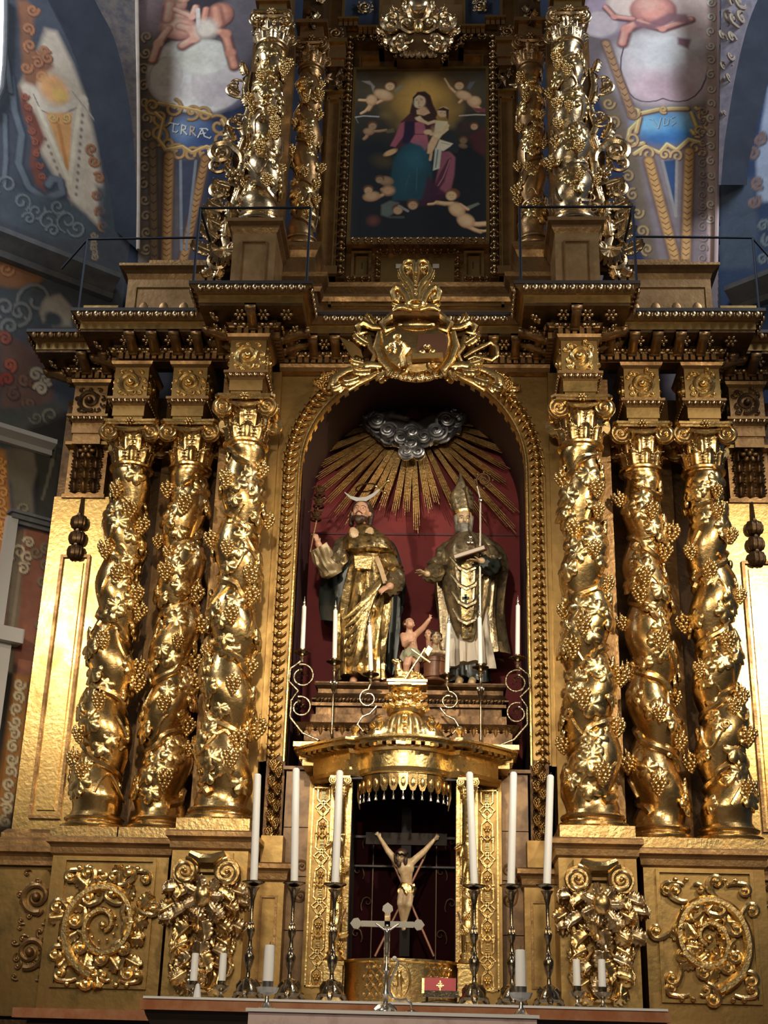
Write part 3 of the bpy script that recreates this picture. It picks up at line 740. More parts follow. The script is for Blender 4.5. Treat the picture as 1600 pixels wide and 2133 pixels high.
# ---- stepped shelf in the niche ----
sh=empty('niche_shelf',(0,.3,3.95),'stepped gilt wooden shelf with gadrooned edge under the two saints','shelf')
zz=lambda y,Y=.12: zat(850,y,Y)
mk('lower_body',MB().box(-.95,.95,.02,1.0,3.7,4.25),DARKG,sh,smooth=False)
mk('leaf_band',MB().sweep([(-.1,4.22),(.02,4.22),(.07,4.28),(.10,4.33),(-.1,4.33)],[(-.93,.9),(-.93,.1),(.93,.1),(.93,.9)]),DARKG,sh,smooth=False)
for x,y,a,i in along([(-.93,.9),(-.93,.1),(.93,.1),(.93,.9)],.07,.10): mk('acanthus_leaf',ACM[BROWNG.name],None,sh,matrix=TR(x,y,4.22)@RZ(a)@SL(.10,.15,.10))
mk('step_board',MB().box(-.90,.90,.03,.95,4.33,4.41),DARKG,sh,smooth=False)
mk('step_riser',MB().box(-.86,.86,.10,.95,4.41,4.50),DARKG,sh,smooth=False)
mk('top_board',MB().box(-.90,.90,.06,1.0,4.50,4.53),DARKG,sh,smooth=False)
gad=EGM[DARKG.name]
for k in range(26): mk('gadroon',gad,None,sh,matrix=TR(-.84+k*.067,.10,4.56)@RY(.5)@SL(.07,.09,.07))
for k,(a,b,l) in enumerate(((-.86,-.16,'low moulded plinth under the saint with a blade in his head'),(.10,.88,'low moulded plinth under the bishop saint'))):
    r=empty('statue_plinth',((a+b)/2,.4,4.58),l,'plinth')
    pa=[(a,.85),(a,.22),(b,.22),(b,.85)]
    mk('body',MB().sweep([(-.1,4.585),(.05,4.585),(.05,4.60),(.02,4.63),(.0,4.66),(.0,4.70),(.03,4.73),(.035,4.75),(-.1,4.75)],pa),DARKG,r,smooth=False)
    mk('top_board',MB().box(a-.03,b+.03,.19,.88,4.75,4.765),DARKG,r,smooth=False)
# ================= figures =================
def loft(levels,nf=14,amp=.12,seed=0,tw=.6,seg=56,sharp=1.6):
    """draped cloth: levels (z,cx,cy,rx,ry,amp factor), cross-sections rippled into folds"""
    rnd=random.Random(seed); ph=[rnd.uniform(0,6.28) for _ in range(4)]; m=MB(); ls=[]
    L=len(levels); N=max(16,L*7)
    def ip(t):
        x=t*(L-1); i=min(int(x),L-2); f=x-i
        g=[levels[max(0,min(L-1,i+k))] for k in(-1,0,1,2)]; r=[]
        for c in range(6):
            p0,p1,p2,p3=(q[c] for q in g); r.append(.5*((2*p1)+(-p0+p2)*f+(2*p0-5*p1+4*p2-p3)*f*f+(-p0+3*p1-3*p2+p3)*f**3))
        return r
    def fn(u,v):
        z,cx,cy,rx,ry,af=ip(v); a=u*2*PI
        w_=math.sin(nf*a+ph[0]+tw*v*6)+.5*math.sin((nf*.6//1+1)*a+ph[1]-tw*v*9)+.35*math.sin((nf*1.7//1)*a+ph[2]+v*4)
        w_=math.copysign(abs(w_/1.6)**(1/sharp),w_)
        k=1+amp*af*w_
        return (cx+rx*k*math.cos(a),cy+ry*k*math.sin(a),z+.02*af*math.sin(3*a+ph[3]))
    m.grid(fn,seg,N,True); w=seg; n=len(m.v)
    m.f.append(tuple(reversed(range(w)))); m.f.append(tuple(n-w+i for i in range(w)))
    return m
def hand(mb,wrist,dirv,up,size=.09,curl=.5,open_=.25):
    """palm, four unequal bent fingers and a side thumb"""
    w=Vector(wrist); d=Vector(dirv).normalized(); u=Vector(up); u=(u-d*u.dot(d)).normalized(); s=d.cross(u)
    p=w+d*size*.5
    mb.ball(p,(1,1,1),8,6,Matrix(((s.x,u.x,d.x),(s.y,u.y,d.y),(s.z,u.z,d.z))).to_4x4()@SL(size*.36,size*.16,size*.52))
    for k in range(4):
        o=(k-1.5)*size*.2; l=size*(.8,.92,.86,.66)[k]; dd=(d+s*(k-1.5)*open_*.35).normalized()
        a=w+d*size*.85+s*o; b=a+dd*l*.45-u*l*.1*curl; c=b+(dd*(1-curl*.6)-u*curl).normalized()*l*.45
        mb.cap(a,b,size*.10,size*.09,6); mb.cap(b,c,size*.09,size*.07,6)
    a=w+d*size*.3+s*size*.3; b=a+(d*.7+s*.6-u*.2).normalized()*size*.4; c=b+(d*.9-u*.5).normalized()*size*.3
    mb.cap(a,b,size*.12,size*.1,6); mb.cap(b,c,size*.1,size*.08,6)
def head(mb,c,r,yaw=0,pitch=0,roll=0):
    """skull, brow, nose, cheeks, lips, chin and ears, facing -y"""
    M=TR(*c)@RZ(yaw)@RX(pitch)@RY(roll)
    def B(p,q,seg=10): mb.ball(M@Vector(p)*1.0,q,seg,7,(RZ(yaw)@RX(pitch)@RY(roll)))
    B((0,.06*r,.18*r),(.78*r,.92*r,.86*r),14); B((0,-.22*r,-.38*r),(.60*r,.62*r,.66*r)); B((0,-.52*r,-.80*r),(.28*r,.26*r,.22*r))
    B((0,-.86*r,-.16*r),(.12*r,.20*r,.26*r)); B((0,-.98*r,-.30*r),(.15*r,.14*r,.11*r)); B((0,-.76*r,.16*r),(.52*r,.12*r,.10*r))
    for s in(-1,1): B((s*.36*r,-.62*r,-.28*r),(.22*r,.18*r,.24*r)); B((s*.80*r,.06*r,-.08*r),(.10*r,.18*r,.25*r))
    B((0,-.80*r,-.54*r),(.22*r,.10*r,.055*r)); B((0,-.78*r,-.64*r),(.19*r,.10*r,.06*r))
    return M
def eyes(par,M,r,col=HAIR):
    for s in(-1,1):
        q=MB(); q.ball(M@Vector((s*.29*r,-.72*r,-.02*r)),(.13*r,.09*r,.075*r),8,5); mk('eye',q,LINEN,par)
        q=MB(); q.ball(M@Vector((s*.29*r,-.80*r,-.02*r)),(.055*r,.04*r,.06*r),6,4); mk('pupil',q,col,par)
        q=MB(); q.tube([M@Vector((s*.12*r,-.86*r,.13*r)),M@Vector((s*.30*r,-.84*r,.20*r)),M@Vector((s*.48*r,-.72*r,.12*r))],.035*r,5); mk('eyebrow',q,col,par)
def P3(px,py,Y): return at(px,py,Y)
# ---- left saint ----
L1=empty('person',tuple(P3(750,1422,.45)),'painted statue of a bearded saint in gold brocade robe, curved blade in his head','person')
Yb=.45; hc=P3(753,1068,.36); r=.118
b=MB(); Mh=head(b,hc,r,-.12,-.18,.08)
b.cap(hc+Vector((0,.05,-.08)),hc+Vector((.0,.07,-.24)),.055,.065)
sh1,sh2=P3(722,1128,Yb),P3(797,1136,Yb)
hip=P3(762,1240,Yb); chest=P3(760,1150,Yb)
b.cap(chest,hip,.16,.15,12); b.cap(sh1,sh2,.055,.055)
el1,ha1=P3(688,1186,.30),P3(663,1133,.18); b.cap(sh1,el1,.05,.045); b.cap(el1,ha1,.045,.035); hand(b,ha1,(-.3,-.1,.9),(0.5,-.8,.1),.085,.9)
el2,ha2=P3(823,1196,.32),P3(812,1222,.12); b.cap(sh2,el2,.05,.045); b.cap(el2,ha2,.045,.038); hand(b,ha2,(-.7,-.3,-.45),(0,-.8,.5),.085,.5)
ft=P3(735,1415,.4); b.cap(hip,P3(752,1330,.42),.12,.09); b.cap(P3(752,1330,.42),P3(738,1412,.42),.08,.05); b.cap(P3(738,1414,.42),P3(735,1420,.26),.04,.035)
b.cap(hip,P3(778,1330,.5),.12,.09); b.cap(P3(778,1330,.5),P3(780,1412,.5),.08,.05); b.cap(P3(780,1414,.5),P3(784,1420,.34),.04,.035)
mk('body',fuse(b,.009,3),SKIN,L1); eyes(L1,Mh,r)
h=MB(); h.ball(Mh@Vector((0,.28*r,.34*r)),(.98*r,.98*r,.86*r),12,8)
for s in(-1,1): 
    for k in range(4): h.ball(Mh@Vector((s*(.86-.02*k)*r,(.32)*r,(-.05-.3*k)*r)),(.26*r,.34*r,.28*r),8,5)
for k in range(9): a=-.9+k*.225; h.ball(Mh@Vector((math.sin(a)*.72*r,-.42*r*math.cos(a),.74*r)),(.22*r,.22*r,.18*r),7,5)
mk('hair',fuse(h,.010,1),HAIR,L1)
h=MB(); 
for k in range(7): a=-1.2+k*.4; h.ball(Mh@Vector((math.sin(a)*.58*r,-.60*r*math.cos(a)-.12*r,-.80*r-.16*r*math.cos(a))),(.20*r,.22*r,.28*r),7,5)
h.ball(Mh@Vector((0,-.72*r,-1.12*r)),(.34*r,.26*r,.38*r),9,6); h.tube([Mh@Vector((-.34*r,-.78*r,-.58*r)),Mh@Vector((0,-.93*r,-.42*r)),Mh@Vector((.34*r,-.78*r,-.58*r))],.07*r,6)
mk('beard',fuse(h,.009,1),HAIR,L1)
w=lambda x0,x1,y,Y=Yb,ry=.18,af=1: (P3((x0+x1)/2,y,Y).z,P3((x0+x1)/2,y,Y).x,Y,(P3(x1,y,Y).x-P3(x0,y,Y).x)/2,ry,af)
mk('robe',loft([w(703,798,1419,.45,.24,1.3),w(706,797,1395,.45,.24,1.2),w(705,800,1350,.45,.24,1),w(706,806,1300,.45,.24,1),w(712,812,1250,.45,.22,.9),w(722,812,1205,.45,.20,.6),w(728,806,1170,.45,.18,.3),w(730,800,1140,.45,.17,.1)],11,.17,4,.9),BROCADE,L1)
# crossing overfolds: diagonal swags from the hip to the hem
for k in range(7):
    t=k/6; a=P3(806-8*k,1192+7*k,.20); c=P3(716+3*k,1290+18*k,.20); mid=(a+c)/2+Vector((.03,-.06,-.05-.02*k))
    q=MB(); q.tube([a,a.lerp(mid,.5)+Vector((.0,-.02,-.02)),mid,mid.lerp(c,.5)+Vector((0,0,-.02)),c],[.018,.034,.038,.034,.014],8,flat=.8); mk('robe_fold',q,BROCADE,L1)
mk('cape',loft([w(676,812,1300,.62,.16,1.4),w(672,834,1262,.62,.18,1.2),w(674,838,1215,.62,.2,1),w(690,832,1175,.60,.2,.8),w(702,822,1135,.56,.17,.3),w(728,792,1112,.52,.12,.1)],9,.12,8,.6),CAPE,L1)
mk('cape_fall',loft([w(790,822,1404,.60,.10,1.4),w(786,828,1360,.6,.12,1.2),w(788,834,1300,.58,.14,1),w(792,836,1240,.55,.15,.8),w(800,834,1200,.5,.12,.4)],7,.18,12,.5),CAPE,L1)
mk('shoulder_cape',loft([w(706,826,1158,.42,.27,.8),w(708,822,1145,.42,.26,.7),w(716,810,1125,.42,.22,.5),w(732,788,1108,.42,.15,.3),w(741,772,1098,.42,.10,.1)],9,.07,3,.4),BROCADE,L1)
q=MB(); 
for sx,x0 in((-1,738),(1,768)): q.ball(P3(x0,1112,.22),(.05,.03,.075),8,6,RY(sx*.35))
mk('collar',q,SKINP,L1)
mk('sash',MB().prism([(P3(738,1158,.2).x,P3(738,1158,.2).z),(P3(776,1160,.2).x,P3(776,1160,.2).z),(P3(772,1186,.2).x,P3(772,1186,.2).z),(P3(740,1184,.2).x,P3(740,1184,.2).z)],.19,.26),GOLDL,L1,smooth=False)
def sleeve(a,b,r0,r1,seed,m_,par,name='sleeve',nfold=9,amp=.16):
    a=Vector(a);b=Vector(b);d=(b-a);L=d.length;d.normalize(); u=d.orthogonal().normalized(); s=d.cross(u); rnd=random.Random(seed); p1,p2=rnd.uniform(0,6),rnd.uniform(0,6)
    def fn(U,V):
        g=U*2*PI; rr=(r0+(r1-r0)*V)*(1+amp*math.sin(nfold*g+p1+V*3)*V+.10*math.sin(V*13+g*2+p2)); rr*= (.80+.20*min(1,V*6)) ; sag=Vector((0,0,-.12*L*math.sin(V*PI)))
        return a+d*L*V+u*rr*math.cos(g)+s*rr*math.sin(g)+sag
    m=MB(); m.grid(fn,32,18,True); n=len(m.v); m.f.append(tuple(reversed(range(32)))); m.f.append(tuple(n-32+i for i in range(32)))
    return mk(name,m,m_,par)
sleeve(sh1,el1.lerp(ha1,.15),.10,.11,1,BROCADE2,L1); sleeve(el1+Vector((.05,0,-.06)),ha1+Vector((.005,0,-.03)),.11,.085,2,SLEEVE,L1,nfold=12,amp=.2)
sleeve(sh2,el2,.09,.10,3,BROCADE,L1); sleeve(el2+Vector((0,.05,.02)),ha2+Vector((.02,.02,0)),.10,.08,4,BROCADE2,L1)
q=MB(); q.tube([P3(784,1160,.18),P3(794,1185,.14),P3(803,1215,.12)],.026,6,flat=.4); mk('stole',q,SKINP,L1)
hl=P3(762,1016,.42); q=MB(); q.tube([(hl.x+.10*math.cos(k*PI/12),hl.y+.10*math.sin(k*PI/12),hl.z+.02*math.cos(k*PI/12)) for k in range(24)],.008,5,closed=True); mk('halo',q,DARKG,L1)
# blade set in the head
sc=empty('scimitar',tuple(P3(760,1035,.34)),'short curved blade with gold hilt stuck across the top of the saint head','sword')
bl=[(718,1026,2),(730,1036,6),(745,1041,9),(762,1040,9),(778,1031,8),(792,1019,6)]
v=[];
top=[P3(x,y-s_*.5,.33) for x,y,s_ in bl]; bot=[P3(x,y+s_*.5,.33) for x,y,s_ in bl]
mk('blade',MB().prism([(p_.x,p_.z) for p_ in top]+[(p_.x,p_.z) for p_ in reversed(bot)],.325,.338),STEEL,sc,smooth=False)
q=MB(); q.tube([P3(790,1021,.33),P3(800,1010,.33),P3(806,1003,.33),P3(810,1004,.33)],[.012,.016,.013,.01],7); q.tube([P3(785,1014,.33),P3(792,1020,.33),P3(801,1026,.33)],.012,6); q.ball(P3(784,1013,.33),.018,6,5); q.ball(P3(802,1027,.33),.018,6,5); q.ball(P3(809,1002,.33),.02,6,5)
mk('hilt',q,GOLDB,sc)
pb=empty('palm_sceptre',tuple(P3(655,1120,.15)),'dark thin sceptre with three crown-like tufts held in the saint raised hand','sceptre')
q=MB(); q.tube([P3(646,1150,.14),P3(652,1118,.14),P3(660,1080,.14),P3(664,1030,.14)],[.008,.01,.01,.006],6); mk('stem',q,DARKG,pb)
for (x,y) in((658,1082),(664,1055),(666,1032)):
    for k in range(5):
        mk('palm_leaf',ACM[DARKG.name],None,pb,matrix=TR(*P3(x,y,.14))@RZ(k*2*PI/5)@RX(.4)@SL(.07,.12,.12))
    q=MB(); q.tube([(P3(x,y,.14).x+.05*math.cos(k*PI/6),.14+.05*math.sin(k*PI/6),P3(x,y,.14).z) for k in range(12)],.010,5,closed=True); mk('crown_ring',q,DARKG,pb)
# ---- bishop ----
B1=empty('person',tuple(P3(968,1424,.5)),'painted statue of a grey-bearded bishop in tall mitre and gold chasuble','person')
Yb=.48; hc=P3(966,1080,.36); r=.108; b=MB(); Mh=head(b,hc,r,.12,.28,0)
b.cap(hc+Vector((0,.05,-.08)),hc+Vector((.02,.07,-.24)),.055,.065)
sh1,sh2=P3(932,1140,Yb),P3(1018,1140,Yb); hip=P3(972,1260,Yb); chest=P3(974,1160,Yb)
b.cap(chest,hip,.16,.15,12); b.cap(sh1,sh2,.055,.055)
el1,ha1=P3(910,1186,.34),P3(890,1196,.10); b.cap(sh1,el1,.05,.045); b.cap(el1,ha1,.045,.033); hand(b,ha1,(-.85,-.5,.15),(0,.2,1),.085,.35,.5)
el2,ha2=P3(1030,1180,.34),P3(1003,1168,.08); b.cap(sh2,el2,.05,.045); b.cap(el2,ha2,.045,.035); hand(b,ha2,(-.95,-.15,.0),(0,0,-1),.09,-.2)
for x in(958,985): b.cap(hip,P3(x,1330,.46),.12,.08); b.cap(P3(x,1330,.46),P3(x,1408,.46),.07,.045); b.cap(P3(x,1416,.44),P3(x-3,1422,.28),.04,.036)
mk('body',fuse(b,.009,3),SKINP,B1); eyes(B1,Mh,r)
h=MB()
for s in(-1,1):
    for k in range(6): h.ball(Mh@Vector((s*(.72-.03*k)*r,-.02*r-.05*k*r,(.1-.26*k)*r)),(.26*r,.34*r,.26*r),7,5)
for k in range(14):
    a=-1.2+(k%7)*.4; zz_=-.75-.28*(k//7); h.ball(Mh@Vector((math.sin(a)*.60*r,-.62*r*math.cos(a)-.15*r,zz_*r)),(.2*r,.22*r,.3*r),7,5)
for k in range(8): h.ball(Mh@Vector((.10*r*math.sin(k*2.1),-.80*r-.03*k*r,(-1.1-.20*k)*r)),((.50-.045*k)*r,.26*r,.26*r),8,5)
h.tube([Mh@Vector((-.4*r,-.74*r,-.66*r)),Mh@Vector((0,-.95*r,-.42*r)),Mh@Vector((.4*r,-.74*r,-.66*r))],.09*r,6)
mk('beard',fuse(h,.009,1),BEARDG,B1)
mt_=MB(); NM=24
def mitf(u,v):
    a=u*2*PI; q=1+.28*v*(1-v)*2.2; rx=.106*q*(1-.0*v)*(1 if v<.55 else 1-(v-.55)**1.5*2.7); ry=.10*(1-.75*v); peak=abs(math.cos(a))**1.2
    return Vector((rx*math.cos(a),ry*math.sin(a),v*(.47-.20*peak*v)))
mt_.grid(mitf,NM,14,True); mt_.xf(TR(hc.x-.005,hc.y+.02,hc.z+.055)@RZ(.15)@RX(.12)@RY(-.10)); mt_.f.append(tuple(len(mt_.v)-NM+i for i in range(NM)))
mi=mk('mitre',mt_,BROCADE2,B1)
q=MB(); q.lathe([(.100,0),(.106,.005),(.108,.035),(.102,.04)],24); q.xf(TR(hc.x-.005,hc.y+.02,hc.z+.05)@RX(.12)@RY(-.10)); mk('mitre_band',q,GOLDL,B1)
mk('alb',loft([w(926,1030,1392,.5,.19,1.3),w(926,1026,1360,.5,.19,1),w(930,1020,1320,.5,.18,.8),w(934,1018,1280,.5,.18,.5)],13,.15,14,.2),LINEN,B1)
mk('cassock',loft([w(936,1018,1422,.52,.16,1.2),w(936,1016,1400,.52,.16,1),w(936,1016,1360,.52,.15,.8)],9,.16,15,.2),CAPE,B1)
mk('cope',loft([w(918,1052,1366,.62,.16,1.5),w(920,1046,1330,.62,.17,1.3),w(916,1044,1280,.62,.18,1),w(910,1050,1225,.60,.2,.9),w(912,1056,1180,.58,.2,.8),w(920,1046,1145,.54,.19,.4),w(942,1012,1118,.50,.12,.1)],10,.13,16,.5),BROCADE2,B1)
mk('chasuble',loft([w(958,992,1338,.36,.07,.6),w(948,1000,1322,.38,.12,.7),w(936,1010,1285,.40,.2,.8),w(926,1020,1240,.42,.23,.9),w(922,1024,1195,.42,.24,.8),w(924,1024,1150,.42,.23,.5),w(944,1000,1122,.42,.15,.2),w(952,988,1112,.42,.11,.1)],8,.10,17,.7),BROCADE2,B1)
q=MB()
for k in range(4):
    y_=1186+36*k; q.tube([P3(938+2*k,y_-26,.20),P3(958,y_-3,.15),P3(972,y_+4,.145),P3(988,y_-3,.15),P3(1008-3*k,y_-26,.20)],[.010,.022,.026,.022,.010],6,flat=.6)
mk('drape_folds',q,BROCADE2,B1)
for (x,y) in((970,1248),(973,1312)):
    c_=P3(x,y,.14 if y<1300 else .25); q=MB(); q.box(c_.x-.011,c_.x+.011,c_.y-.004,c_.y+.004,c_.z-.05,c_.z+.05); q.box(c_.x-.035,c_.x+.035,c_.y-.004,c_.y+.004,c_.z+.002,c_.z+.024); mk('embroidered_cross',q,CAPE,B1,smooth=False)
q=MB(); q.tube([P3(972,1150,.15),P3(971,1240,.155),P3(973,1330,.27)],.055,6,flat=.15,upv=(0,1,0)); mk('orphrey',q,BROCADE,B1)
sleeve(sh1,el1,.09,.11,21,BROCADE2,B1); sleeve(el1,ha1,.10,.055,22,BROCADE2,B1); sleeve(sh2,el2,.09,.11,23,BROCADE2,B1); sleeve(el2,ha2+Vector((.02,0,0)),.10,.06,24,CAPE,B1)
bk=empty('book',tuple(P3(980,1150,.05)),'brown book with gold balls on it, resting on the bishop hand','book')
q=MB(); c_=P3(980,1151,.04); q.box(-.155,.155,-.10,.10,-.022,.022); q.xf(TR(*c_)@RY(-.32)@RX(.25)@RZ(-.2)); mk('cover',q,WOOD,bk,smooth=False)
q=MB(); q.box(-.15,.15,-.105,-.095,-.015,.015); q.xf(TR(*c_)@RY(-.32)@RX(.25)@RZ(-.2)); mk('pages',q,LINEN,bk,smooth=False)
for k,(x,y,yy) in enumerate(((976,1131,.03),(983,1131,.05),(980,1120,.04))):
    tag(mk('gold_ball',MB().ball(P3(x,y,yy),.026,12,8),SILVER),'small shining ball on the bishop book, %s'%('left of the lower two','right of the lower two','topmost one')[k],'ball','balls on the bishop book')
cz=empty('crozier',tuple(P3(1000,1250,.1)),'tall thin silver crozier with dark curled crook beside the bishop','staff')
q=MB(); q.tube([P3(1001,1395,.12),P3(1000,1200,.12),P3(1001,1040,.12),P3(994,1012,.12)],.011,8); mk('shaft',q,SILVER,cz)
q=MB(); c_=P3(1008,1000,.12); q.tube([P3(994,1012,.12)]+spiral((c_.x,c_.z),.075,1.5,PI,-1,26,.12,.2),[.012]*28,7); 
for k in range(8): a=k*PI/4; q.ball((c_.x+.088*math.cos(a),.12,c_.z+.088*math.sin(a)),.016,6,4)
mk('crook',q,DARKG,cz)
q=MB().ball(P3(1001,1042,.12),(.022,.022,.03),8,6); mk('knop',q,SILVER,cz)
# ---- boys ----
def boy_head(b,c,r,yaw,pitch): return head(b,c,r,yaw,pitch,0)
k1=empty('person',tuple(P3(850,1420,.25)),'small painted statue of a boy with raised arm and pale loincloth between the saints','person')
hc=P3(853,1300,.20); r=.062; b=MB(); Mh=boy_head(b,hc,r,.35,-.45)
ch=P3(853,1328,.24); hp=P3(857,1357,.24)
b.cap(hc+Vector((0,.01,-.05)),ch,.03,.05); b.ball(ch,(.075,.06,.06),10,7); b.cap(ch,hp,.062,.066,12); b.ball(P3(855,1343,.21),(.06,.05,.05))
s_r=P3(866,1322,.24); b.cap(s_r,P3(881,1308,.2),.033,.028); b.cap(P3(881,1308,.2),P3(893,1292,.16),.027,.02); hand(b,P3(893,1292,.16),(.35,-.2,.9),(-.6,-.7,.2),.042,-.1,.9)
s_l=P3(840,1324,.24); b.cap(s_l,P3(843,1343,.16),.033,.028); b.cap(P3(843,1343,.16),P3(853,1335,.11),.027,.02); hand(b,P3(853,1335,.11),(.8,-.1,.3),(0,-1,.1),.04,.5)
for (kn,an,ftp) in((P3(847,1385,.16),P3(845,1412,.2),P3(842,1419,.12)),(P3(868,1388,.22),P3(869,1414,.25),P3(868,1420,.16))): b.cap(hp,kn,.055,.036); b.cap(kn,an,.034,.022); b.cap(an,ftp,.02,.02)
mk('body',fuse(b,.006,3),SKIN,k1); eyes(k1,Mh,r)
h=MB(); h.ball(Mh@Vector((0,.30*r,.28*r)),(.96*r,.95*r,.88*r),12,8)
for k in range(7): a=k*.9; h.ball(Mh@Vector((.7*r*math.cos(a),.3*r+.5*r*math.sin(a),.55*r)),.26*r,7,5)
mk('hair',fuse(h,.007,1),HAIR,k1)
mk('loincloth',loft([(P3(857,1376,.24).z,P3(857,1376,.24).x,.235,.085,.08,1.2),(P3(857,1368,.24).z,P3(857,1362,.24).x,.235,.10,.09,1),(P3(857,1355,.24).z,P3(857,1355,.24).x,.235,.08,.075,.4)],8,.14,5,.5,36),mat('pale_green_cloth',(.30,.30,.19),0,.5),k1)
tub=empty('tub',tuple(P3(906,1422,.12)),'round reddish brown wooden tub between the saints, two boys inside','tub')
zb_=P3(906,1421,.12).z; zt_=P3(906,1373,.12).z; tx=P3(906,1400,.12).x; H_=zt_-zb_
mk('staves',MB().lathe([(.0,0),(.098,0),(.105,.01),(.10,.03),(.105,H_*.5),(.108,H_*.9),(.112,H_),(.098,H_),(.094,.1),(0,.1)],24,(tx,.12,zb_)),WOOD,tub)
mk('upper_hoop',MB().lathe([(.105,H_*.80),(.117,H_*.81),(.117,H_*.90),(.105,H_*.91)],24,(tx,.12,zb_)),WOOD,tub)
mk('lower_hoop',MB().lathe([(.102,.03),(.113,.035),(.113,.07),(.102,.075)],24,(tx,.12,zb_)),WOOD,tub)
for lab,(hx,hy,hY),yw,rr in (('painted statue of a dark-haired boy leaning folded arms on the tub rim',(909,1329,.06),.1,.060),('painted statue of a boy half hidden behind the other in the tub',(893,1322,.24),-.3,.052)):
    k2=empty('person',tuple(P3(hx,1375,.12)),lab,'person'); hc=P3(hx,hy,hY); b=MB(); Mh=boy_head(b,hc,rr,yw,.15)
    fr_=hY<.1; ty=.10 if fr_ else .16; tc=Vector((tx+(.0 if fr_ else -.03),ty,zt_+.0))
    b.cap(hc+Vector((0,.02,-.04)),tc+Vector((0,0,.04)),.028,.05); b.cap(tc+Vector((0,0,.05)),tc-Vector((0,0,.12)),.062,.055)
    if fr_:
        for s in(-1,1):
            e=tc+Vector((s*.10,-.05,.01)); b.cap(tc+Vector((s*.06,0,.05)),e,.028,.024); wv=tc+Vector((s*.01,-.125,.03)); b.cap(e+Vector((0,-.04,.02)),wv,.023,.018); b.cap(e,e+Vector((0,-.04,.02)),.024,.023); hand(b,wv,(-s,-.1,0),(0,-.2,1),.035,.3)
    mk('body',fuse(b,.006,3),SKINP if fr_ else SKIN,k2); eyes(k2,Mh,rr)
    h=MB(); h.ball(Mh@Vector((0,.32*rr,.30*rr)),(.98*rr,.95*rr,.90*rr),12,8)
    for k in range(9): a=k*.7; h.ball(Mh@Vector((.72*rr*math.cos(a),.3*rr+.6*rr*math.sin(a)-.2*rr,.55*rr)),.25*rr,7,5)
    for s in(-1,1): h.ball(Mh@Vector((s*.82*rr,.3*rr,-.2*rr)),(.2*rr,.3*rr,.35*rr),7,5)
    mk('hair',fuse(h,.007,1),HAIR,k2)
# ================= candles on scroll brackets =================
def candle(name,label,x,y,z0,z1,rad,lean=0,group=None,par=None,flame=True,mtl=WAX):
    r=empty(name,(x,y,z0),label,'candle',group); m=MB(); H=z1-z0
    m.lathe([(rad,0),(rad*1.0,H*.5),(rad*.94,H*.985),(rad*.6,H),(rad*.2,H*1.0),(0,H)],14,(0,0,0)); m.xf(TR(x,y,z0)@RY(lean)); mk('wax',m,mtl,r)
    if flame:
        q=MB(); q.lathe([(rad*.55,0),(rad*.62,.01),(rad*.4,.02),(rad*.62,.035),(rad*.35,.05),(rad*.12,.085),(0,.10)],10); q.xf(TR(x,y,z0)@RY(lean)@TR(0,0,H)); mk('burner_tip',q,SILVER,r)
    else:
        q=MB(); q.tube([(0,0,0),(.002,0,.012),(.004,0,.02)],.0025,5); q.xf(TR(x,y,z0)@RY(lean)@TR(0,0,H)); mk('wick',q,HAIR,r)
    return r
names=['leftmost candle of the six on brackets in the niche','second bracket candle from left, in front of the bladed saint','third bracket candle from left, at the hem of the bladed saint','fourth bracket candle from left, beside the wooden tub','fifth bracket candle from left, in front of the bishop and his staff','rightmost candle of the six on brackets in the niche']
cd_=[(630,1262,1358,634),(697,1270,1378,699),(773,1302,1404,770),(931,1298,1408,935),(1001,1286,1390,999),(1078,1260,1370,1079)]
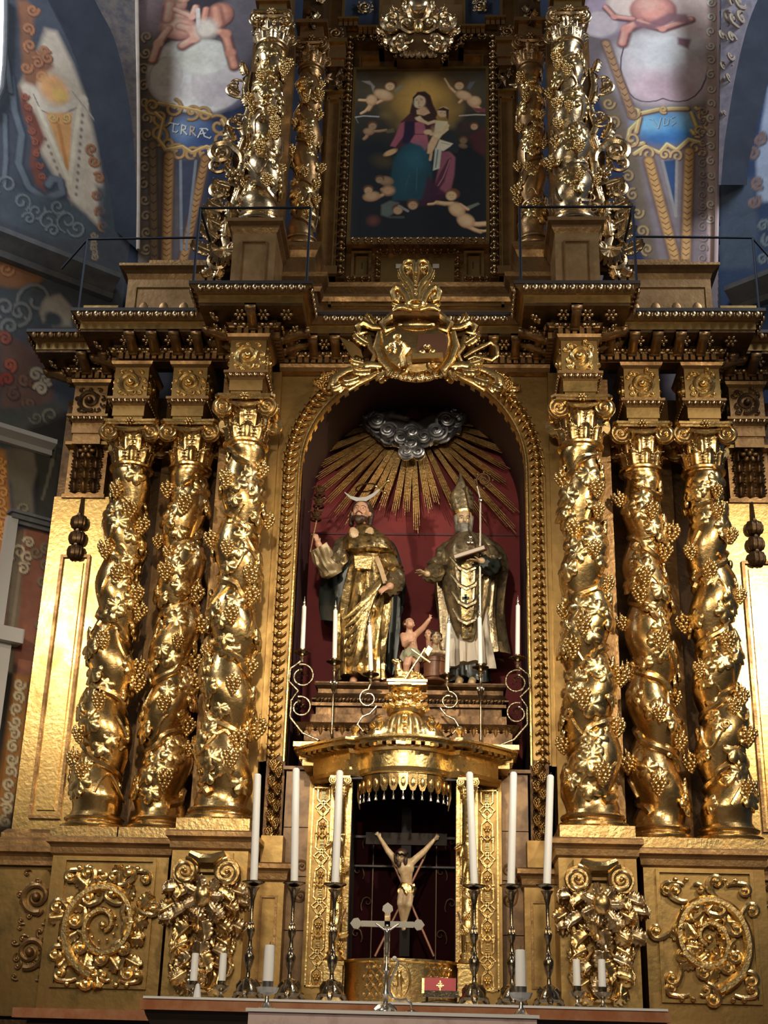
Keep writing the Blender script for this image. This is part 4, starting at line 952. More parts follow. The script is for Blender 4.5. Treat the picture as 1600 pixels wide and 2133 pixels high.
for i,(px,yt,yb_,pxt) in enumerate(cd_):
    Y=-.12; b0=P3(px,yb_,Y); t0=P3(pxt,yt,Y)
    candle('bracket_candle','white '+names[i],b0.x,Y,b0.z,t0.z,.021,math.atan2(t0.x-b0.x,t0.z-b0.z),'bracket candles')
    kind=('long double scroll arm','straight baluster stem','small curled arm','small curled arm','straight baluster stem','long double scroll arm')[i]
    br=empty('candle_bracket',(b0.x,Y,b0.z),'dull silver %s with drip pan holding the %s'%(kind,['leftmost','second','third','fourth','fifth','rightmost'][i]+' bracket candle'),'bracket','candle brackets')
    mk('drip_pan',MB().lathe([(.0,-.035),(.02,-.035),(.045,-.022),(.075,-.008),(.078,.0),(.06,-.002),(.022,-.004),(.024,.03),(.020,.03),(0,-.0)],20,(b0.x,Y,b0.z)),BRASS,br)
    mk('socket',MB().lathe([(.012,-.10),(.020,-.085),(.012,-.07),(.026,-.05),(.016,-.035)],12,(b0.x,Y,b0.z)),SILVER,br)
    s=-1 if i<3 else 1; x=b0.x; z=b0.z-.10
    if i in(0,5):
        for (zc,rr,nm_) in((z-.13,.115,'upper_scroll'),(z-.42,.10,'lower_scroll')):
            q=MB(); c0=(x+(-s)*.01,zc); sp_=spiral(c0,rr,1.0,PI/2-s*.3,s*-1*-1,24,Y,.55); q.tube(sp_,[.010]*25,7); q.ball(sp_[-1],.02,7,5)
            q.tube([(c0[0]-s*rr*.0,Y,c0[1]),(c0[0]-s*.03,Y,c0[1]+.03),(c0[0]+s*.02,Y,c0[1]+.06)],[.006,.012,.004],6)
            for k in range(5): a=k*1.2; q.ball((c0[0]+.04*math.cos(a),Y,c0[1]+.04*math.sin(a)),.010,6,4)
            mk(nm_,q,BRASS,br)
        q=MB(); q.tube([(x,Y,z+.02),(x+s*.10,Y,z-.06),(x+s*.11,Y,z-.18),(x+s*.02,Y,z-.27),(x+s*.08,Y,z-.36),(x+s*.08,Y,z-.52),(x-s*.04,Y,z-.66),(x-s*.18,Y,z-.72),(x-s*.24,.02,z-.74)],[.009,.011,.012,.010,.011,.012,.012,.010,.012],7); mk('arm',q,BRASS,br)
    elif i in(1,4):
        q=MB(); q.lathe([(.008,-.60),(.014,-.57),(.007,-.5),(.010,-.30),(.008,-.20),(.022,-.16),(.030,-.13),(.014,-.10),(.010,0)],10,(x,Y,z)); mk('stem',q,BRASS,br)
        q=MB(); 
        for k in range(4): a=k*PI/2+.4; q.ball((x+.028*math.cos(a),Y+.028*math.sin(a),z-.10),(.014,.014,.024),6,5)
        mk('leaf_knop',q,SILVER,br)
        q=MB().tube([(x,Y,z-.58),(x,.0,z-.62),(x,.06,z-.60)],.010,6); mk('arm',q,BRASS,br)
    else:
        q=MB(); c0=(x+s*.02,z-.13); sp_=spiral(c0,.085,1.1,PI/2,-s,22,Y,.5); q.tube([(x,Y,z+.02)]+sp_,[.009]*24,7); q.ball(sp_[-1],.018,7,5); mk('upper_scroll',q,BRASS,br)
        q=MB(); q.tube([(x-s*.06,Y,z-.20),(x-s*.0,Y,z-.27),(x+s*.07,Y,z-.30),(x+s*.11,Y,z-.37),(x+s*.06,Y,z-.43),(x,.02,z-.44)],.010,7); mk('arm',q,BRASS,br)
# ================= tabernacle =================
TZ=lambda y,Y=-.95: zat(850,y,Y)
tb=empty('tabernacle',(0,-.6,1.87),'small bright gilt temple-like tabernacle with bowed canopy in the middle of the altar','tabernacle')
def arcp(cx,cy,r,a0,a1,n): return [(cx+r*math.cos(a0+(a1-a0)*i/n),cy+r*math.sin(a0+(a1-a0)*i/n)) for i in range(n+1)]
CR=.40; CY=-.62
core=[(-.84,-.30),(-.62,-.40),(-.60,-.78),(-.45,-.86)]+arcp(0,CY-.0,CR,PI+.38,2*PI-.38,16)+[(.45,-.86),(.60,-.78),(.62,-.40),(.84,-.30)]
z1=TZ(1612);z2=TZ(1600);z3=TZ(1565);z4=TZ(1532,-1.1)
# entablature bows forward over the opening
ebase=[(-.80,-.15),(-.80,-.50),(-.60,-.72),(-.46,-.84),(-.37,-.80)]+arcp(0,CY,CR,PI+.50,2*PI-.50,14)+[(.37,-.80),(.46,-.84),(.60,-.72),(.80,-.50),(.80,-.15)]
mk('lower_moulding',MB().sweep([(-.1,z1),(0.0,z1),(.02,z1+.015),(.03,z2),(-.1,z2)],ebase),GOLDB,tb,angle=30)
mk('frieze',MB().sweep([(-.1,z2),(.0,z2),(.0,z3),(-.1,z3)],ebase),GOLDB,tb,angle=30)
mk('bed_moulding',MB().sweep([(-.1,z3),(.02,z3),(.05,z3+.03),(-.1,z3+.03)],ebase),GOLDB,tb,angle=30)
mk('cornice',MB().sweep([(-.2,z3+.05),(.12,z3+.05),(.125,z3+.08),(.15,z3+.09),(.17,z4-.02),(.165,z4),(-.2,z4+.02)],ebase),GOLDB,tb,angle=30)
mb_=MB().box(-.022,.022,-.11,.0,z3+.02,z3+.05).mesh('bracket_block',False); mb_.materials.append(GOLD)
for x,y,a,i in along(ebase,.02,.075,.0): mk('bracket_block',mb_,None,tb,matrix=TR(x,y,0)@RZ(a))
for a_ in [PI+.5+(PI-1)*(k+.5)/9 for k in range(9)]: mk('bracket_block',mb_,None,tb,matrix=TR(CR*math.cos(a_),CY+CR*math.sin(a_),0)@RZ(a_+PI/2))
for s in(-1,1):
    ps=[(s*.80,-.15),(s*.80,-.42),(s*1.0,-.42),(s*1.0,-.1)]
    if s<0: ps=[(-1.0,-.1),(-1.0,-.42),(-.80,-.42),(-.80,-.15)]
    mk('wing_cornice',MB().box(s*.72,s*.95,-.50,-.05,TZ(1572,-.5),TZ(1560,-.5)).box(s*.72,s*.98,-.54,-.05,TZ(1560,-.5),TZ(1550,-.5)).box(s*.72,s*.90,-.46,-.05,TZ(1596,-.5),TZ(1572,-.5)),GOLDB,tb,smooth=False)
# scalloped valance with tassels
for k in range(13):
    a=PI+.22+(PI-.44)*(k+.5)/13; x,y=(CR-.02)*math.cos(a),CY+(CR-.02)*math.sin(a)
    q=MB(); w_=.04; zt=z1
    q.prism([(-w_,zt-.0),(w_,zt-.0),(w_*.95,zt-.09),(w_*.5,zt-.14),(0,zt-.15),(-w_*.5,zt-.14),(-w_*.95,zt-.09)],-.012,.0); q.xf(TR(x,y,0)@RZ(a+PI/2)); l=mk('valance_lappet',q,GOLD,tb,smooth=False)
    q=MB(); q.ball((0,-.016,zt-.075),(.020,.012,.040),8,5); q.xf(TR(x,y,0)@RZ(a+PI/2)); mk('oval_boss',q,GOLDB,l)
    q=MB(); q.tube([(0,-.006,zt-.15),(0,-.006,zt-.17)],.004,5); q.lathe([(.006,-.172),(.012,-.18),(.008,-.195),(.016,-.22),(0,-.222)],8,(0,-.006,zt)); q.xf(TR(x,y,0)@RZ(a+PI/2)); mk('tassel',q,SILVER,l)
q=MB(); q.lathe([(CR-.03,z1-.0),(CR+.005,z1-.0),(CR+.005,z1+.03),(CR-.03,z1+.03)],24,(0,CY,0),PI,2*PI); mk('canopy_rim',q,GOLD,tb)
for s in(-1,1):
    mk('fringe_cord',MB().tube([(s*.38,CY-.08,z1-.02),(s*.385,CY-.08,z1-.15),(s*.37,CY-.09,z1-.26)],[.016,.014,.004],6),SILVG,tb)
# body blocks beside the opening
zo=TZ(1640,-.8); zbm=1.87
for s,side in((-1,'left'),(1,'right')):
    mk('wall_block',MB().box(s*.60,s*.83,-.40,.0,zbm,z1+.05),GOLDF,tb,smooth=False)
    mk('jamb',MB().box(s*.44,s*.47,-.72,-.1,2.22,z1+.02),GOLD,tb,smooth=False)
    mk('inner_wall',MB().box(s*.455,s*.62,-.66,.0,zbm,z1+.02),GOLDB,tb,smooth=False)
    # strapwork pilaster
    x0=s*.705; zt,zb_=TZ(1642,-.43),TZ(2060,-.43); pw=.095
    pf=MB(); 
    for (a,b,c,d) in((x0-pw,x0-pw+.012,zb_,zt),(x0+pw-.012,x0+pw,zb_,zt),(x0-pw,x0+pw,zb_,zb_+.012),(x0-pw,x0+pw,zt-.012,zt)): pf.box(a,b,-.43,-.40,c,d)
    mk('pilaster_frame',pf,GOLDB,tb,smooth=False)
    H=zt-zb_; n=4
    for k in range(n):
        zc=zb_+H*(k+.5)/n; q=MB(); R_=.010; yy=-.415
        for sg in(-1,1):
            q.tube([(x0+sg*.05,yy,zc+.22),(x0+sg*.05,yy,zc+.10),(x0+sg*.02,yy,zc+.07),(x0-sg*.045,yy,zc),(x0+sg*.0,yy,zc-.05),(x0+sg*.045,yy,zc-.09),(x0+sg*.05,yy,zc-.2)],R_,5)
            q.tube([(x0+sg*.0,yy,zc+.09),(x0+sg*.065,yy,zc+.03),(x0,yy,zc-.03),(x0+sg*.03,yy,zc-.07)],R_,5)
            curl_mb(q,x0+sg*.01,zc+.17,.05,PI/2-sg*.3,sg*-1,1.2,.16,yy,.5,n=12)
            curl_mb(q,x0+sg*.01,zc-.17,.05,-PI/2+sg*.3,sg,1.2,.16,yy,.5,n=12)
        for j in range(5): q.box(x0-.018,x0+.018,yy-.008,yy+.01,zc+.10+j*.014,zc+.106+j*.014)
        mk('strapwork',q,GOLDB,tb)
        mk('rosette',ROM[GOLDB.name],None,tb,matrix=TR(x0,-.42,zc-.125)@SL(.07)); mk('rosette',ROM[GOLDB.name],None,tb,matrix=TR(x0,-.42,zc+.0)@SL(.035))
    # small figured column
    cx,cy=s*.535,-.76; zt=z1; zb_=1.87; Hc=zt-zb_
    cl=MB(); cl.box(cx-.075,cx+.075,cy-.075,cy+.075,zb_,zb_+.30); cl.box(cx-.085,cx+.085,cy-.085,cy+.085,zb_+.30,zb_+.33)
    mk('column_pedestal',cl,GOLDB,tb,smooth=False)
    cl=MB(); cl.lathe([(.075,.34),(.078,.36),(.06,.38),(.066,.40),(.05,.42),(.055,.60),(.058,.62),(.052,.64),(.050,1.0),(.046,Hc-.20),(.05,Hc-.19),(.05,Hc-.17)],18,(cx,cy,zb_)); mk('column_shaft',cl,GOLDB,tb)
    for k in range(8):
        a=2*PI*k/8; mk('acanthus_leaf',ACM[GOLDB.name],None,tb,matrix=TR(cx+.045*math.cos(a),cy+.045*math.sin(a),zt-.17)@RZ(a+PI/2)@SL(.06,.12,.13))
    for k in range(2): mk('volute',VOM[GOLDB.name],None,tb,matrix=TR(cx+(-1,1)[k]*.06,cy-.06,zt-.035)@SL((1,-1)[k]*.04,.05,.04))
    mk('abacus',MB().box(cx-.085,cx+.085,cy-.08,cy+.08,zt-.02,zt),GOLDB,tb,smooth=False)
    q=MB(); zf=zb_+Hc*.62
    # cherub in relief wound round the shaft
    q.ball((cx,cy-.07,zf+.20),(.034,.034,.04),9,6); q.cap((cx,cy-.065,zf+.14),(cx+s*.01,cy-.06,zf+.02),.042,.04); q.cap((cx-.04,cy-.06,zf+.13),(cx-.06,cy-.07,zf+.04),.018,.014); q.cap((cx+.04,cy-.06,zf+.13),(cx+.05,cy-.08,zf+.20),.018,.014)
    q.cap((cx-.015,cy-.06,zf),(cx-.035,cy-.07,zf-.10),.026,.018); q.cap((cx+.02,cy-.06,zf),(cx+.03,cy-.07,zf-.11),.026,.018)
    mk('cherub_relief',fuse(q,.007,2),GOLDB,tb)
    for k in range(9): mk('acanthus_leaf',ACM[GOLDB.name],None,tb,matrix=TR(cx+.045*math.sin(k*2.2),cy-.045,zb_+.42+k*.105)@RY(k*1.3)@SL(.07,.14,.09))
    for k in range(8): mk('rosette',ROM[GOLDB.name],None,tb,matrix=TR(cx+.05*math.cos(k*2.4),cy-.05,zb_+.46+k*.115)@SL(.055))
    # little bracket wires
    mk('hinge_loop',MB().tube([(s*.455,-.80,2.6),(s*.47,-.83,2.56),(s*.49,-.84,2.50)],.008,5),WOOD,tb)
# dark interior
mk('interior_back',MB().box(-.46,.46,-.14,-.10,2.1,z1),mat('very_dark_red',(.014,.001,.002),0,.9,spec=.1),tb,smooth=False)
mk('interior_vault',MB().box(-.46,.46,-.80,-.1,z1-.02,z1),DARK,tb,smooth=False)
for s in(-1,1):
    mk('interior_side',MB().box(s*.435,s*.445,-.70,-.12,2.2,z1-.02),DARK,tb,smooth=False)
    q=MB(); q.box(s*.27,s*.278,-.17,-.14,2.24,3.3)
    for k in range(4): curl_mb(q,s*.36,2.4+.26*k,.09,PI/2,(-1)**k,1.1,.06,-.16,.8,bulb=False)
    mk('interior_ornament',q,mat('dim_gilt_line',(.10,.06,.03),.5,.5),tb)
mk('opening_frame',MB().box(-.45,.45,-.20,-.16,3.02,3.035).box(-.45,.45,-.17,-.13,3.27,3.29),DARK,tb,smooth=False)
# bowed base panel with lattice
zq0,zq1=1.87,TZ(1997,-1.02)
q=MB(); q.lathe([(.44,zq0),(.46,zq0),(.46,zq0+.02),(.45,zq0+.03),(.45,zq1-.03),(.465,zq1-.02),(.465,zq1),(.30,zq1)],36,(0,-.60,0),PI+.12,2*PI-.12); mk('bowed_base',q,GOLDB,tb)
q=MB(); hh=zq1-zq0-.08; z0=zq0+.05
def onb(t,z,o=.0): a=PI+.12+(PI-.24)*t; return ((.452+o)*math.cos(a),-.60+(.452+o)*math.sin(a),z)
for k in range(-3,15):
    for d in(1,-1):
        p_=[]
        for i in range(9):
            f=i/8; t=(k*.055+.18*f if d>0 else k*.055+.18*(1-f))+.12
            if .26<t<.46 or .66<t<.9: p_.append(onb(t,z0+hh*f,.002))
            elif len(p_)>1: q.tube(p_,.006,4); p_=[]
            else: p_=[]
        if len(p_)>1: q.tube(p_,.006,4)
mk('lattice',q,GOLD,tb)
for i in range(9):
    for j in range(4):
        t=.27+.045*i+(.0225 if j%2 else 0)
        if i>4: t+=.20
        if t>.92: continue
        q=MB().ball(onb(t,z0+hh*(j+.5)/4,.003),.013,7,5); mk('stud',q,SILVG,tb)
q=MB(); cxm=onb(.50,z0+hh*.5,.0); q.tube([(cxm[0]+.085*math.cos(k*PI/14),-1.062,cxm[2]+.135*math.sin(k*PI/14)) for k in range(28)],.011,6,closed=True); mk('medallion_rim',q,GOLDB,tb)
q=MB(); q.ball((cxm[0],-1.05,cxm[2]+.06),.022,8,6); q.cap((cxm[0],-1.05,cxm[2]+.03),(cxm[0]+.005,-1.05,cxm[2]-.04),.024,.02); q.cap((cxm[0]-.01,-1.05,cxm[2]-.04),(cxm[0]-.02,-1.05,cxm[2]-.11),.014,.009); q.cap((cxm[0]+.01,-1.05,cxm[2]-.04),(cxm[0]+.02,-1.05,cxm[2]-.11),.014,.009); q.cap((cxm[0]-.02,-1.05,cxm[2]+.02),(cxm[0]-.045,-1.05,cxm[2]+.05),.010,.007); q.cap((cxm[0]+.02,-1.05,cxm[2]+.02),(cxm[0]+.04,-1.05,cxm[2]-.02),.010,.007)
mk('medallion_figure',fuse(q,.006,1),GOLDB,tb)
# dome
dm=empty('tabernacle_dome',(0,-.62,z4),'ribbed gilt dome with cherub heads and little urns on top of the tabernacle','dome')
def melon(cx,cy,z0,R_,H_,n,name,flute=.07,seg=72,top=.12):
    m=MB()
    def fn(u,v): 
        a=u*2*PI; k=1-flute*(1-abs(math.cos(n*a/2))**.6); rr=R_*(math.cos(v*PI/2*.93)**.85)*k; return (cx+rr*math.cos(a),cy+rr*math.sin(a),z0+H_*math.sin(v*PI/2*.93))
    m.grid(fn,seg,12,True); return mk(name,m,GOLDB,dm)
melon(0,-.62,z4,.37,.25,20,'lower_dome',.10); melon(0,-.78,z4+.01,.21,.27,14,'front_dome',.10)
mk('dome_ring',MB().lathe([(.26,0),(.38,0),(.385,.025),(.36,.04),(.26,.04)],36,(0,-.60,z4)),GOLDB,dm)
zl=TZ(1472,-.75); zp=TZ(1432,-.7)
mk('lantern',MB().lathe([(.16,-.06),(.17,-.03),(.12,0),(.11,.05),(.13,.10),(.10,.14),(.14,.16),(.15,zp-zl)],20,(0,-.68,zl)),GOLDB,dm)
for row,(zz_,n,rr) in enumerate(((zl+.0,7,.145),(zl+.085,6,.125))):
    for k in range(n):
        a=PI+PI*(k+.5)/n
        q=MB(); c_=Vector((rr*math.cos(a),-.68+rr*math.sin(a),zz_+.02*math.sin(k*3))); q.ball(c_,(.030,.030,.034),8,6); q.ball(c_+Vector((0,-.02,-.006)),.010,5,4)
        h_=mk('cherub_head',q,GOLDB,dm)
        for s in(-1,1): mk('wing',ACM[GOLDB.name],None,dm,matrix=TR(c_.x+s*.03*abs(math.sin(a)),c_.y,c_.z-.01)@RY(s*1.2)@SL(.05,.10,.07))
for k in (0,5): mk('acanthus_leaf',ACM[GOLDB.name],None,dm,matrix=TR(-.22+.088*k,-.80+abs(k-2.5)*.05,z4+.16-abs(k-2.5)*.02)@RY(.3*(k-2.5))@SL(.10,.2,.13))
mk('front_drop',MB().ball((0,-.93,z4+.20),.03,8,6).ball((0,-.95,z4+.14),.03,8,6).ball((0,-.965,z4+.085),.026,8,6),GOLDB,dm)
for k in(-1,1):
    mk('curved_bracket',MB().tube([(k*.10,-.72,zp),(k*.12,-.72,zp-.05),(k*.09,-.72,zp-.08),(k*.13,-.72,zp-.13)],[.022,.018,.014,.02],6),GOLDB,dm)
mk('platform',MB().box(-.155,.175,-.82,-.56,zp-.005,zp+.015).box(-.165,.185,-.83,-.55,zp+.02,zp+.04),GOLDB,dm,smooth=False)
for (px,y0,y1,Y,l) in((740,1497,1533,-.80,'outer left'),(789,1477,1526,-1.02,'inner left'),(899,1477,1526,-1.02,'inner right'),(957,1500,1535,-.80,'outer right')):
    p0=P3(px,y1,Y); H_=P3(px,y0,Y).z-p0.z
    u=empty('urn_finial',(p0.x,Y,z4),'small gilt urn standing at the %s edge of the tabernacle dome'%l,'urn')
    mk('foot',MB().box(p0.x-.03,p0.x+.03,Y-.03,Y+.03,z4,z4+.05),GOLDB,u,smooth=False)
    mk('bowl',MB().lathe([(.014,.05),(.02,.065),(.012,.08),(.034,.11),(.036,.13),(.022,.15),(.016,H_*.75),(.026,H_*.8),(.028,H_*.84),(.010,H_*.88),(.014,H_*.94),(0,H_)],12,(p0.x,Y,z4)),GOLDB,u)
# lamb
zt=zp+.04; lb=empty('lamb',(0.01,-.7,zt),'small gilded lying lamb with a slanted staff cross on the tabernacle top','lamb')
q=MB(); q.ball((.03,-.70,zt+.055),(.105,.05,.05),14,8); q.ball((-.06,-.70,zt+.08),(.045,.04,.055),10,7); q.cap((-.07,-.70,zt+.10),(-.075,-.71,zt+.17),.034,.028); q.ball((-.095,-.72,zt+.185),(.042,.026,.026),10,7,RY(.35))
for (a,b) in(((-.06,-.74,zt+.03),(-.15,-.76,zt+.015)),((-.03,-.76,zt+.02),(-.13,-.79,zt+.012)),((.09,-.74,zt+.03),(.03,-.78,zt+.012)),((.12,-.70,zt+.04),(.14,-.75,zt+.012))): q.cap(a,b,.02,.012)
q.cap((.13,-.70,zt+.06),(.16,-.70,zt+.03),.018,.012)
bd=mk('body',fuse(q,.007,2),GOLDB,lb)
q=MB(); rnd=random.Random(9)
for k in range(60):
    a=rnd.uniform(0,2*PI); t=rnd.uniform(-1,1); q.ball((.03+.10*t,-.70-.045*abs(math.cos(a))*math.sqrt(1-t*t),zt+.055+.05*math.sin(a)*math.sqrt(1-t*t)),.013,5,4)
mk('fleece_curls',q,GOLDB,lb,stuff=True)
for s in(-1,1): mk('ear',MB().ball((-.075+.01*s,-.72+.025*s,zt+.195),(.018,.008,.01),6,4),GOLDB,lb)
for s in(0,): mk('eye',MB().ball((-.10,-.746,zt+.192),.005,6,4),HAIR,lb)
st=empty('staff_cross',tuple(P3(845,1415,-.76)),'slanted gilt staff cross leaning over the lamb','cross')
a_,b_=P3(843,1416,-.77),P3(886,1350,-.77); mk('staff',MB().tube([a_,b_],.010,7),GOLDL,st)
mk('crossbar',MB().tube([P3(858,1353,-.775),P3(896,1380,-.775)],.011,7),GOLDL,st)
mk('banner',MB().prism([(P3(884,1358,-.77).x,P3(884,1358,-.77).z),(P3(893,1346,-.77).x,P3(893,1346,-.77).z),(P3(901,1353,-.77).x,P3(901,1353,-.77).z),(P3(892,1368,-.77).x,P3(892,1368,-.77).z)],-.79,-.75),GOLDL,st,smooth=False)
# ---- crucifix in the opening ----
YC=-.42; cr=empty('crucifix',tuple(P3(845,1993,YC)),'dark wooden crucifix with painted body of Christ inside the tabernacle opening','crucifix')
v0,v1=P3(842,1992,YC),P3(848,1682,YC); mk('upright',MB().box(v0.x-.042,v0.x+.042,YC,YC+.04,v0.z,v1.z),BLACKW,cr,smooth=False)
c0,c1=P3(762,1746,YC),P3(931,1749,YC); mk('crossbeam',MB().box(c0.x,c1.x,YC-.01,YC+.035,c0.z-.05,c0.z+.05),mat('cross_wood',(.02,.013,.009),0,.6,spec=.2),cr,smooth=False)
cb=empty('person',tuple(P3(845,1850,YC-.08)),'painted wooden Christ figure with raised arms nailed to the dark cross','person')
J=lambda x,y,d=.08: P3(x,y,YC-d)
b=MB(); hc=J(836,1783,.13); Mh=head(b,hc,.052,-.35,.35,.25)
b.cap(J(838,1790,.10),J(843,1798,.08),.022,.03); s1,s2=J(829,1798,.07),J(858,1796,.07); b.cap(s1,s2,.036,.036); b.ball(J(845,1808,.09),(.075,.05,.07),12,8); b.cap(J(846,1808,.08),J(847,1838,.07),.062,.045,12); b.ball(J(847,1848,.07),(.062,.048,.05))
for sh_,el_,hd_,d in((s1,J(808,1772,.05),J(792,1746,.03),(-.35,-.1,.5)),(s2,J(884,1773,.05),J(904,1750,.03),(.4,-.1,.5))): b.cap(sh_,el_,.033,.026); b.cap(el_,hd_,.025,.016); hand(b,hd_,d,(0,-1,0),.045,.5,.6)
for hp_,kn,an in((J(841,1852),J(835,1882,.13),J(839,1922,.06)),(J(853,1852),J(851,1884,.14),J(843,1920,.07))): b.cap(hp_,kn,.046,.034); b.cap(kn,an,.032,.018)
b.cap(J(839,1922,.06),J(840,1936,.10),.018,.014); b.cap(J(843,1920,.07),J(842,1935,.11),.018,.014)
mk('body',fuse(b,.006,3),SKINP,cb); eyes(cb,Mh,.052)
h=MB(); h.ball(Mh@Vector((0,.014,.014)),(.052,.05,.05),10,7); h.ball(Mh@Vector((-.045,0,-.03)),(.02,.025,.05)); h.ball(Mh@Vector((.042,0,-.03)),(.02,.025,.05)); h.ball(Mh@Vector((0,-.036,-.058)),(.022,.02,.03)); mk('hair',fuse(h,.006,1),HAIR,cb)
q=MB(); q.tube([Mh@Vector((.05*math.cos(k*PI/8),.05*math.sin(k*PI/8)+.004,.026+.006*math.sin(k*3))) for k in range(16)],.009,5,closed=True); mk('thorn_crown',q,BLACKW,cb)
mk('loincloth',loft([(J(846,1868).z,J(846,1868).x,YC-.08,.07,.06,1.2),(J(847,1856).z,J(847,1856).x,YC-.08,.078,.062,1),(J(848,1842).z,J(848,1842).x,YC-.075,.062,.055,.6)],7,.14,6,.9,30),GOLDL,cb)
for k,(a,b_,l) in enumerate(((J(815,1788,.03),J(904,1992,.10),'falling to the right'),(J(882,1790,.03),J(781,1992,.10),'falling to the left'))):
    r=empty('passion_rod',tuple(b_),'thin reddish rod crossing behind the Christ figure, %s'%l,'rod'); mk('shaft',MB().tube([a,b_],.010,7),mat('rod_wood',(.25,.10,.05),0,.4),r)
    mk('tip',MB().tube([a,a+(a-b_).normalized()*.05],[.012,.003],6),SILVG,r)
# marble wall panels flanking
for s,l in((-1,'left'),(1,'right')):
    r=empty('marble_panel',(s*.97,-.1,1.87),'brown veined marble wall panel %s of the tabernacle with stacked slabs'%l,'panel')
    z=1.87; rows=[.62,.45,.42,.50]
    for k,hh_ in enumerate(rows):
        mk('slab',MB().box(s*.845,s*1.075,-.12+.004*(k%2),.1,z,z+hh_-.008),BROWNM,r,smooth=False); z+=hh_
    mk('ledge',MB().box(s*.80,s*1.10,-.16,.1,z,z+.03),BROWNM,r,smooth=False)
    q=MB(); curl_mb(q,s*.96,2.9,.12,PI/2,s,1.3,.10,-.12,1.0); curl_mb(q,s*.96,2.9,.12,-PI/2,-s,1.3,.10,-.12,1.0); mk('inlay_scroll',q,BROWNM,r)
    # hanging carved drop over the side pedestal, between niche frame and forward column
    g=empty('carved_drop',(s*1.17,-.2,3.3),'dark gilt hanging fruit and leaf drop below the %s foot of the niche frame'%l,'drop')
    for k in range(9):
        zz_=3.95-.075*k; mk('acanthus_leaf',ACM[DARKG.name if k%2 else GOLD.name],None,g,matrix=TR(s*1.18+.03*(-1)**k,-.06,zz_)@RY(PI+(-1)**k*.5)@SL(.13,.25,.14)); mk('grape_cluster',GRAPE,None,g,matrix=TR(s*1.18-.03*(-1)**k,-.08,zz_-.03)@SL(.08))
    mk('back_board',MB().box(s*1.10,s*1.27,-.05,.0,3.25,4.0),DARKG,g,smooth=False)
# ================= altar shelf and front altar =================
SY=-1.95; sz=zat(690,2084,SY)
al=empty('altar_shelf',(0,-1.3,1.2),'orange brown marble altar shelf carrying the six tall candlesticks','altar')
mk('white_edge',MB().box(-1.80,1.92,SY,-.5,sz-.016,sz),WHITEM,al,smooth=False)
mk('slab',MB().box(-1.82,1.94,SY+.01,-.5,sz-.09,sz-.018),ORANGEM,al,smooth=False)
mk('under_moulding',MB().sweep([(-.1,sz-.20),(.0,sz-.20),(.04,sz-.12),(.05,sz-.092),(-.1,sz-.092)],[(-1.75,-.6),(-1.75,SY+.12),(1.87,SY+.12),(1.87,-.6)]),DARK,al,smooth=False)
mk('body',MB().box(-1.7,1.8,SY+.3,-.3,0,sz-.2),ORANGEM,al,smooth=False)
for s,l in((-1,'left'),(1,'right')):
    r=empty('stone_plinth',(s*2.4,-.5,0),'orange brown marble plinth course under the %s pedestals'%l,'plinth')
    zt=1.80
    mk('top_course',MB().box(s*1.78,s*3.14,-.62,.4,zt-.075,zt),ORANGEM,r,smooth=False)
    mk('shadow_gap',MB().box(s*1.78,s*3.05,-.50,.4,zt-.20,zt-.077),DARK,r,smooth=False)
    mk('lower_course',MB().box(s*1.78,s*2.95,-.56,.4,0,zt-.20),ORANGEM,r,smooth=False)
    mk('corner_block',MB().box(s*3.15,s*3.75,.1,.5,0,1.72),DARKG,r,smooth=False)
FY=-3.3; fz=zat(515,2099,FY); fx0=at(512,2099,FY).x; fx1=at(1124,2121,FY).x
fa=empty('front_altar',(0,FY,0),'free-standing pale pink marble altar table at the bottom edge','altar')
mk('top_slab',MB().box(fx0,fx1,FY,FY+.95,fz-.02,fz),WHITEM,fa,smooth=False)
mk('frontal',MB().box(fx0+.015,fx1-.015,FY+.02,FY+.9,0,fz-.022),PINKM,fa,smooth=False)
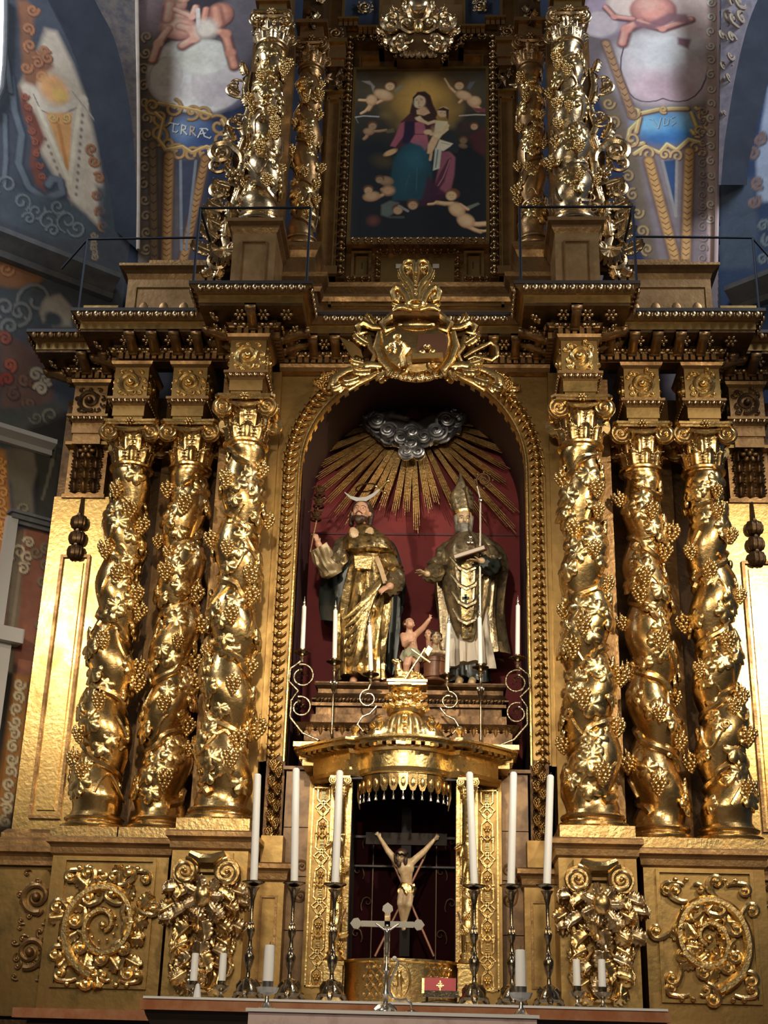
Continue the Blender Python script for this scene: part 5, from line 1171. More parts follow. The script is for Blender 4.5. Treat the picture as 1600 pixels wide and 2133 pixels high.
# tall candlesticks
tc=[(515,537,1612,1850,2072),(602,617,1600,1852,2075),(690,708,1605,1855,2075),(988,978,1608,1858,2080),(1067,1070,1608,1858,2083),(1144,1147,1614,1858,2088)]
SYc=-1.72
ord_=['leftmost','second from left','third from left','fourth from left','fifth from left','rightmost']
loc_=['before the acanthus console','before the left marble','at the left edge of the tabernacle','at the right edge of the tabernacle','before the right marble panel','before the right console pedestal']
for i,(xb,xt,yt,yp,yb_) in enumerate(tc):
    X=P3(xb,2060,SYc).x; zc=P3(xb,yp-14,SYc).z; zt=P3(xt,yt,SYc).z; xt_=P3(xt,yt,SYc).x
    r=empty('candlestick',(X,SYc,sz),'tall dark baluster candlestick, %s of six'%ord_[i],'candlestick','tall altar candlesticks')
    H_=zc-.03-sz
    q=MB()
    for k in range(3):
        a=PI/2+k*2*PI/3+PI; n0=len(q.v); q.tube([(.0,-.05,.13),(0,-.075,.10),(0,-.07,.055),(0,-.10,.035),(0,-.115,.015)],[.022,.026,.028,.026,.016],7); q.ball((0,-.115,.016),.018,7,5); q.xf(TR(X,SYc,sz)@RZ(k*2*PI/3),n0)
    mk('tripod_foot',q,BRASS,r)
    q=MB().lathe([(.075,.03),(.085,.05),(.07,.09),(.04,.125),(.045,.14),(.02,.155)],14,(X,SYc,sz)); mk('foot_bell',q,BRASS,r)
    pr=[(.02,.15),(.030,.17),(.018,.19),(.014,.25),(.030,.30),(.040,.36),(.036,.39),(.018,.42),(.026,.44),(.016,.46),(.013,.53),(.028,.57),(.032,.61),(.016,.64),(.024,.66),(.012,.68),(.014,.86),(.022,.90),(.030,.95),(.05,.985)]
    k_=H_/1.0; q=MB().lathe([(a,b*k_) for a,b in pr],14,(X,SYc,sz)); mk('baluster_stem',q,BRASS,r)
    q=MB()
    for k in range(5): a=k*2*PI/5; q.ball((X+.018*math.cos(a),SYc+.018*math.sin(a),sz+.62*k_),(.011,.011,.03),6,5); q.ball((X+.022*math.cos(a),SYc+.022*math.sin(a),sz+.36*k_),(.016,.016,.03),6,5)
    mk('leaf_knop',q,SILVG,r)
    mk('drip_pan',MB().lathe([(.02,-.035),(.045,-.025),(.085,-.008),(.088,0),(.05,-.002),(.026,.0),(.026,.045),(.022,.045),(.0,.01)],22,(X,SYc,zc)),BRASS,r)
    candle('tall_candle','tall white altar candle on the candlestick %s'%loc_[i],X,SYc,zc+.01,zt,.029,math.atan2(xt_-X,zt-zc),'tall altar candles',flame=False)
# pairs of low candles
for i,(px,yt,yw,yb_,l) in enumerate(((403,1985,2045,2082,'left one of the low pair by the left console'),(462,1985,2045,2082,'right one of the low pair by the left console'),(1202,1998,2056,2096,'left one of the low pair by the right console'),(1255,1998,2058,2096,'right one of the low pair by the right console'))):
    Y=-1.55; X=P3(px,yw,Y).x; zc=P3(px,yw,Y).z; zt=P3(px,yt,Y).z
    r=empty('low_candlestick',(X,Y,sz),'low silver candlestick with cup, %s'%l,'candlestick','low silver candlesticks'); H_=zc-sz
    mk('foot',MB().lathe([(.0,0),(.05,0),(.052,.008),(.03,.02),(.014,.04),(.010,H_*.45)],16,(X,Y,sz)),SILVER,r)
    mk('cup',MB().lathe([(.010,H_*.42),(.03,H_*.5),(.06,H_*.72),(.064,H_*.80),(.05,H_*.82),(.03,H_*.72),(.034,H_*1.05),(.030,H_*1.05),(0,H_*.9)],18,(X,Y,sz)),BRASS,r)
    candle('low_candle','short white pillar candle, %s'%l,X,Y,zc-.01,zt,.028,0,'low pillar candles',flame=False)
tag(mk('white_cloth_napkin',MB().lathe([(0.03,0),(.024,.05),(.012,.10),(0,.105)],8,(P3(414,2078,-1.6).x,-1.68,sz)),WHITEM),'small folded white napkin beside the left low candlestick','napkin')
for i,(px,yt,yw,yb_,l) in enumerate(((558,1968,2045,2098,'left'),(1085,1978,2056,2110,'right'))):
    Y=FY+.22; X=P3(px,yw,Y).x; zc=P3(px,yw,Y).z; zt=P3(px,yt,Y).z; H_=zc-fz
    r=empty('glass_dish_candlestick',(X,Y,fz),'silver candlestick with faceted glass dish at the %s end of the front altar'%l,'candlestick','glass dish candlesticks')
    mk('foot',MB().lathe([(0,0),(.052,0),(.055,.008),(.035,.02),(.014,.05),(.012,H_*.5),(.02,H_*.55)],18,(X,Y,fz)),SILVER,r)
    g_=mat('cut_glass',(.8,.8,.78),0,.08); g_.node_tree.nodes['Principled BSDF'].inputs['Transmission Weight'].default_value=.7
    mk('glass_dish',MB().lathe([(.02,H_*.52),(.06,H_*.60),(.075,H_*.80),(.07,H_*.80),(.05,H_*.64),(.0,H_*.58)],12,(X,Y,fz)),g_,r,smooth=False)
    mk('socket',MB().lathe([(.035,H_*.66),(.038,H_*1.02),(.034,H_*1.02),(0,H_*.9)],16,(X,Y,fz)),SILVER,r)
    candle('thick_candle','thick white candle at the %s end of the front altar'%l,X,Y,zc-.005,zt,.034,0,'thick altar candles',flame=False)
# standing silver cross
Y=FY+.25; c0=P3(804,1925,Y); X=P3(804,2060,Y).x; zt=P3(804,1880,Y).z
sx=empty('altar_cross',(X,Y,fz),'standing silver altar cross with pointed bud ends and small figure in front','cross')
mk('stem',MB().lathe([(0,0),(.035,0),(.06,.008),(.055,.02),(.02,.04),(.012,.08),(.024,.11),(.012,.14),(.010,.22),(.022,.25),(.012,.28),(.016,.33),(.009,.36),(.010,c0.z-fz-.2)],14,(X,Y,fz)),SILVER,sx)
q=MB()
for k in range(4): n0=len(q.v); q.tube([(0,-.02,.05),(0,-.05,.03),(0,-.07,.012)],[.012,.015,.012],6); q.xf(TR(X,Y,fz)@RZ(k*PI/2+.4),n0)
mk('foot_scrolls',q,SILVER,sx)
mk('upright',MB().box(X-.018,X+.018,Y-.012,Y+.012,c0.z-.24,zt-.04),SILVG,sx,smooth=False)
mk('crossbar',MB().box(X-.17,X+.17,Y-.012,Y+.012,c0.z-.018,c0.z+.018),SILVER,sx,smooth=False)
bud=[(-.035,0),(-.03,.028),(0,.05),(.03,.028),(.035,0),(0,-.03)]
for (dx,dz,an) in((-.19,0,PI/2),(.19,0,-PI/2),(0,zt-.05-c0.z,0)):
    q=MB().prism([(a*1.0,b) for a,b in bud],-.014,.014); q.xf(TR(X+dx,Y,c0.z+dz)@RY(-an)); mk('bud_end',q,SILVER,sx)
q=MB(); zc=c0.z-.02
q.ball((X,Y-.025,zc+.005),.014,8,6); q.cap((X,Y-.022,zc-.03),(X,Y-.02,zc-.08),.020,.016); q.cap((X-.006,Y-.02,zc-.09),(X-.004,Y-.022,zc-.17),.013,.008); q.cap((X+.006,Y-.02,zc-.09),(X+.004,Y-.022,zc-.17),.013,.008)
for s in(-1,1): q.cap((X+s*.012,Y-.02,zc-.02),(X+s*.075,Y-.018,zc+.022),.008,.005)
mk('corpus',fuse(q,.005,1),SILVER,sx)
# hooked microphone-like stem
Y=FY+.2; pts=[P3(x,y,Y) for x,y in((822,1996),(829,2002),(828,2012),(820,2028),(812,2048),(811,2064),(818,2078),(832,2084),(846,2082),(856,2090),(858,2100))]
gm=empty('gooseneck_stem',tuple(pts[-1]),'thin pale curved stem with small hooked end beside the silver cross','microphone'); mk('stem',MB().tube(pts,.008,7),SILVER,gm); mk('head',MB().ball(pts[0],(.016,.016,.014),8,6),BUTTONW,gm); mk('foot',MB().lathe([(0,0),(.04,0),(.04,.01),(.01,.02)],14,(pts[-1].x,Y,fz)),SILVER,gm)
# red missal on brass stand
Y=-1.55; a,b=P3(884,2062,Y),P3(950,2030,Y)
bs=empty('book_stand',((a.x+b.x)/2,Y,sz),'low ornate brass book stand under the red missal','stand')
q=MB(); q.box(a.x-.01,b.x+.03,Y-.05,Y+.12,a.z-.05,a.z-.035); q.box(a.x,b.x+.02,Y-.06,Y-.045,a.z-.05,a.z-.005); mk('ledge',q,BRASS,bs,smooth=False)
q=MB()
for s in(a.x+.02,b.x): q.tube([(s,Y,a.z-.05),(s,Y-.02,a.z-.09),(s,Y-.05,sz+.012)],[.012,.010,.012],6)
q.tube([(a.x-.02,Y-.05,sz+.01),((a.x+b.x)/2,Y-.05,sz+.03),(b.x+.03,Y-.05,sz+.01)],.010,6); mk('legs',q,BRASS,bs)
bo=empty('missal',((a.x+b.x)/2,Y,a.z),'thick bright red book with gold emblem resting on a brass stand','book')
q=MB(); W=b.x-a.x; H_=b.z-a.z; q.box(0,W,-.025,.025,0,H_); M_=TR(a.x,Y-.02,a.z-.03)@RX(-.12); q.xf(M_); mk('cover',q,REDBOOK,bo,smooth=False)
q=MB().box(-.018,0.0,-.02,.02,.004,H_-.004); q.xf(M_); mk('page_edges',q,GOLDB,bo,smooth=False)
q=MB(); cx=W*.5; cz=H_*.52
q.box(cx-.004,cx+.004,-.029,-.025,cz-.035,cz+.035); q.box(cx-.028,cx+.028,-.029,-.025,cz-.004,cz+.004)
for k in range(4): an=PI/4+k*PI/2; q.ball((cx+.016*math.cos(an),-.027,cz+.016*math.sin(an)),(.007,.003,.007),6,4)
q.xf(M_); mk('cross_emblem',q,GOLDL,bo,smooth=False)
# ================= upper storey =================
ZT=8.37
def px_box(mb,x0,x1,y0,y1,Y,dy):
    a=P3(x0,y1,Y); b=P3(x1,y0,Y); mb.box(a.x,b.x,Y,Y+dy,a.z,b.z); return mb
us=empty('upper_dado',(0,.1,ZT),'brown panelled dado behind the crown, carrying the painting frame','dado')
path=mirror_path([(-1.40,.5),(-1.40,-.12),(-1.02,-.12),(-1.02,.08)])
z=lambda y,Y=-.1: zat(870,y,Y)
def ub(name,prof,material,p=None): return mk(name,MB().sweep(prof,p or path),material,us,smooth=False)
ub('base_moulding',[(-.3,ZT),(.05,ZT),(.05,z(650)),(.02,z(644)),(-.3,z(644))],BROWNG)
ub('die',[(-.3,z(644)),(0,z(644)),(0,z(612)),(-.3,z(612))],BROWNG)
ub('cap_moulding',[(-.3,z(612)),(.03,z(612)),(.05,z(604)),(.05,z(598)),(.10,z(588)),(.11,z(580)),(-.3,z(578))],BROWNG)
q=MB()
for (a,b,c,d) in((-.92,.92,z(640,.08),z(637,.08)),(-.92,.92,z(620,.08),z(617,.08)),(-.92,-.89,z(640,.08),z(617,.08)),(.89,.92,z(640,.08),z(617,.08))): q.box(a,b,.05,.09,c,d)
for s in(-1,1):
    x0,x1=s*1.30,s*1.12
    for (a,b,c,d) in((min(x0,x1),max(x0,x1),z(640),z(637)),(min(x0,x1),max(x0,x1),z(615),z(612)),(x0,x0+s*-.02,z(640),z(612)),(x1,x1+s*.02,z(640),z(612))): q.box(a,b,-.15,-.11,c,d)
mk('panel_beads',q,GOLDF,us,smooth=False)
# rear wall of the upper storey
rw=empty('retable_board',(0,.6,ZT),'tall brown wooden retable board around and above the oil painting','panelling')
zf0,zf1=z(580,.3),z(-60,.3)
mk('board',MB().box(-1.12,1.12,.42,.5,zf0-.2,15.6),BROWNG,rw,smooth=False)
for s,l in((-1,'left'),(1,'right')):
    # brown pilaster next to the frame
    pl=empty('upper_pilaster',(s*.97,.3,zf0),'brown recessed pilaster strip %s of the painting frame'%l,'pilaster')
    za,zb_=z(560,.2),z(188,.2)
    mk('shaft',MB().box(s*.88,s*1.07,.26,.42,zf0,zb_),BROWNG,pl,smooth=False)
    q=MB(); q.box(s*.905,s*.92,.22,.26,za,zb_-.08); q.box(s*1.03,s*1.045,.22,.26,za,zb_-.08); q.box(s*.905,s*1.045,.22,.26,za,za+.02); q.box(s*.905,s*1.045,.22,.26,zb_-.10,zb_-.08); mk('panel_frame',q,GOLDF,pl,smooth=False)
    mk('base',MB().box(s*.86,s*1.09,.20,.42,zf0,zf0+.10),BROWNG,pl,smooth=False)
    mk('cap',MB().box(s*.86,s*1.09,.21,.42,zb_,zb_+.03),GOLDF,pl,smooth=False)
    br=MB(); zc0,zc1=zb_+.05,z(142,.2)
    for k in range(7):
        mk('acanthus_leaf',ACM[SILVG.name if k%2 else DARKG.name],None,pl,matrix=TR(s*(.97+.04*math.sin(k*2.3)),.25,zc0+.04*k)@RY(k*1.7)@SL(.14,.3,.13))
    mk('console',MB().box(s*.90,s*1.05,.22,.42,zb_+.03,zc1),DARKG,pl,smooth=False)
    z4_,z5_,z6_=z(142,.2),z(100,.2),z(92,.2)
    mk('architrave',MB().box(s*.88,s*1.10,.16,.42,z4_,z4_+.10).box(s*.87,s*1.11,.13,.42,z4_+.10,z5_),BROWNG,pl,smooth=False)
    mk('architrave_cap',MB().box(s*.85,s*1.13,.08,.42,z5_,z6_),GOLDF,pl,smooth=False)
    mk('frieze',MB().box(s*.88,s*1.10,.15,.42,z6_,z(60,.2)),DARKG,pl,smooth=False)
    q=MB(); scroll_panel(q,s*.99,(z6_+z(62,.2))/2,.2,.17,.13,s); mk('scroll_relief',q,BROWNG,pl)
    # upper columns
ucs=[]
zu1=zat(540,486,-.56); hu1=zat(568,47,-.56)-zu1
zu2=zat(632,530,.0)+.0; hu2=zat(640,97,.0)-zu2
for s,k,hand,lab,sd in((-1,0,1,'outer left small spiral column of the upper storey, on a tall pedestal',31),(1,0,-1,'outer right small spiral column of the upper storey, on a tall pedestal',32),(-1,1,1,'inner left slim spiral column beside the oil painting',33),(1,1,-1,'inner right slim spiral column beside the oil painting',34)):
    if k==0: c,zt=make_column('upper_twisted_column',lab,-hand,H=hu1-.17-.36,R0=.195,R1=.155,turns=4.6,ph=s*.6,seed=sd,mt=SILVG,leafm=SILVG,lsize=.125,plinth=False); make_capital(c,zt,.155,SILVG,.36,.20); c.location=(s*1.60,-.56,zu1)
    else: c,zt=make_column('upper_twisted_column',lab,-hand,H=hu2-.17-.34,R0=.155,R1=.13,turns=4.6,ph=s*1.9,seed=sd,mt=BROWNG,leafm=SILVG,lsize=.11,plinth=False); make_capital(c,zt,.13,BROWNG,.34,.165); c.location=(s*1.235,.0,zu2)
for s,l in((-1,'left'),(1,'right')):
    # pedestals
    r=empty('upper_pedestal',(s*1.60,-.56,ZT),'tall brown panelled pedestal below the outer %s upper column'%l,'pedestal')
    h=.215; cx=s*1.60; pa=[(cx-h,-.2),(cx-h,-.56-h),(cx+h,-.56-h),(cx+h,-.2)]
    mk('die',MB().box(cx-h,cx+h,-.56-h,-.2,ZT,zu1-.14),WARMW,r,smooth=False)
    mk('cap_moulding',MB().sweep([(-.1,zu1-.15),(.0,zu1-.15),(.03,zu1-.10),(.03,zu1-.07),(.065,zu1-.04),(.07,zu1-.003),(-.1,zu1-.003)],pa),BROWNG,r,smooth=False)
    q=MB(); 
    for f in range(1):
        a,b,c_,d=cx-.13,cx+.13,ZT+.12,zu1-.24
        fr4(q,a,b,c_,d,.015,-.56-h-.015,-.56-h)
    mk('panel_frame',q,BROWNG,r,smooth=False)
    mk('upright_board',MB().box(s*1.74,s*1.86,-.30,-.0,zu1,zu1+hu1),BROWNG,r,smooth=False)
    mk('back_board',MB().box(s*1.40,s*1.78,-.24,-.1,ZT,zu1+hu1),BROWNG,r,smooth=False)
    r=empty('upper_pedestal',(s*1.235,0,ZT),'brown moulded pedestal below the inner %s slim upper column'%l,'pedestal')
    cx=s*1.235; h=.18; pa=[(cx-h,.3),(cx-h,-h),(cx+h,-h),(cx+h,.3)]
    mk('die',MB().box(cx-h,cx+h,-h,.4,z(578)+.0,zu2-.10),BROWNG,r,smooth=False)
    mk('cap_moulding',MB().sweep([(-.1,zu2-.15),(.0,zu2-.15),(.03,zu2-.08),(.06,zu2-.04),(.065,zu2-.003),(-.1,zu2-.003)],pa),BROWNG,r,smooth=False)
    # block above upper columns
    r=empty('upper_block',(s*1.6,-.56,zu1+hu1),'gilt block with carved frieze above the outer %s upper column'%l,'block'); cx=s*1.6; zt=zu1+hu1+.002
    mk('fascia',MB().box(cx-.15,cx+.15,-.70,-.1,zt,zt+.14),GOLDF,r,smooth=False); mk('moulding',MB().box(cx-.19,cx+.19,-.74,-.1,zt+.14,zt+.18),BROWNG,r,smooth=False)
    mk('frieze',MB().box(cx-.155,cx+.155,-.71,-.1,zt+.18,zt+.8),BROWNG,r,smooth=False); q=MB(); scroll_panel(q,cx,zt+.36,.27,.30,-.72,s); mk('scroll_relief',q,SILVG,r)
    r=empty('upper_block',(s*1.235,0,zu2+hu2),'brown stepped block with carved drop above the inner %s slim column'%l,'block'); cx=s*1.235; zt=zu2+hu2+.002
    mk('fascia',MB().box(cx-.13,cx+.13,-.14,.4,zt,zt+.17),BROWNG,r,smooth=False); mk('moulding',MB().box(cx-.18,cx+.18,-.2,.4,zt+.17,zt+.22),BROWNG,r,smooth=False)
    mk('frieze',MB().box(cx-.12,cx+.12,-.10,.4,zt+.22,zt+1.3),DARKG,r,smooth=False)
    for k in range(8): mk('acanthus_leaf',ACM[SILVG.name if k%3 else DARKG.name],None,r,matrix=TR(cx+.06*(-1)**k,-.12,zt+.24+.07*k)@RY((-1)**k*.5+(PI if k<4 else 0))@SL(.14,.28,.16))
    # side volute: tall openwork acanthus scroll
    v=empty('scroll_buttress',(s*2.0,-.35,ZT),'tall openwork pale gilt acanthus scroll leaning on the outer %s upper column'%l,'ornament')
    VP=lambda x,y: ((lambda p_:(abs(p_.x)*s,p_.z))(P3(x,y,-.35)))
    mt=SILVG; Yv=-.35
    # spine
    sp_=[VP(*q_) for q_ in((520,150),(512,185),(520,230),(505,270),(520,300),(505,350),(500,395),(490,430),(478,470),(470,500),(480,545))]
    mk('spine',MB().tube([(a,Yv,b) for a,b in sp_],[.03,.045,.05,.05,.055,.06,.07,.07,.06,.06,.05],8,flat=.7),mt,v)
    ol=[VP(*q_) for q_ in((535,150),(520,150),(505,163),(512,180),(500,205),(515,218),(512,250),(502,268),(508,285),(490,300),(484,330),(486,360),(476,380),(472,410),(476,430),(455,445),(443,480),(445,520),(438,550),(455,566),(500,566),(520,480),(535,300))]
    mk('backing',MB().prism(ol,Yv+.0,Yv+.07),DARKG,v,smooth=False)
    def curlp(x,y,size,ang,hand,nm='scroll',r=.10,tn=1.35):
        a,b=VP(x,y); q=MB(); an=ang if s<0 else PI-ang; curl_mb(q,a,b,size,an,hand if s<0 else -hand,tn,r,Yv-.03,.7,lift=.04); mk(nm,q,mt,v)
    curlp(512,178,.12,2.6,1); curlp(505,205,.16,3.0,-1); curlp(508,268,.14,3.3,-1); curlp(515,250,.10,2.5,1)
    curlp(505,345,.30,2.0,1,'great_scroll',.12,1.7); curlp(480,330,.20,4.5,-1); curlp(500,400,.24,2.6,1,'great_scroll',.11); curlp(485,430,.18,3.7,-1)
    curlp(480,455,.16,1.2,-1); curlp(470,480,.20,3.0,-1); curlp(478,520,.22,3.6,1,'foot_scroll',.13,1.6); curlp(470,540,.14,.4,1); curlp(490,470,.18,.8,-1); curlp(500,440,.14,.5,1)
    for (x,y,an,sz_) in((512,160,-.3,.16),(500,200,-1.0,.15),(516,225,-.4,.15),(505,262,-1.2,.14),(488,300,-.5,.22),(500,320,.3,.2),(484,340,-1.1,.2),(496,372,-.9,.2),(482,395,-1.3,.22),(476,415,-1.0,.2),(492,425,.3,.2),(470,440,-1.2,.22),(482,460,-.2,.2),(462,475,-1.1,.24),(448,470,-.6,.24),(455,505,-.9,.26),(470,500,.1,.24),(444,530,-1.2,.26),(455,552,-.4,.24),(475,535,.7,.24),(486,500,.5,.22),(440,500,-.2,.28),(446,560,-2.4,.2),(462,560,-2.9,.2)):
        a,b=VP(x,y); mk('acanthus_leaf',ACM[mt.name],None,v,matrix=TR(a,Yv-.03,b)@RY(-an*s*-1*-1 if s>0 else an)@SL(sz_*.75,sz_*1.3,sz_))
    a,b=VP(468,548); q=MB()
    for k in range(9): an=PI*(k/8)+PI; q.tube([(a,Yv-.1,b+.08),(a+.10*math.cos(an),Yv-.12,b+.08+.10*math.sin(an)),(a+.16*math.cos(an),Yv-.06,b+.08+.16*math.sin(an))],[.015,.032,.014],6)
    mk('shell',q,mt,v)
    mk('flower',ROM[mt.name],None,v,matrix=TR(*((lambda t:(t[0],Yv-.08,t[1]))(VP(490,378))))@SL(.20))
    # attic boxes
    r=empty('attic_box',(s*2.6,0,ZT),'brown panelled attic box with stencilled fleurons on the %s cornice'%l,'box')
    x0,x1=sorted((s*3.05,s*2.06)); zt=9.20; pa=[(x0,.8),(x0,-.0),(x1,-.0),(x1,.8)]
    mk('die',MB().box(x0,x1,.0,.8,ZT,zt-.14),WARMW,r,smooth=False)
    mk('cap_moulding',MB().sweep([(-.1,zt-.15),(.0,zt-.15),(.02,zt-.09),(.05,zt-.06),(.09,zt-.03),(.09,zt),(-.1,zt)],pa),BROWNG,r,smooth=False)
    mk('top_slab',MB().box(s*2.16,s*2.88,.12,.7,zt+.001,zt+.17),BROWNG,r,smooth=False)
    q=MB(); a,b,c_,d=x0+.09,x1-.05,ZT+.06,zt-.24
    fr4(q,a,b,c_,d,.014,-.015,0)
    mk('panel_frame',q,WARMW,r,smooth=False)
    for k in range(4):
        xk=a+(b-a)*(k+.5)/4; q=MB().ball((xk,-.002,(c_+d)/2),(.05,.006,.08),8,6).ball((xk-.06,-.002,(c_+d)/2-.03),(.05,.006,.035),8,5).ball((xk+.06,-.002,(c_+d)/2-.03),(.05,.006,.035),8,5); mk('stencil_fleuron',q,BROWNG,r)
    r=empty('attic_block',(s*3.4,.2,ZT),'small brown moulded block at the far %s end of the cornice top'%l,'block')
    mk('die',MB().box(s*3.20,s*3.47,.15,.7,ZT,8.70),BROWNG,r,smooth=False)
    mk('cap_moulding',MB().box(s*3.18,s*3.49,.12,.7,8.70,8.73).box(s*3.15,s*3.52,.09,.7,8.76,8.79).box(s*3.17,s*3.50,.11,.7,8.73,8.76),GOLDF,r,smooth=False)
# ---- painting frame ----
pf=empty('painting_frame',(0,.3,zf0),'brown and gilt carved frame with stepped top around the oil painting of mother and child','frame')
ZP1,ZP0=zat(875,148,.34),zat(872,499,.34); PW=.745
q=MB()
for (a,b,c_,d) in((-PW-.035,-PW,ZP0-.02,ZP1+.03),(PW,PW+.035,ZP0-.02,ZP1+.03),(-PW,PW,ZP1,ZP1+.03)): q.box(a,b,.30,.42,c_,d)
mk('inner_fillet',q,GOLDF,pf,smooth=False)
q=MB()
zt_=z(82,.3); zb_=z(583,.3)
for s in(-1,1): q.box(s*(PW+.045),s*(PW+.125),.26,.42,zb_,zt_)
mk('carved_band_bed',q,DARKG,pf,smooth=False)
def row_of(p0,p1,pitch,par,size=1,matn='',yy=.25):
    a=Vector(p0);b=Vector(p1);L=(b-a).length;n=max(1,int(L/pitch));an=math.atan2(b.y-a.y,b.x-a.x)
    for k in range(n):
        p_=a.lerp(b,(k+.5)/n); mk('carved_leaf',LBD[matn],None,par,matrix=TR(p_.x,yy,p_.y)@RY(-an+PI/2+(k%2)*PI)@SL(.085*size,.09,.07*size))
LBD={}
for mt in(SILVG,BROWNG): q_=LEAFB.copy(); q_.materials.clear(); q_.materials.append(mt); LBD[mt.name]=q_
for s in(-1,1): row_of((s*(PW+.085),zb_),(s*(PW+.085),zt_),.075,pf,1,SILVG.name if s>0 else BROWNG.name)
step=[(-PW-.04,z(86,.3)),(-.46,z(86,.3)),(-.46,z(108,.3)),(-.28,z(108,.3)),(-.28,z(134,.3)),(.28,z(134,.3)),(.28,z(108,.3)),(.46,z(108,.3)),(.46,z(86,.3)),(PW+.04,z(86,.3))]
q=MB()
for i in range(len(step)-1):
    (a,b),(c_,d)=step[i],step[i+1]; q.box(min(a,c_)-.03,max(a,c_)+.03,.27,.42,min(b,d)-.03,max(b,d)+.03); row_of(step[i],step[i+1],.075,pf,.9,SILVG.name)
mk('stepped_bed',q,DARKG,pf,smooth=False)
q=MB(); 
for s in(-1,1):
    x0,x1=sorted((s*.30,s*.72)); 
    for (a,b,c_,d) in((x0,x1,z(140,.3),z(142.5,.3)),(x0,x1,z(112,.3),z(110,.3)),(x0,x0+.02,z(140,.3),z(112,.3)),(x1-.02,x1,z(140,.3),z(112,.3))): q.box(a,b,.33,.42,min(c_,d),max(c_,d))
mk('corner_panel_beads',q,GOLDF,pf,smooth=False)
# sill and lower panels
mk('sill',MB().box(-PW-.03,PW+.03,.24,.42,z(513,.28),z(499,.28)),BROWNG,pf,smooth=False); row_of((-PW,z(506,.26)),(PW,z(506,.26)),.07,pf,.75,SILVG.name,.22)
for s in(-1,1):
    zc0,zc1=z(573,.3),z(518,.3); x0,x1=sorted((s*.72,s*.50)); q=MB()
    fr4(q,x0,x1,zc0,zc1,.03,.34,.42)
    mk('small_panel_frame',q,BROWNG,pf,smooth=False); mk('small_panel',MB().box(x0+.05,x1-.05,.37,.42,zc0+.05,zc1-.05),GOLDF,pf,smooth=False)
    mk('keyhole_slot',MB().box(s*.60-.006,s*.60+.006,.364,.37,(zc0+zc1)/2-.04,(zc0+zc1)/2+.04),DARK,pf,smooth=False)
    row_of((s*.44,z(583,.3)),(s*.44,z(520,.3)),.07,pf,.8,BROWNG.name,.33); row_of((s*.48,z(580,.3)),(s*(PW+.05),z(580,.3)),.07,pf,.8,BROWNG.name,.33)
    mk('paper_label',MB().box(s*.20-.035,s*.20+.035,.362,.366,z(552,.3),z(543,.3)),LINEN,pf,smooth=False)
row_of((-.44,z(522,.3)),(.44,z(522,.3)),.07,pf,.8,BROWNG.name,.33)
mk('lower_board',MB().box(-.40,.40,.37,.42,z(585,.3),z(530,.3)),GOLDF,pf,smooth=False)
# dentils and dark recessed fields at the very top
q=MB()
tp=empty('upper_cornice_piece',(0,.3,z(70,.3)),'brown dentilled moulding with dark fields at the top edge above the frame','cornice')
for s in(-1,1):
    zz0=z(70,.25)
    for (x0,x1,zc) in((.30,.74,z(66,.25)),(.74,.98,z(48,.25))):
        a,b=sorted((s*x0,s*x1)); mk('moulding',MB().box(a,b,.20,.42,zc+.035,zc+.065),GOLDF,tp,smooth=False)
        n=int((b-a)/.055)
        for k in range(n): mk('dentil',den,None,tp,matrix=TR(a+(k+.5)*(b-a)/n,.30,zc))
    a,b=sorted((s*.50,s*.92)); mk('dark_field',MB().box(a,b,.38,.42,z(40,.3),z(-30,.3)),DARKBLUE,tp,smooth=False)
    a,b=sorted((s*.10,s*.50)); mk('brown_field',MB().box(a,b,.34,.42,z(56,.3),z(5,.3)),BROWNG,tp,smooth=False)
    q=MB().box(s*.49,s*.51,.33,.42,z(58,.3),z(-30,.3)).box(s*.92,s*.95,.33,.42,z(44,.3),z(-30,.3)); mk('bead',q,GOLDF,tp,smooth=False)
    q=MB(); scroll_panel(q,s*.68,z(8,.3),.2,.18,.34,s); mk('scroll_relief',q,SILVG,tp)
# top cartouche
tc_=empty('cartouche',(0,.1,z(80,.2)),'pale gilt scrolled cartouche with big curls hanging over the top of the painting frame','cartouche')
c0=Vector((P3(872,75,.15).x,P3(872,75,.15).z))
U=lambda px,py:(P3(px,py,.15).x,P3(px,py,.15).z)
for s in(-1,1):
    for (dx,dy,size,an,hd,r_) in((4,55,.22,.9,1,.16),(20,60,.26,.55,-1,.15),(10,78,.17,.2,1,.17),(28,85,.18,-.3,-1,.14),(40,70,.2,.3,1,.13),(12,95,.14,-.6,1,.15),(8,20,.14,1.2,-1,.15)):
        a,b=U(872+s*dx,dy); q=MB(); an_=an if s>0 else PI-an; curl_mb(q,a,b,size,an_,hd*s,1.4,r_,.06,.55,lift=.05); mk('curl',q,SILVG,tc_)
    for (dx,dy,an,sz_) in((30,45,1.0,.2),(48,60,1.3,.2),(45,90,1.9,.2),(25,100,2.3,.18),(60,75,1.6,.18),(15,38,.5,.18),(38,108,2.0,.16)): a,b=U(872+s*dx,dy); mk('acanthus_leaf',ACM[SILVG.name],None,tc_,matrix=TR(a,.08,b)@RY(s*an)@SL(sz_*.9,sz_*1.4,sz_))
for k in range(6): a,b=U(872-30+12*k,112+2*(k%2)); mk('acanthus_leaf',ACM[SILVG.name],None,tc_,matrix=TR(a,.10,b)@RY(PI)@SL(.12,.22,.14))
a,b=U(872,72); mk('boss',MB().ball((a,.02,b),(.06,.07,.10),10,7),GOLDB,tc_)
a,b=U(872,20); mk('shell_top',MB().ball((a,.04,b),(.13,.07,.12),12,7),SILVG,tc_)
q=MB(); a,b=U(872,120); q.box(a-.25,a+.25,.14,.3,b-.03,b+.05); mk('lower_bracket',q,DARKG,tc_,smooth=False)
mk('rosette',ROM[SILVG.name],None,tc_,matrix=TR(a,.12,b)@SL(.12)); 
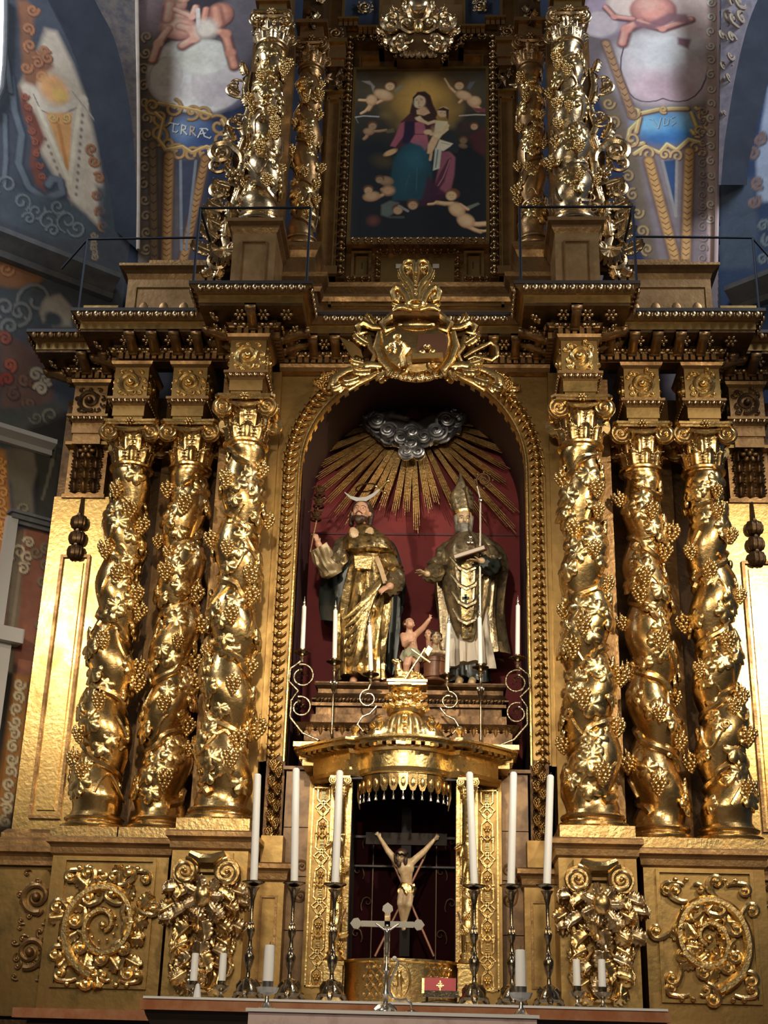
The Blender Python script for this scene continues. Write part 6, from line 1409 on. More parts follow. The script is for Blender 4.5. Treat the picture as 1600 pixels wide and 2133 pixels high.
for s in(-1,1): mk('rosette',ROM[SILVG.name],None,tc_,matrix=TR(a+s*.14,.12,b)@SL(.10))
# ---- crown ornament on the main cornice ----
Yc=-.62; cw_=empty('palmette_crest',(0,Yc,ZT),'bright gilt palmette crest of paired curling leaves standing on the main cornice centre','ornament')
V=lambda px,py:(P3(px,py,Yc).x,P3(px,py,Yc).z)
a,b=V(867,658); q=MB(); q.box(a-.23,a+.23,Yc-.03,Yc+.2,b-.01,b+.05); mk('base_block',q,BROWNG,cw_,smooth=False)
a,b=V(867,647); 
mk('base_swell',MB().ball((a,Yc,b+.02),(.21,.09,.06),16,8),GOLDB,cw_)
mk('base_oval',MB().tube([(a+.07*math.cos(k*PI/10),Yc-.10,b+.02+.045*math.sin(k*PI/10)) for k in range(20)],.011,6,closed=True),GOLDB,cw_)
def cbar(pts,rad,name,s,d=.05):
    mk(name,MB().tube([(lambda t:(t[0],Yc-d,t[1]))(V(867+s*x,y)) for x,y in pts],rad,8,flat=.8),GOLDB,cw_)
for s in(-1,1):
    cbar([(3,648),(14,640),(20,622),(30,609),(42,606),(49,616),(46,630),(37,634),(33,625),(38,620)],[.03,.035,.04,.042,.04,.034,.028,.022,.018,.02],'lower_scroll',s,.06)
    cbar([(8,650),(26,644),(40,646),(48,652)],[.03,.035,.03,.012],'foot_leaf',s,.05)
    cbar([(2,640),(9,618),(18,600),(27,588),(35,576),(38,568)],[.022,.03,.032,.03,.02,.005],'outer_leaf',s,.05)
    cbar([(1,636),(5,612),(14,596),(25,585),(31,572),(26,562),(16,563),(13,573),(19,580)],[.02,.026,.03,.03,.03,.028,.024,.018,.016],'upper_scroll',s,.07)
    cbar([(0,600),(3,584),(4,570),(2,560),(7,552),(16,550),(24,554),(26,561)],[.014,.02,.026,.026,.028,.028,.02,.01],'crown_curl',s,.06)
    for (dx,y,an,sz_) in((16,625,.9,.16),(30,612,.7,.12),(12,604,.45,.2),(24,640,1.4,.15),(20,590,.7,.14),(6,575,.2,.16),(8,632,.5,.18)): x_,z_=V(867+s*dx,y); mk('acanthus_leaf',ACM[GOLDB.name],None,cw_,matrix=TR(x_,Yc-.02,z_)@RY(s*an)@SL(sz_*.7,sz_*.9,sz_))
    x_,z_=V(867+s*16,573); mk('scroll_eye',MB().ball((x_,Yc-.12,z_),.028,8,6),GOLDB,cw_)
for k in range(6): x_,z_=V(867,622-9*k); mk('bead',MB().ball((x_,Yc-.08,z_),.020-.0015*k,7,5),GOLDB,cw_)
# ---- coat of arms cartouche ----
Yk=-.42; ka=empty('arms_cartouche',(0,Yk,7.6),'large gilt heraldic cartouche with book and three balls under the crest','cartouche')
V=lambda px,py,d=0:(P3(px,py,Yk-d).x,P3(px,py,Yk-d).z)
sh=[V(*p_) for p_ in((790,695),(798,690),(830,686),(868,690),(905,688),(935,692),(942,720),(938,750),(925,772),(900,788),(868,795),(835,788),(808,770),(794,745))]
m=MB(); cx_=sum(p_[0] for p_ in sh)/len(sh); cz_=sum(p_[1] for p_ in sh)/len(sh); n=len(sh)
rings=[(1.0,.08),(.9,.13),(.5,.15)]; v=[]
for f_,d in rings: v+=[(cx_+(x-cx_)*f_,Yk-d,cz_+(z_-cz_)*f_) for x,z_ in sh]
v.append((cx_,Yk-.155,cz_)); fc=[]
for r_ in range(2): fc+=[(r_*n+i,r_*n+(i+1)%n,(r_+1)*n+(i+1)%n,(r_+1)*n+i) for i in range(n)]
fc+=[(2*n+i,2*n+(i+1)%n,3*n) for i in range(n)]; m.add(v,fc); mk('shield',m,GOLD,ka)
mk('backing',MB().box(-.5,.5,Yk+.06,-.0,8.02,8.22),DARKG,ka,smooth=False)
def bar(pts,rad,name='scroll',mtl=GOLD,d=.06,par=ka,flat=.8): mk(name,MB().tube([(lambda t:(t[0],Yk-d,t[1]))(V(*p_)) for p_ in pts],rad,8,flat=flat),mtl,par)
for s in(-1,1):
    mx=lambda p_:[(868+s*(x),y) for x,y in p_]
    bar(mx([(0,676),(25,668),(50,674),(70,690),(62,705),(45,698)]),[.045,.055,.05,.045,.035,.02],'top_roll',GOLD,.14)
    bar(mx([(70,692),(90,690),(110,682),(122,690),(116,704),(102,700)]),[.03,.04,.045,.04,.03,.015],'upper_scroll',GOLD,.08)
    bar(mx([(76,700),(82,730),(72,760),(50,785),(25,796),(0,800)]),[.03,.04,.035,.04,.035,.03],'side_roll',GOLDL,.08)
    bar(mx([(100,705),(95,730),(85,745),(92,760),(78,775)]),[.03,.04,.035,.03,.02],'outer_roll',GOLD,.05)
    bar(mx([(72,768),(95,765),(120,770),(145,778),(168,792),(172,812),(158,820),(146,808),(152,796)]),[.03,.045,.04,.04,.05,.045,.035,.03,.02],'arch_scroll',GOLDL,.05)
    bar(mx([(78,778),(98,790),(120,800),(142,815)]),[.02,.035,.04,.025],'arch_scroll_fill',GOLDB,.03)
    bar(mx([(160,780),(176,792),(184,815)]),[.02,.03,.015],'arch_leaf',GOLD,.04)
    for (dx,y,an,sz_) in((120,790,2.0,.2),(150,800,2.2,.18),(95,775,1.7,.2),(60,775,2.6,.2),(100,720,1.0,.2),(85,685,.6,.18),(45,672,-.3,.2),(110,760,1.4,.16)): x_,z_=V(868+s*dx,y,.04); mk('acanthus_leaf',ACM[GOLDL.name],None,ka,matrix=TR(x_,Yk-.07,z_)@RY(s*an)@SL(sz_*.7,sz_*1.2,sz_))
for k in range(7): x_,z_=V(820+16*k,782+8*math.sin(PI*k/6)); mk('acanthus_leaf',ACM[GOLD.name],None,ka,matrix=TR(x_,Yk-.12,z_)@RY(PI+.3*(3-k)*.4)@SL(.12,.2,.13))
a,b=V(868,676,.15); mk('crest_roll',MB().ball((a,Yk-.12,b),(.20,.07,.06),14,7),GOLD,ka)
# arrow wing at the left, ribbon loop at the right
mk('arrow_wing',MB().prism([V(*p_) for p_ in((708,705),(735,716),(752,732),(757,748),(742,742),(735,748),(728,740))],Yk-.03,Yk+.0),GOLDF,ka,smooth=False)
bar([(966,750),(985,738),(1005,728),(1022,720),(1035,730),(1036,748),(1024,757),(1008,752),(988,748),(975,755)],[.018,.024,.026,.024,.024,.024,.022,.02,.018,.01],'ribbon_loop',GOLDL,.06)
# charges on the shield
mk('red_field',MB().prism([V(*p_,.13) for p_ in((872,700),(928,698),(932,725),(926,748),(876,755),(868,730))],Yk-.165,Yk-.15),mat('worn_red_gilt',(.12,.05,.025),.4,.4),ka,smooth=False)
a,b=V(890,745,.2); q=MB(); q.box(-.15,.15,-.05,.03,-.03,.03); q.xf(TR(a,Yk-.19,b)@RY(-.10)@RZ(.1)); mk('book_relief',q,GOLDF,ka,smooth=False)
for k,(x,y) in enumerate(((880,737),(901,735),(890,724))): x_,z_=V(x,y,.2); mk('ball_charge',MB().ball((x_,Yk-.21,z_),.038,12,8),GOLDL,ka)
q=MB(); pr=[V(*p_,.2) for p_ in((842,762),(838,740),(848,725),(840,712))]; q.tube([(x,Yk-.17,z_) for x,z_ in pr],[.04,.035,.05,.02],8); mk('tower_charge',q,GOLD,ka)
for k in range(4): x_,z_=V(820+k*6,735-k*8,.15); q=MB(); curl_mb(q,x_,z_,.09,PI/2+k*.5,(-1)**k,1.2,.14,Yk-.15,.5,n=12); mk('shield_scroll',q,GOLDL,ka)
for (x,y,h_) in((840,775,1),(900,772,-1)): x_,z_=V(x,y,.15); q=MB(); curl_mb(q,x_,z_,.11,PI/2-h_*.8,h_,1.3,.15,Yk-.13,.4,n=14); mk('shield_scroll',q,GOLDL,ka)
# ---- iron railings ----
def rail(name,label,lines,rad=.014):
    r=empty(name,tuple(lines[0][0]),label,'railing')
    for i,l in enumerate(lines): mk('rail' if abs((Vector(l[0])-Vector(l[-1])).z)<.25 else 'post',MB().tube(l,rad,7),IRON,r)
for s,l in((-1,'left'),(1,'right')):
    F=lambda x,z_,Y=-.98:Vector((s*x,Y,z_))
    zr=zat(530,433,-.98)
    rail('iron_railing','thin dark iron guard rail crossing in front of the outer %s upper column'%l,[[F(2.13,zr),F(1.03,zr)],[F(2.13,zr),F(2.13,ZT)],[F(1.03,zr),F(1.03,ZT)],[F(2.13,zr),F(2.13,zr,-.35)],[F(2.06,zr,-.35),F(2.06,ZT,-.35)]])
    zr2=zat(300,498,-.35)
    rail('iron_railing','thin dark iron guard rail along the %s attic boxes'%l,[[F(2.10,zr2,-.38),F(3.42,zr2-.02,-.38)],[F(3.42,zr2-.02,-.38),F(3.42,ZT,-.38)],[F(2.14,zr2,-.38),F(2.14,ZT,-.38)],[F(3.42,zr2-.02,-.38),F(3.68,zr2-.33,-.30)]],.013)
# ================= painted surfaces (colour laid on dense grids in the wall's own metres) =================
def lin(c): c=np.asarray(c,float)/255; return np.where(c<=.04045,c/12.92,((c+.055)/1.055)**2.4)
class Canvas:
    """flat painted surface; cv turns surveyed pixels into its own (u,v) metres"""
    def __init__(s,u0,u1,v0,v1,nu,nv,cv,gain,base):
        s.u=np.linspace(u0,u1,nu); s.v=np.linspace(v0,v1,nv); s.U,s.V=np.meshgrid(s.u,s.v); s.cv=cv; s.g=gain
        s.C=np.zeros((nv,nu,3))+s.col(base); s.rs=np.random.RandomState(4); s.px=1.0
    def col(s,c): return np.minimum(lin(c)*s.g,.85)
    def noise(s,scale,seed=0):
        r=np.random.RandomState(seed); out=np.zeros_like(s.U)
        for o in range(4):
            f=scale*2**o; a=r.rand(64,64); x=(s.U*f)%63; y=(s.V*f)%63; i=x.astype(int);j=y.astype(int);fx=x-i;fy=y-j; fx=fx*fx*(3-2*fx);fy=fy*fy*(3-2*fy)
            out+=((a[j,i]*(1-fx)+a[j,i+1]*fx)*(1-fy)+(a[j+1,i]*(1-fx)+a[j+1,i+1]*fx)*fy-.5)/2**o
        return out
    def scale(s,p): a=s.cv(*p); b=s.cv(p[0]+10,p[1]); c=s.cv(p[0],p[1]+10); return (math.hypot(b[0]-a[0],b[1]-a[1])+math.hypot(c[0]-a[0],c[1]-a[1]))/20
    def box(s,u0,u1,v0,v1):
        i0,i1=np.searchsorted(s.u,[u0,u1]); j0,j1=np.searchsorted(s.v,[v0,v1]); return slice(j0,j1),slice(i0,i1)
    def blend(s,sl,a,c): s.C[sl]=s.C[sl]*(1-a[...,None])+s.col(c)*a[...,None]
    def e(s,x,y,rx,ry,c,ang=0,soft=.25,al=1):
        k=s.scale((x,y)); cu,cvv=s.cv(x,y); rx*=k; ry*=k; R_=max(rx,ry)*(1+soft); sl=s.box(cu-R_,cu+R_,cvv-R_,cvv+R_)
        du=s.U[sl]-cu; dv=-(s.V[sl]-cvv); ca,sa=math.cos(ang),math.sin(ang); d=np.sqrt(((du*ca+dv*sa)/rx)**2+((-du*sa+dv*ca)/ry)**2)
        s.blend(sl,np.clip((1+soft-d)/(2*soft+1e-6),0,1)*al,c)
    def p(s,pts,c,al=1,soft=1.0):
        k=s.scale(pts[0]); q=np.array([s.cv(*t) for t in pts]); m=soft*k; sl=s.box(q[:,0].min()-m,q[:,0].max()+m,q[:,1].min()-m,q[:,1].max()+m)
        U,V=s.U[sl],s.V[sl]; ins=np.zeros(U.shape,bool); dm=np.full(U.shape,1e9)
        for i in range(len(q)):
            a,b=q[i],q[(i+1)%len(q)]
            cr=((a[1]>V)!=(b[1]>V)); 
            with np.errstate(all='ignore'): ins^=cr&(U<(b[0]-a[0])*(V-a[1])/((b[1]-a[1]) or 1e-12)+a[0])
            d=b-a; t=np.clip(((U-a[0])*d[0]+(V-a[1])*d[1])/(d@d+1e-12),0,1); dm=np.minimum(dm,np.hypot(U-a[0]-t*d[0],V-a[1]-t*d[1]))
        sd=np.where(ins,dm,-dm); s.blend(sl,np.clip(.5+sd/(2*m+1e-9),0,1)*al,c)
    def l(s,pts,w_,c,al=1):
        k=s.scale(pts[0]); q=np.array([s.cv(*t) for t in pts]); w_=w_*k; sl=s.box(q[:,0].min()-w_,q[:,0].max()+w_,q[:,1].min()-w_,q[:,1].max()+w_)
        U,V=s.U[sl],s.V[sl]; dm=np.full(U.shape,1e9)
        for i in range(len(q)-1):
            a,b=q[i],q[i+1]; d=b-a; t=np.clip(((U-a[0])*d[0]+(V-a[1])*d[1])/(d@d+1e-12),0,1); dm=np.minimum(dm,np.hypot(U-a[0]-t*d[0],V-a[1]-t*d[1]))
        s.blend(sl,np.clip((w_*.5-dm)/(w_*.3)+.3,0,1)*al,c)
    def sw(s,x,y,r,c,c2,a0=0,h=1,w_=4,turns=1.2):
        pts=[(x+r*(1-.8*i/16)*math.cos(a0+h*turns*6.283*i/16),y+r*(1-.8*i/16)*math.sin(a0+h*turns*6.283*i/16)) for i in range(17)]
        s.l([(a+1,b+1.5) for a,b in pts],w_*1.5,c2); s.l(pts,w_,c)
    def build(s,name,P,mtl,par=None,mask=None,amt=.18,ns=5):
        n=s.noise(ns,1)*amt+s.noise(ns*4,2)*amt*.6; s.C*=np.clip(1+n,.4,1.6)[...,None]
        nv,nu=s.U.shape; pts=P(s.U.ravel(),s.V.ravel()); idx=np.arange(nv*nu).reshape(nv,nu)
        f=np.stack([idx[:-1,:-1],idx[:-1,1:],idx[1:,1:],idx[1:,:-1]],-1).reshape(-1,4)
        if mask is not None:
            mk_=mask(s.U,s.V); ok=(mk_[:-1,:-1]&mk_[:-1,1:]&mk_[1:,1:]&mk_[1:,:-1]).ravel(); f=f[ok]
        me=bpy.data.meshes.new(name); me.vertices.add(len(pts)); me.vertices.foreach_set('co',pts.astype('f').ravel())
        me.loops.add(f.size); me.loops.foreach_set('vertex_index',f.ravel().astype('i')); me.polygons.add(len(f)); me.polygons.foreach_set('loop_start',np.arange(0,f.size,4).astype('i')); me.update(calc_edges=True); me.validate()
        a=me.color_attributes.new('paint','FLOAT_COLOR','POINT'); cc=np.ones((len(pts),4),'f'); cc[:,:3]=np.clip(s.C,0,1).reshape(-1,3); a.data.foreach_set('color',cc.ravel())
        return mk(name,me,mtl,par)
# ---- the oil painting ----
op=empty('oil_painting',(0,.36,ZP0),'dark oil painting of a mother in rose and blue with child and putti','painting')
PX=lambda x,y:((x-165-(1640-y)*.012)/1215*2*PW-PW,ZP1-(y-75)/1565*(ZP1-ZP0))
c=Canvas(-PW,PW,ZP0,ZP1,250,400,PX,1.5,(30,33,36))
E_,P_,L_=c.e,c.p,c.l
E_(780,350,520,330,(62,56,44),0,.8); E_(800,250,430,200,(95,84,58),0,.7,.8); E_(770,180,300,90,(70,58,45),0,.8,.6)
for k in range(40):
    a=k*.7; r_=300+40*math.sin(k*1.7); E_(790+r_*math.cos(a)*1.1,420+r_*.8*math.sin(a),45,32,(98,86,58) if k%2 else (66,58,44),k,.7,.5)
E_(800,380,240,240,(150,118,58),0,.6,.9); E_(810,350,180,180,(190,150,78),0,.6,.9); E_(1010,470,120,110,(150,118,62),0,.6,.8)
P_([(180,760),(400,720),(560,800),(560,1300),(180,1300)],(22,28,34),.9,60); P_([(1100,800),(1390,760),(1390,1640),(900,1640),(1090,1100)],(24,27,31),.9,40); P_([(170,1250),(1390,1300),(1390,1640),(165,1640)],(22,25,31),.9,60); P_([(1230,690),(1390,620),(1390,900),(1280,830)],(72,34,34),.8,20)
E_(450,930,90,60,(70,60,40),.3,.6,.7)
# cloak, dress
P_([(700,470),(610,560),(560,700),(540,830),(700,780),(860,700),(960,620),(920,480),(850,440)],(66,38,42),1,8)
P_([(600,580),(640,560),(640,690),(560,800),(510,790),(560,690)],(140,78,92),1,6); P_([(735,570),(820,560),(850,690),(870,780),(830,850),(690,750),(740,680)],(150,86,98),1,6)
P_([(655,560),(735,560),(720,700),(680,780),(620,760)],(38,30,52),1,8); L_([(740,680),(850,680)],8,(70,34,46))
P_([(700,760),(620,800),(550,900),(525,1050),(540,1290),(700,1290),(880,1290),(900,1000),(870,880),(800,790)],(28,62,72),1,12)
E_(740,900,90,110,(42,88,104),.2,.8,.8); E_(640,1050,60,150,(32,70,82),.1,.8,.7); L_([(760,1000),(755,1200)],10,(60,96,104),.5); L_([(660,1160),(690,1060)],8,(56,90,98),.5)
P_([(980,850),(1060,840),(1110,900),(1100,1060),(1060,1230),(930,1240),(930,1120),(960,980)],(132,78,92),1,8); P_([(1040,920),(1070,900),(1010,1120),(930,1240),(900,1200),(960,1060)],(70,34,52),.9,8); L_([(1060,920),(1000,1080),(950,1160)],10,(170,116,124),.7)
P_([(860,1060),(960,1180),(1050,1240),(900,1340),(780,1340),(820,1230)],(58,28,46),.9,14)
P_([(1050,640),(1110,700),(1150,800),(1130,860),(1060,850),(1010,760)],(36,42,46),1,8)
# head of the woman
P_([(720,330),(760,275),(830,270),(880,310),(905,400),(950,490),(900,560),(830,560),(740,560),(690,470)],(58,38,34),1,6)
E_(776,370,52,68,(214,182,148),.05,.12); P_([(750,450),(860,450),(880,480),(820,505),(755,490)],(196,160,124),1,5); E_(810,455,40,40,(190,154,118),0,.3)
E_(800,370,30,58,(186,146,114),0,.5,.5); L_([(768,350),(772,395),(764,402)],4,(150,106,82)); L_([(742,358),(760,354)],5,(70,44,36)); L_([(790,352),(812,352)],5,(70,44,36)); L_([(742,346),(758,342)],3,(100,70,54)); L_([(786,342),(814,340)],3,(100,70,54)); L_([(766,416),(788,416)],5,(150,70,62)); P_([(715,330),(760,285),(830,285),(870,330),(880,440),(840,330),(770,300),(730,340),(728,440)],(52,34,30),1,4)
# child
P_([(930,550),(1040,560),(1050,640),(990,690),(960,730),(905,700),(920,620)],(214,186,148),1,6); L_([(920,560),(860,580),(800,550),(780,520)],34,(204,170,134)); L_([(1040,600),(1000,660),(890,680)],34,(206,174,136)); E_(860,660,36,26,(204,170,134)); 
P_([(900,700),(960,720),(930,790),(890,870),(850,860),(860,780)],(198,164,126),1,6); L_([(890,860),(880,920)],26,(190,154,118)); E_(905,640,20,40,(168,130,98),0,.6,.5)
E_(1000,470,48,56,(206,170,134),.3,.15); P_([(940,450),(1000,425),(1055,450),(1045,550),(1030,520),(1025,460),(960,455)],(62,40,32),1,4); L_([(975,478),(992,476)],4,(80,50,40)); L_([(1008,482),(1022,486)],4,(80,50,40)); L_([(985,520),(1000,522)],4,(150,80,66))
P_([(965,730),(1090,770),(1060,800),(1000,840),(930,820)],(198,188,164),1,6); P_([(925,810),(985,830),(965,1000),(905,1020)],(178,178,164),1,5); L_([(950,830),(930,990)],12,(90,120,112)); L_([(980,760),(1060,780)],6,(130,120,104))
E_(780,540,40,22,(206,172,136),.5); E_(515,850,60,26,(184,148,104),-.5); 
SK=(206,168,128); S2=(170,126,92)
def putto(h,body,limbs,k=1,d=1.0,hair=(84,56,40),face=None):
    q=lambda c_:tuple(int(x*d) for x in c_)
    for (x0,y0,x1,y1,w_) in limbs: L_([(x0,y0),((x0+x1)/2+4,(y0+y1)/2+6),(x1,y1)],w_,q(S2)); L_([(x0,y0-3),((x0+x1)/2+2,(y0+y1)/2),(x1,y1-3)],w_*.7,q(SK))
    for (x,y,rx,ry,a) in body: E_(x+3,y+6,rx,ry,q(S2),a,.15); E_(x-2,y-3,rx*.85,ry*.82,q(SK),a,.4)
    x,y,r_=h; E_(x,y-r_*.25,r_*1.08,r_,hair,0,.2); E_(x+(face or 0),y+r_*.1,r_*.82,r_*.86,q(SK),0,.2); L_([(x-r_*.3+(face or 0),y),(x-r_*.1+(face or 0),y)],4,(80,50,40)); L_([(x+r_*.2+(face or 0),y),(x+r_*.4+(face or 0),y)],4,(80,50,40)); L_([(x-.1*r_+(face or 0),y+.45*r_),(x+.2*r_+(face or 0),y+.45*r_)],3,(140,80,64))
P_([(230,165),(310,165),(360,220),(340,270),(320,210)],(130,126,118),1,5); P_([(540,260),(600,205),(640,215),(560,280)],(120,118,100),1,5)
putto((510,215,48),[(440,300,85,52,.4),(330,350,45,55,0)],[(490,310,380,380,34),(330,370,300,440,50),(300,430,235,480,28),(320,350,215,350,30)],face=-10)
putto((1150,215,46),[(1190,310,70,45,.4),(1290,370,55,55,0)],[(1110,280,1060,230,30),(1060,230,1015,150,22),(1180,340,1150,380,30),(1250,370,1330,450,60)]); P_([(1220,240),(1250,180),(1300,180),(1250,260)],(90,96,100),.8,5); P_([(1270,430),(1390,440),(1390,480),(1310,470)],(110,58,62),1,6)
L_([(185,515),(260,503),(400,512)],16,(150,150,150)); L_([(1150,508),(1300,498),(1390,502)],16,(160,150,136)); L_([(185,520),(210,570)],10,(110,116,110),.7)
putto((345,600,40),[(310,650,45,35,.1)],[(330,650,470,640,30),(300,680,270,720,36)],d=.72); P_([(460,640),(540,620),(550,660),(480,670)],(96,88,60),.8,6)
putto((1285,610,36),[],[],d=.8); E_(1200,610,40,50,(60,42,40),0,.5); putto((1185,740,36),[(1180,790,36,24,.2)],[],d=.55); 
putto((320,1195,40),[(350,1250,70,46,-.2)],[(380,1260,450,1240,36)],d=.8); putto((420,1100,36),[(480,1110,60,45,.2)],[(440,1190,540,1200,34)],d=.66); E_(500,1200,50,45,(170,132,98),0,.4)
P_([(440,1330),(520,1290),(600,1310),(560,1400),(500,1440),(440,1420)],(86,94,88),.9,10); putto((590,1375,44),[],[],d=.78); putto((725,1330,46),[],[],d=.78); L_([(600,1340),(680,1385)],26,(120,120,116)); L_([(520,1440),(640,1440)],26,(66,72,70),.8); E_(370,1470,46,44,(96,56,48),0,.6,.8)
putto((1085,1245,52),[(1120,1370,72,60,.9),(1200,1470,75,62,.7)],[(1080,1320,940,1310,44),(940,1310,865,1325,26),(1150,1330,1220,1370,36),(1240,1500,1370,1500,52),(1230,1530,1330,1570,40),(1330,1560,1385,1560,24)],hair=(110,66,46),face=-14); P_([(1200,1350),(1310,1310),(1330,1325),(1240,1370)],(110,118,100),.8,5)
c.build('canvas',lambda u,v:np.stack([u,np.full_like(u,.345),v],-1),CANVAS,op,amt=.14,ns=7)
mk('stretcher',MB().box(-PW,PW,.36,.40,ZP0,ZP1),DARK,op,smooth=False)
# ---- back wall frescoes ----
YW=1.2
wb=struct(mk('wall_back',MB().box(-3.5,3.5,YW+.02,YW+.3,0,18),DARKBLUE,smooth=False))
BK=lambda x,y:((lambda t:(t.x,t.z))(P3(x,y,YW)))
VT=(72,64,70)
def volutes(c,x0,x1,y0,y1,n,c1,c2,w_=3,r_=9):
    for k in range(n): t=k/(n-1); c.sw(x0+(x1-x0)*t,y0+(y1-y0)*t,r_*(1+.25*(k%2)),c1,c2,k,(-1)**k,w_)
def chain(c,x0,y0,x1,y1,w_,n,base,dk):
    c.l([(x0,y0),(x1,y1)],w_*1.5,dk); c.l([(x0,y0),(x1,y1)],w_,base)
    for k in range(n):
        t=(k+.5)/n; x=x0+(x1-x0)*t; y=y0+(y1-y0)*t; c.l([(x-w_*.4,y-2),(x,y+3),(x+w_*.4,y-2)],2,dk)
GL=1.7
u0=BK(280,0)[0]-.6; c=Canvas(-3.95,-1.7,8.2,15.2,330,800,BK,GL,(46,42,46))
E_,P_,L_=c.e,c.p,c.l
P_([(285,-60),(330,-60),(340,300),(345,560),(280,560)],(92,82,74),1,8)
for k in range(16): c.sw(303+3*math.sin(k),8+k*34,12,(150,128,100),(62,52,50),k,(-1)**k,5)
P_([(335,200),(500,200),(500,560),(330,560)],(66,60,62),1,10); P_([(435,240),(560,150),(560,560),(405,560)],(20,32,58),.9,14)  # dark blue polygon: cast shadow of the altarpiece, painted over the fresco
# cloud and putti
E_(325,25,45,50,(120,102,104),0,.3); E_(505,40,40,80,(92,86,92),0,.3); E_(480,90,40,60,(84,78,84),0,.4)
for (x,y,rx,ry,cc) in((370,150,55,70,(184,176,170)),(420,180,75,58,(198,188,178)),(400,130,50,50,(200,194,184)),(455,170,48,55,(170,160,158)),(345,160,30,45,(176,166,158)),(430,120,45,40,(206,196,178))): E_(x,y,rx+2,ry+2,tuple(int(q*.72) for q in cc),0,.06); E_(x,y,rx,ry,cc,0,.10)
P_([(330,140),(318,180),(345,215),(380,215),(410,232),(450,236),(480,210),(503,175),(500,150),(470,110),(430,85),(360,85)],(190,182,176),.5,12); E_(400,120,35,30,(214,198,172),0,.6,.8); E_(460,190,35,30,(160,150,152),0,.7,.8); E_(370,190,30,20,(168,158,156),0,.7,.7)
def fputto(limbs,body,head=None,cc=(196,142,122),dk=(140,92,84)):
    hi=tuple(min(255,int(q*1.16)) for q in cc); ol=tuple(int(q*.55) for q in dk)
    for (pts,w_) in limbs: L_([(a+1,b+2) for a,b in pts],w_+3,ol); 
    for (x,y,rx,ry,a) in body: E_(x+1,y+2,rx+2,ry+2,ol,a,.08)
    for (x,y,rx,ry,a) in body: E_(x+1,y+1,rx,ry,dk,a,.1); E_(x-1,y-2,rx*.88,ry*.84,cc,a,.35); E_(x-rx*.25,y-ry*.35,rx*.45,ry*.4,hi,a,.7,.8)
    for (pts,w_) in limbs:
        L_(pts,w_,dk); L_([(a-1.2,b-1.2) for a,b in pts],w_*.72,cc); L_([(a-2.5,b-2.5) for a,b in pts],w_*.3,hi,.8)
        for (a,b) in pts[1:-1]: E_(a,b,w_*.5,w_*.48,cc,0,.3)
    if head: x,y,r_=head; E_(x,y,r_,r_,(96,64,50),0,.2); E_(x,y+2,r_*.8,r_*.8,cc,0,.3)
fputto([([(352,60),(330,90),(318,125)],18),([(375,55),(400,62),(405,80),(380,95)],20),([(355,10),(350,40)],24),([(365,20),(400,35),(408,15)],14)],[(372,40,24,22,0),(372,58,32,26,.2),(365,10,20,18,0)],(380,-8,16))
fputto([([(440,60),(470,70),(480,110),(488,138)],20),([(450,20),(455,50)],26),([(430,20),(425,45)],16)],[(430,58,18,20,0),(460,30,22,26,0)],None,(172,118,98),(112,72,64)); E_(430,60,20,22,(200,178,164),0,.4); L_([(412,20),(414,55)],9,(176,168,160))
# cartouche TERRAE
GO=(150,118,72); GD=(70,50,40); GH=(196,160,104)
E_(395,280,55,38,(64,84,116),.12,.2); E_(375,270,35,24,(104,124,150),0,.6,.8); E_(430,292,30,26,(36,52,88),0,.6,.8)
for (x,y,r_,a,h) in((335,245,22,0,1),(330,280,24,2,-1),(352,300,16,1,1),(455,262,24,4,1),(458,292,20,2,-1),(370,318,22,3,1),(400,322,18,0,-1),(425,322,20,3,1),(445,318,14,1,-1),(360,225,20,5,1),(400,232,18,2,-1),(425,238,16,4,1),(318,220,18,1,1)): c.sw(x,y,r_,GO,GD,a,h,6)
for (pts) in ([(324,235),(340,250),(330,290),(345,310)],[(345,312),(380,305),(400,318),(430,305),(465,315)],[(462,250),(476,275),(462,300)],[(330,215),(370,222),(410,230),(440,240)]): L_(pts,8,GO); L_([(a,b-2) for a,b in pts],3,GH)
WH=(222,214,194)
def tx(x,y): return (320+x/10,220+y/10)
def let(strk,col_=WH,w_=3.2):
    for s_ in strk: L_([(lambda t:(t[0]+1.2,t[1]+1.2))(tx(*q)) for q in s_],w_,(30,26,30)); 
    for s_ in strk: L_([tx(*q) for q in s_],w_*.8,col_)
let([[(320,380),(340,355),(510,395),(520,380)],[(420,375),(400,540),(470,555),(500,530)]]); let([[(590,400),(570,590)],[(590,400),(670,430),(660,490),(600,500),(690,600)]],(196,188,176)); let([[(770,430),(760,610)],[(770,430),(850,460),(830,520),(780,520),(880,630)]],(170,150,136)); let([[(920,660),(1010,480),(1060,640),(1170,680),(1190,650)],[(970,480),(1100,480),(1130,510)],[(960,590),(1080,570)]])
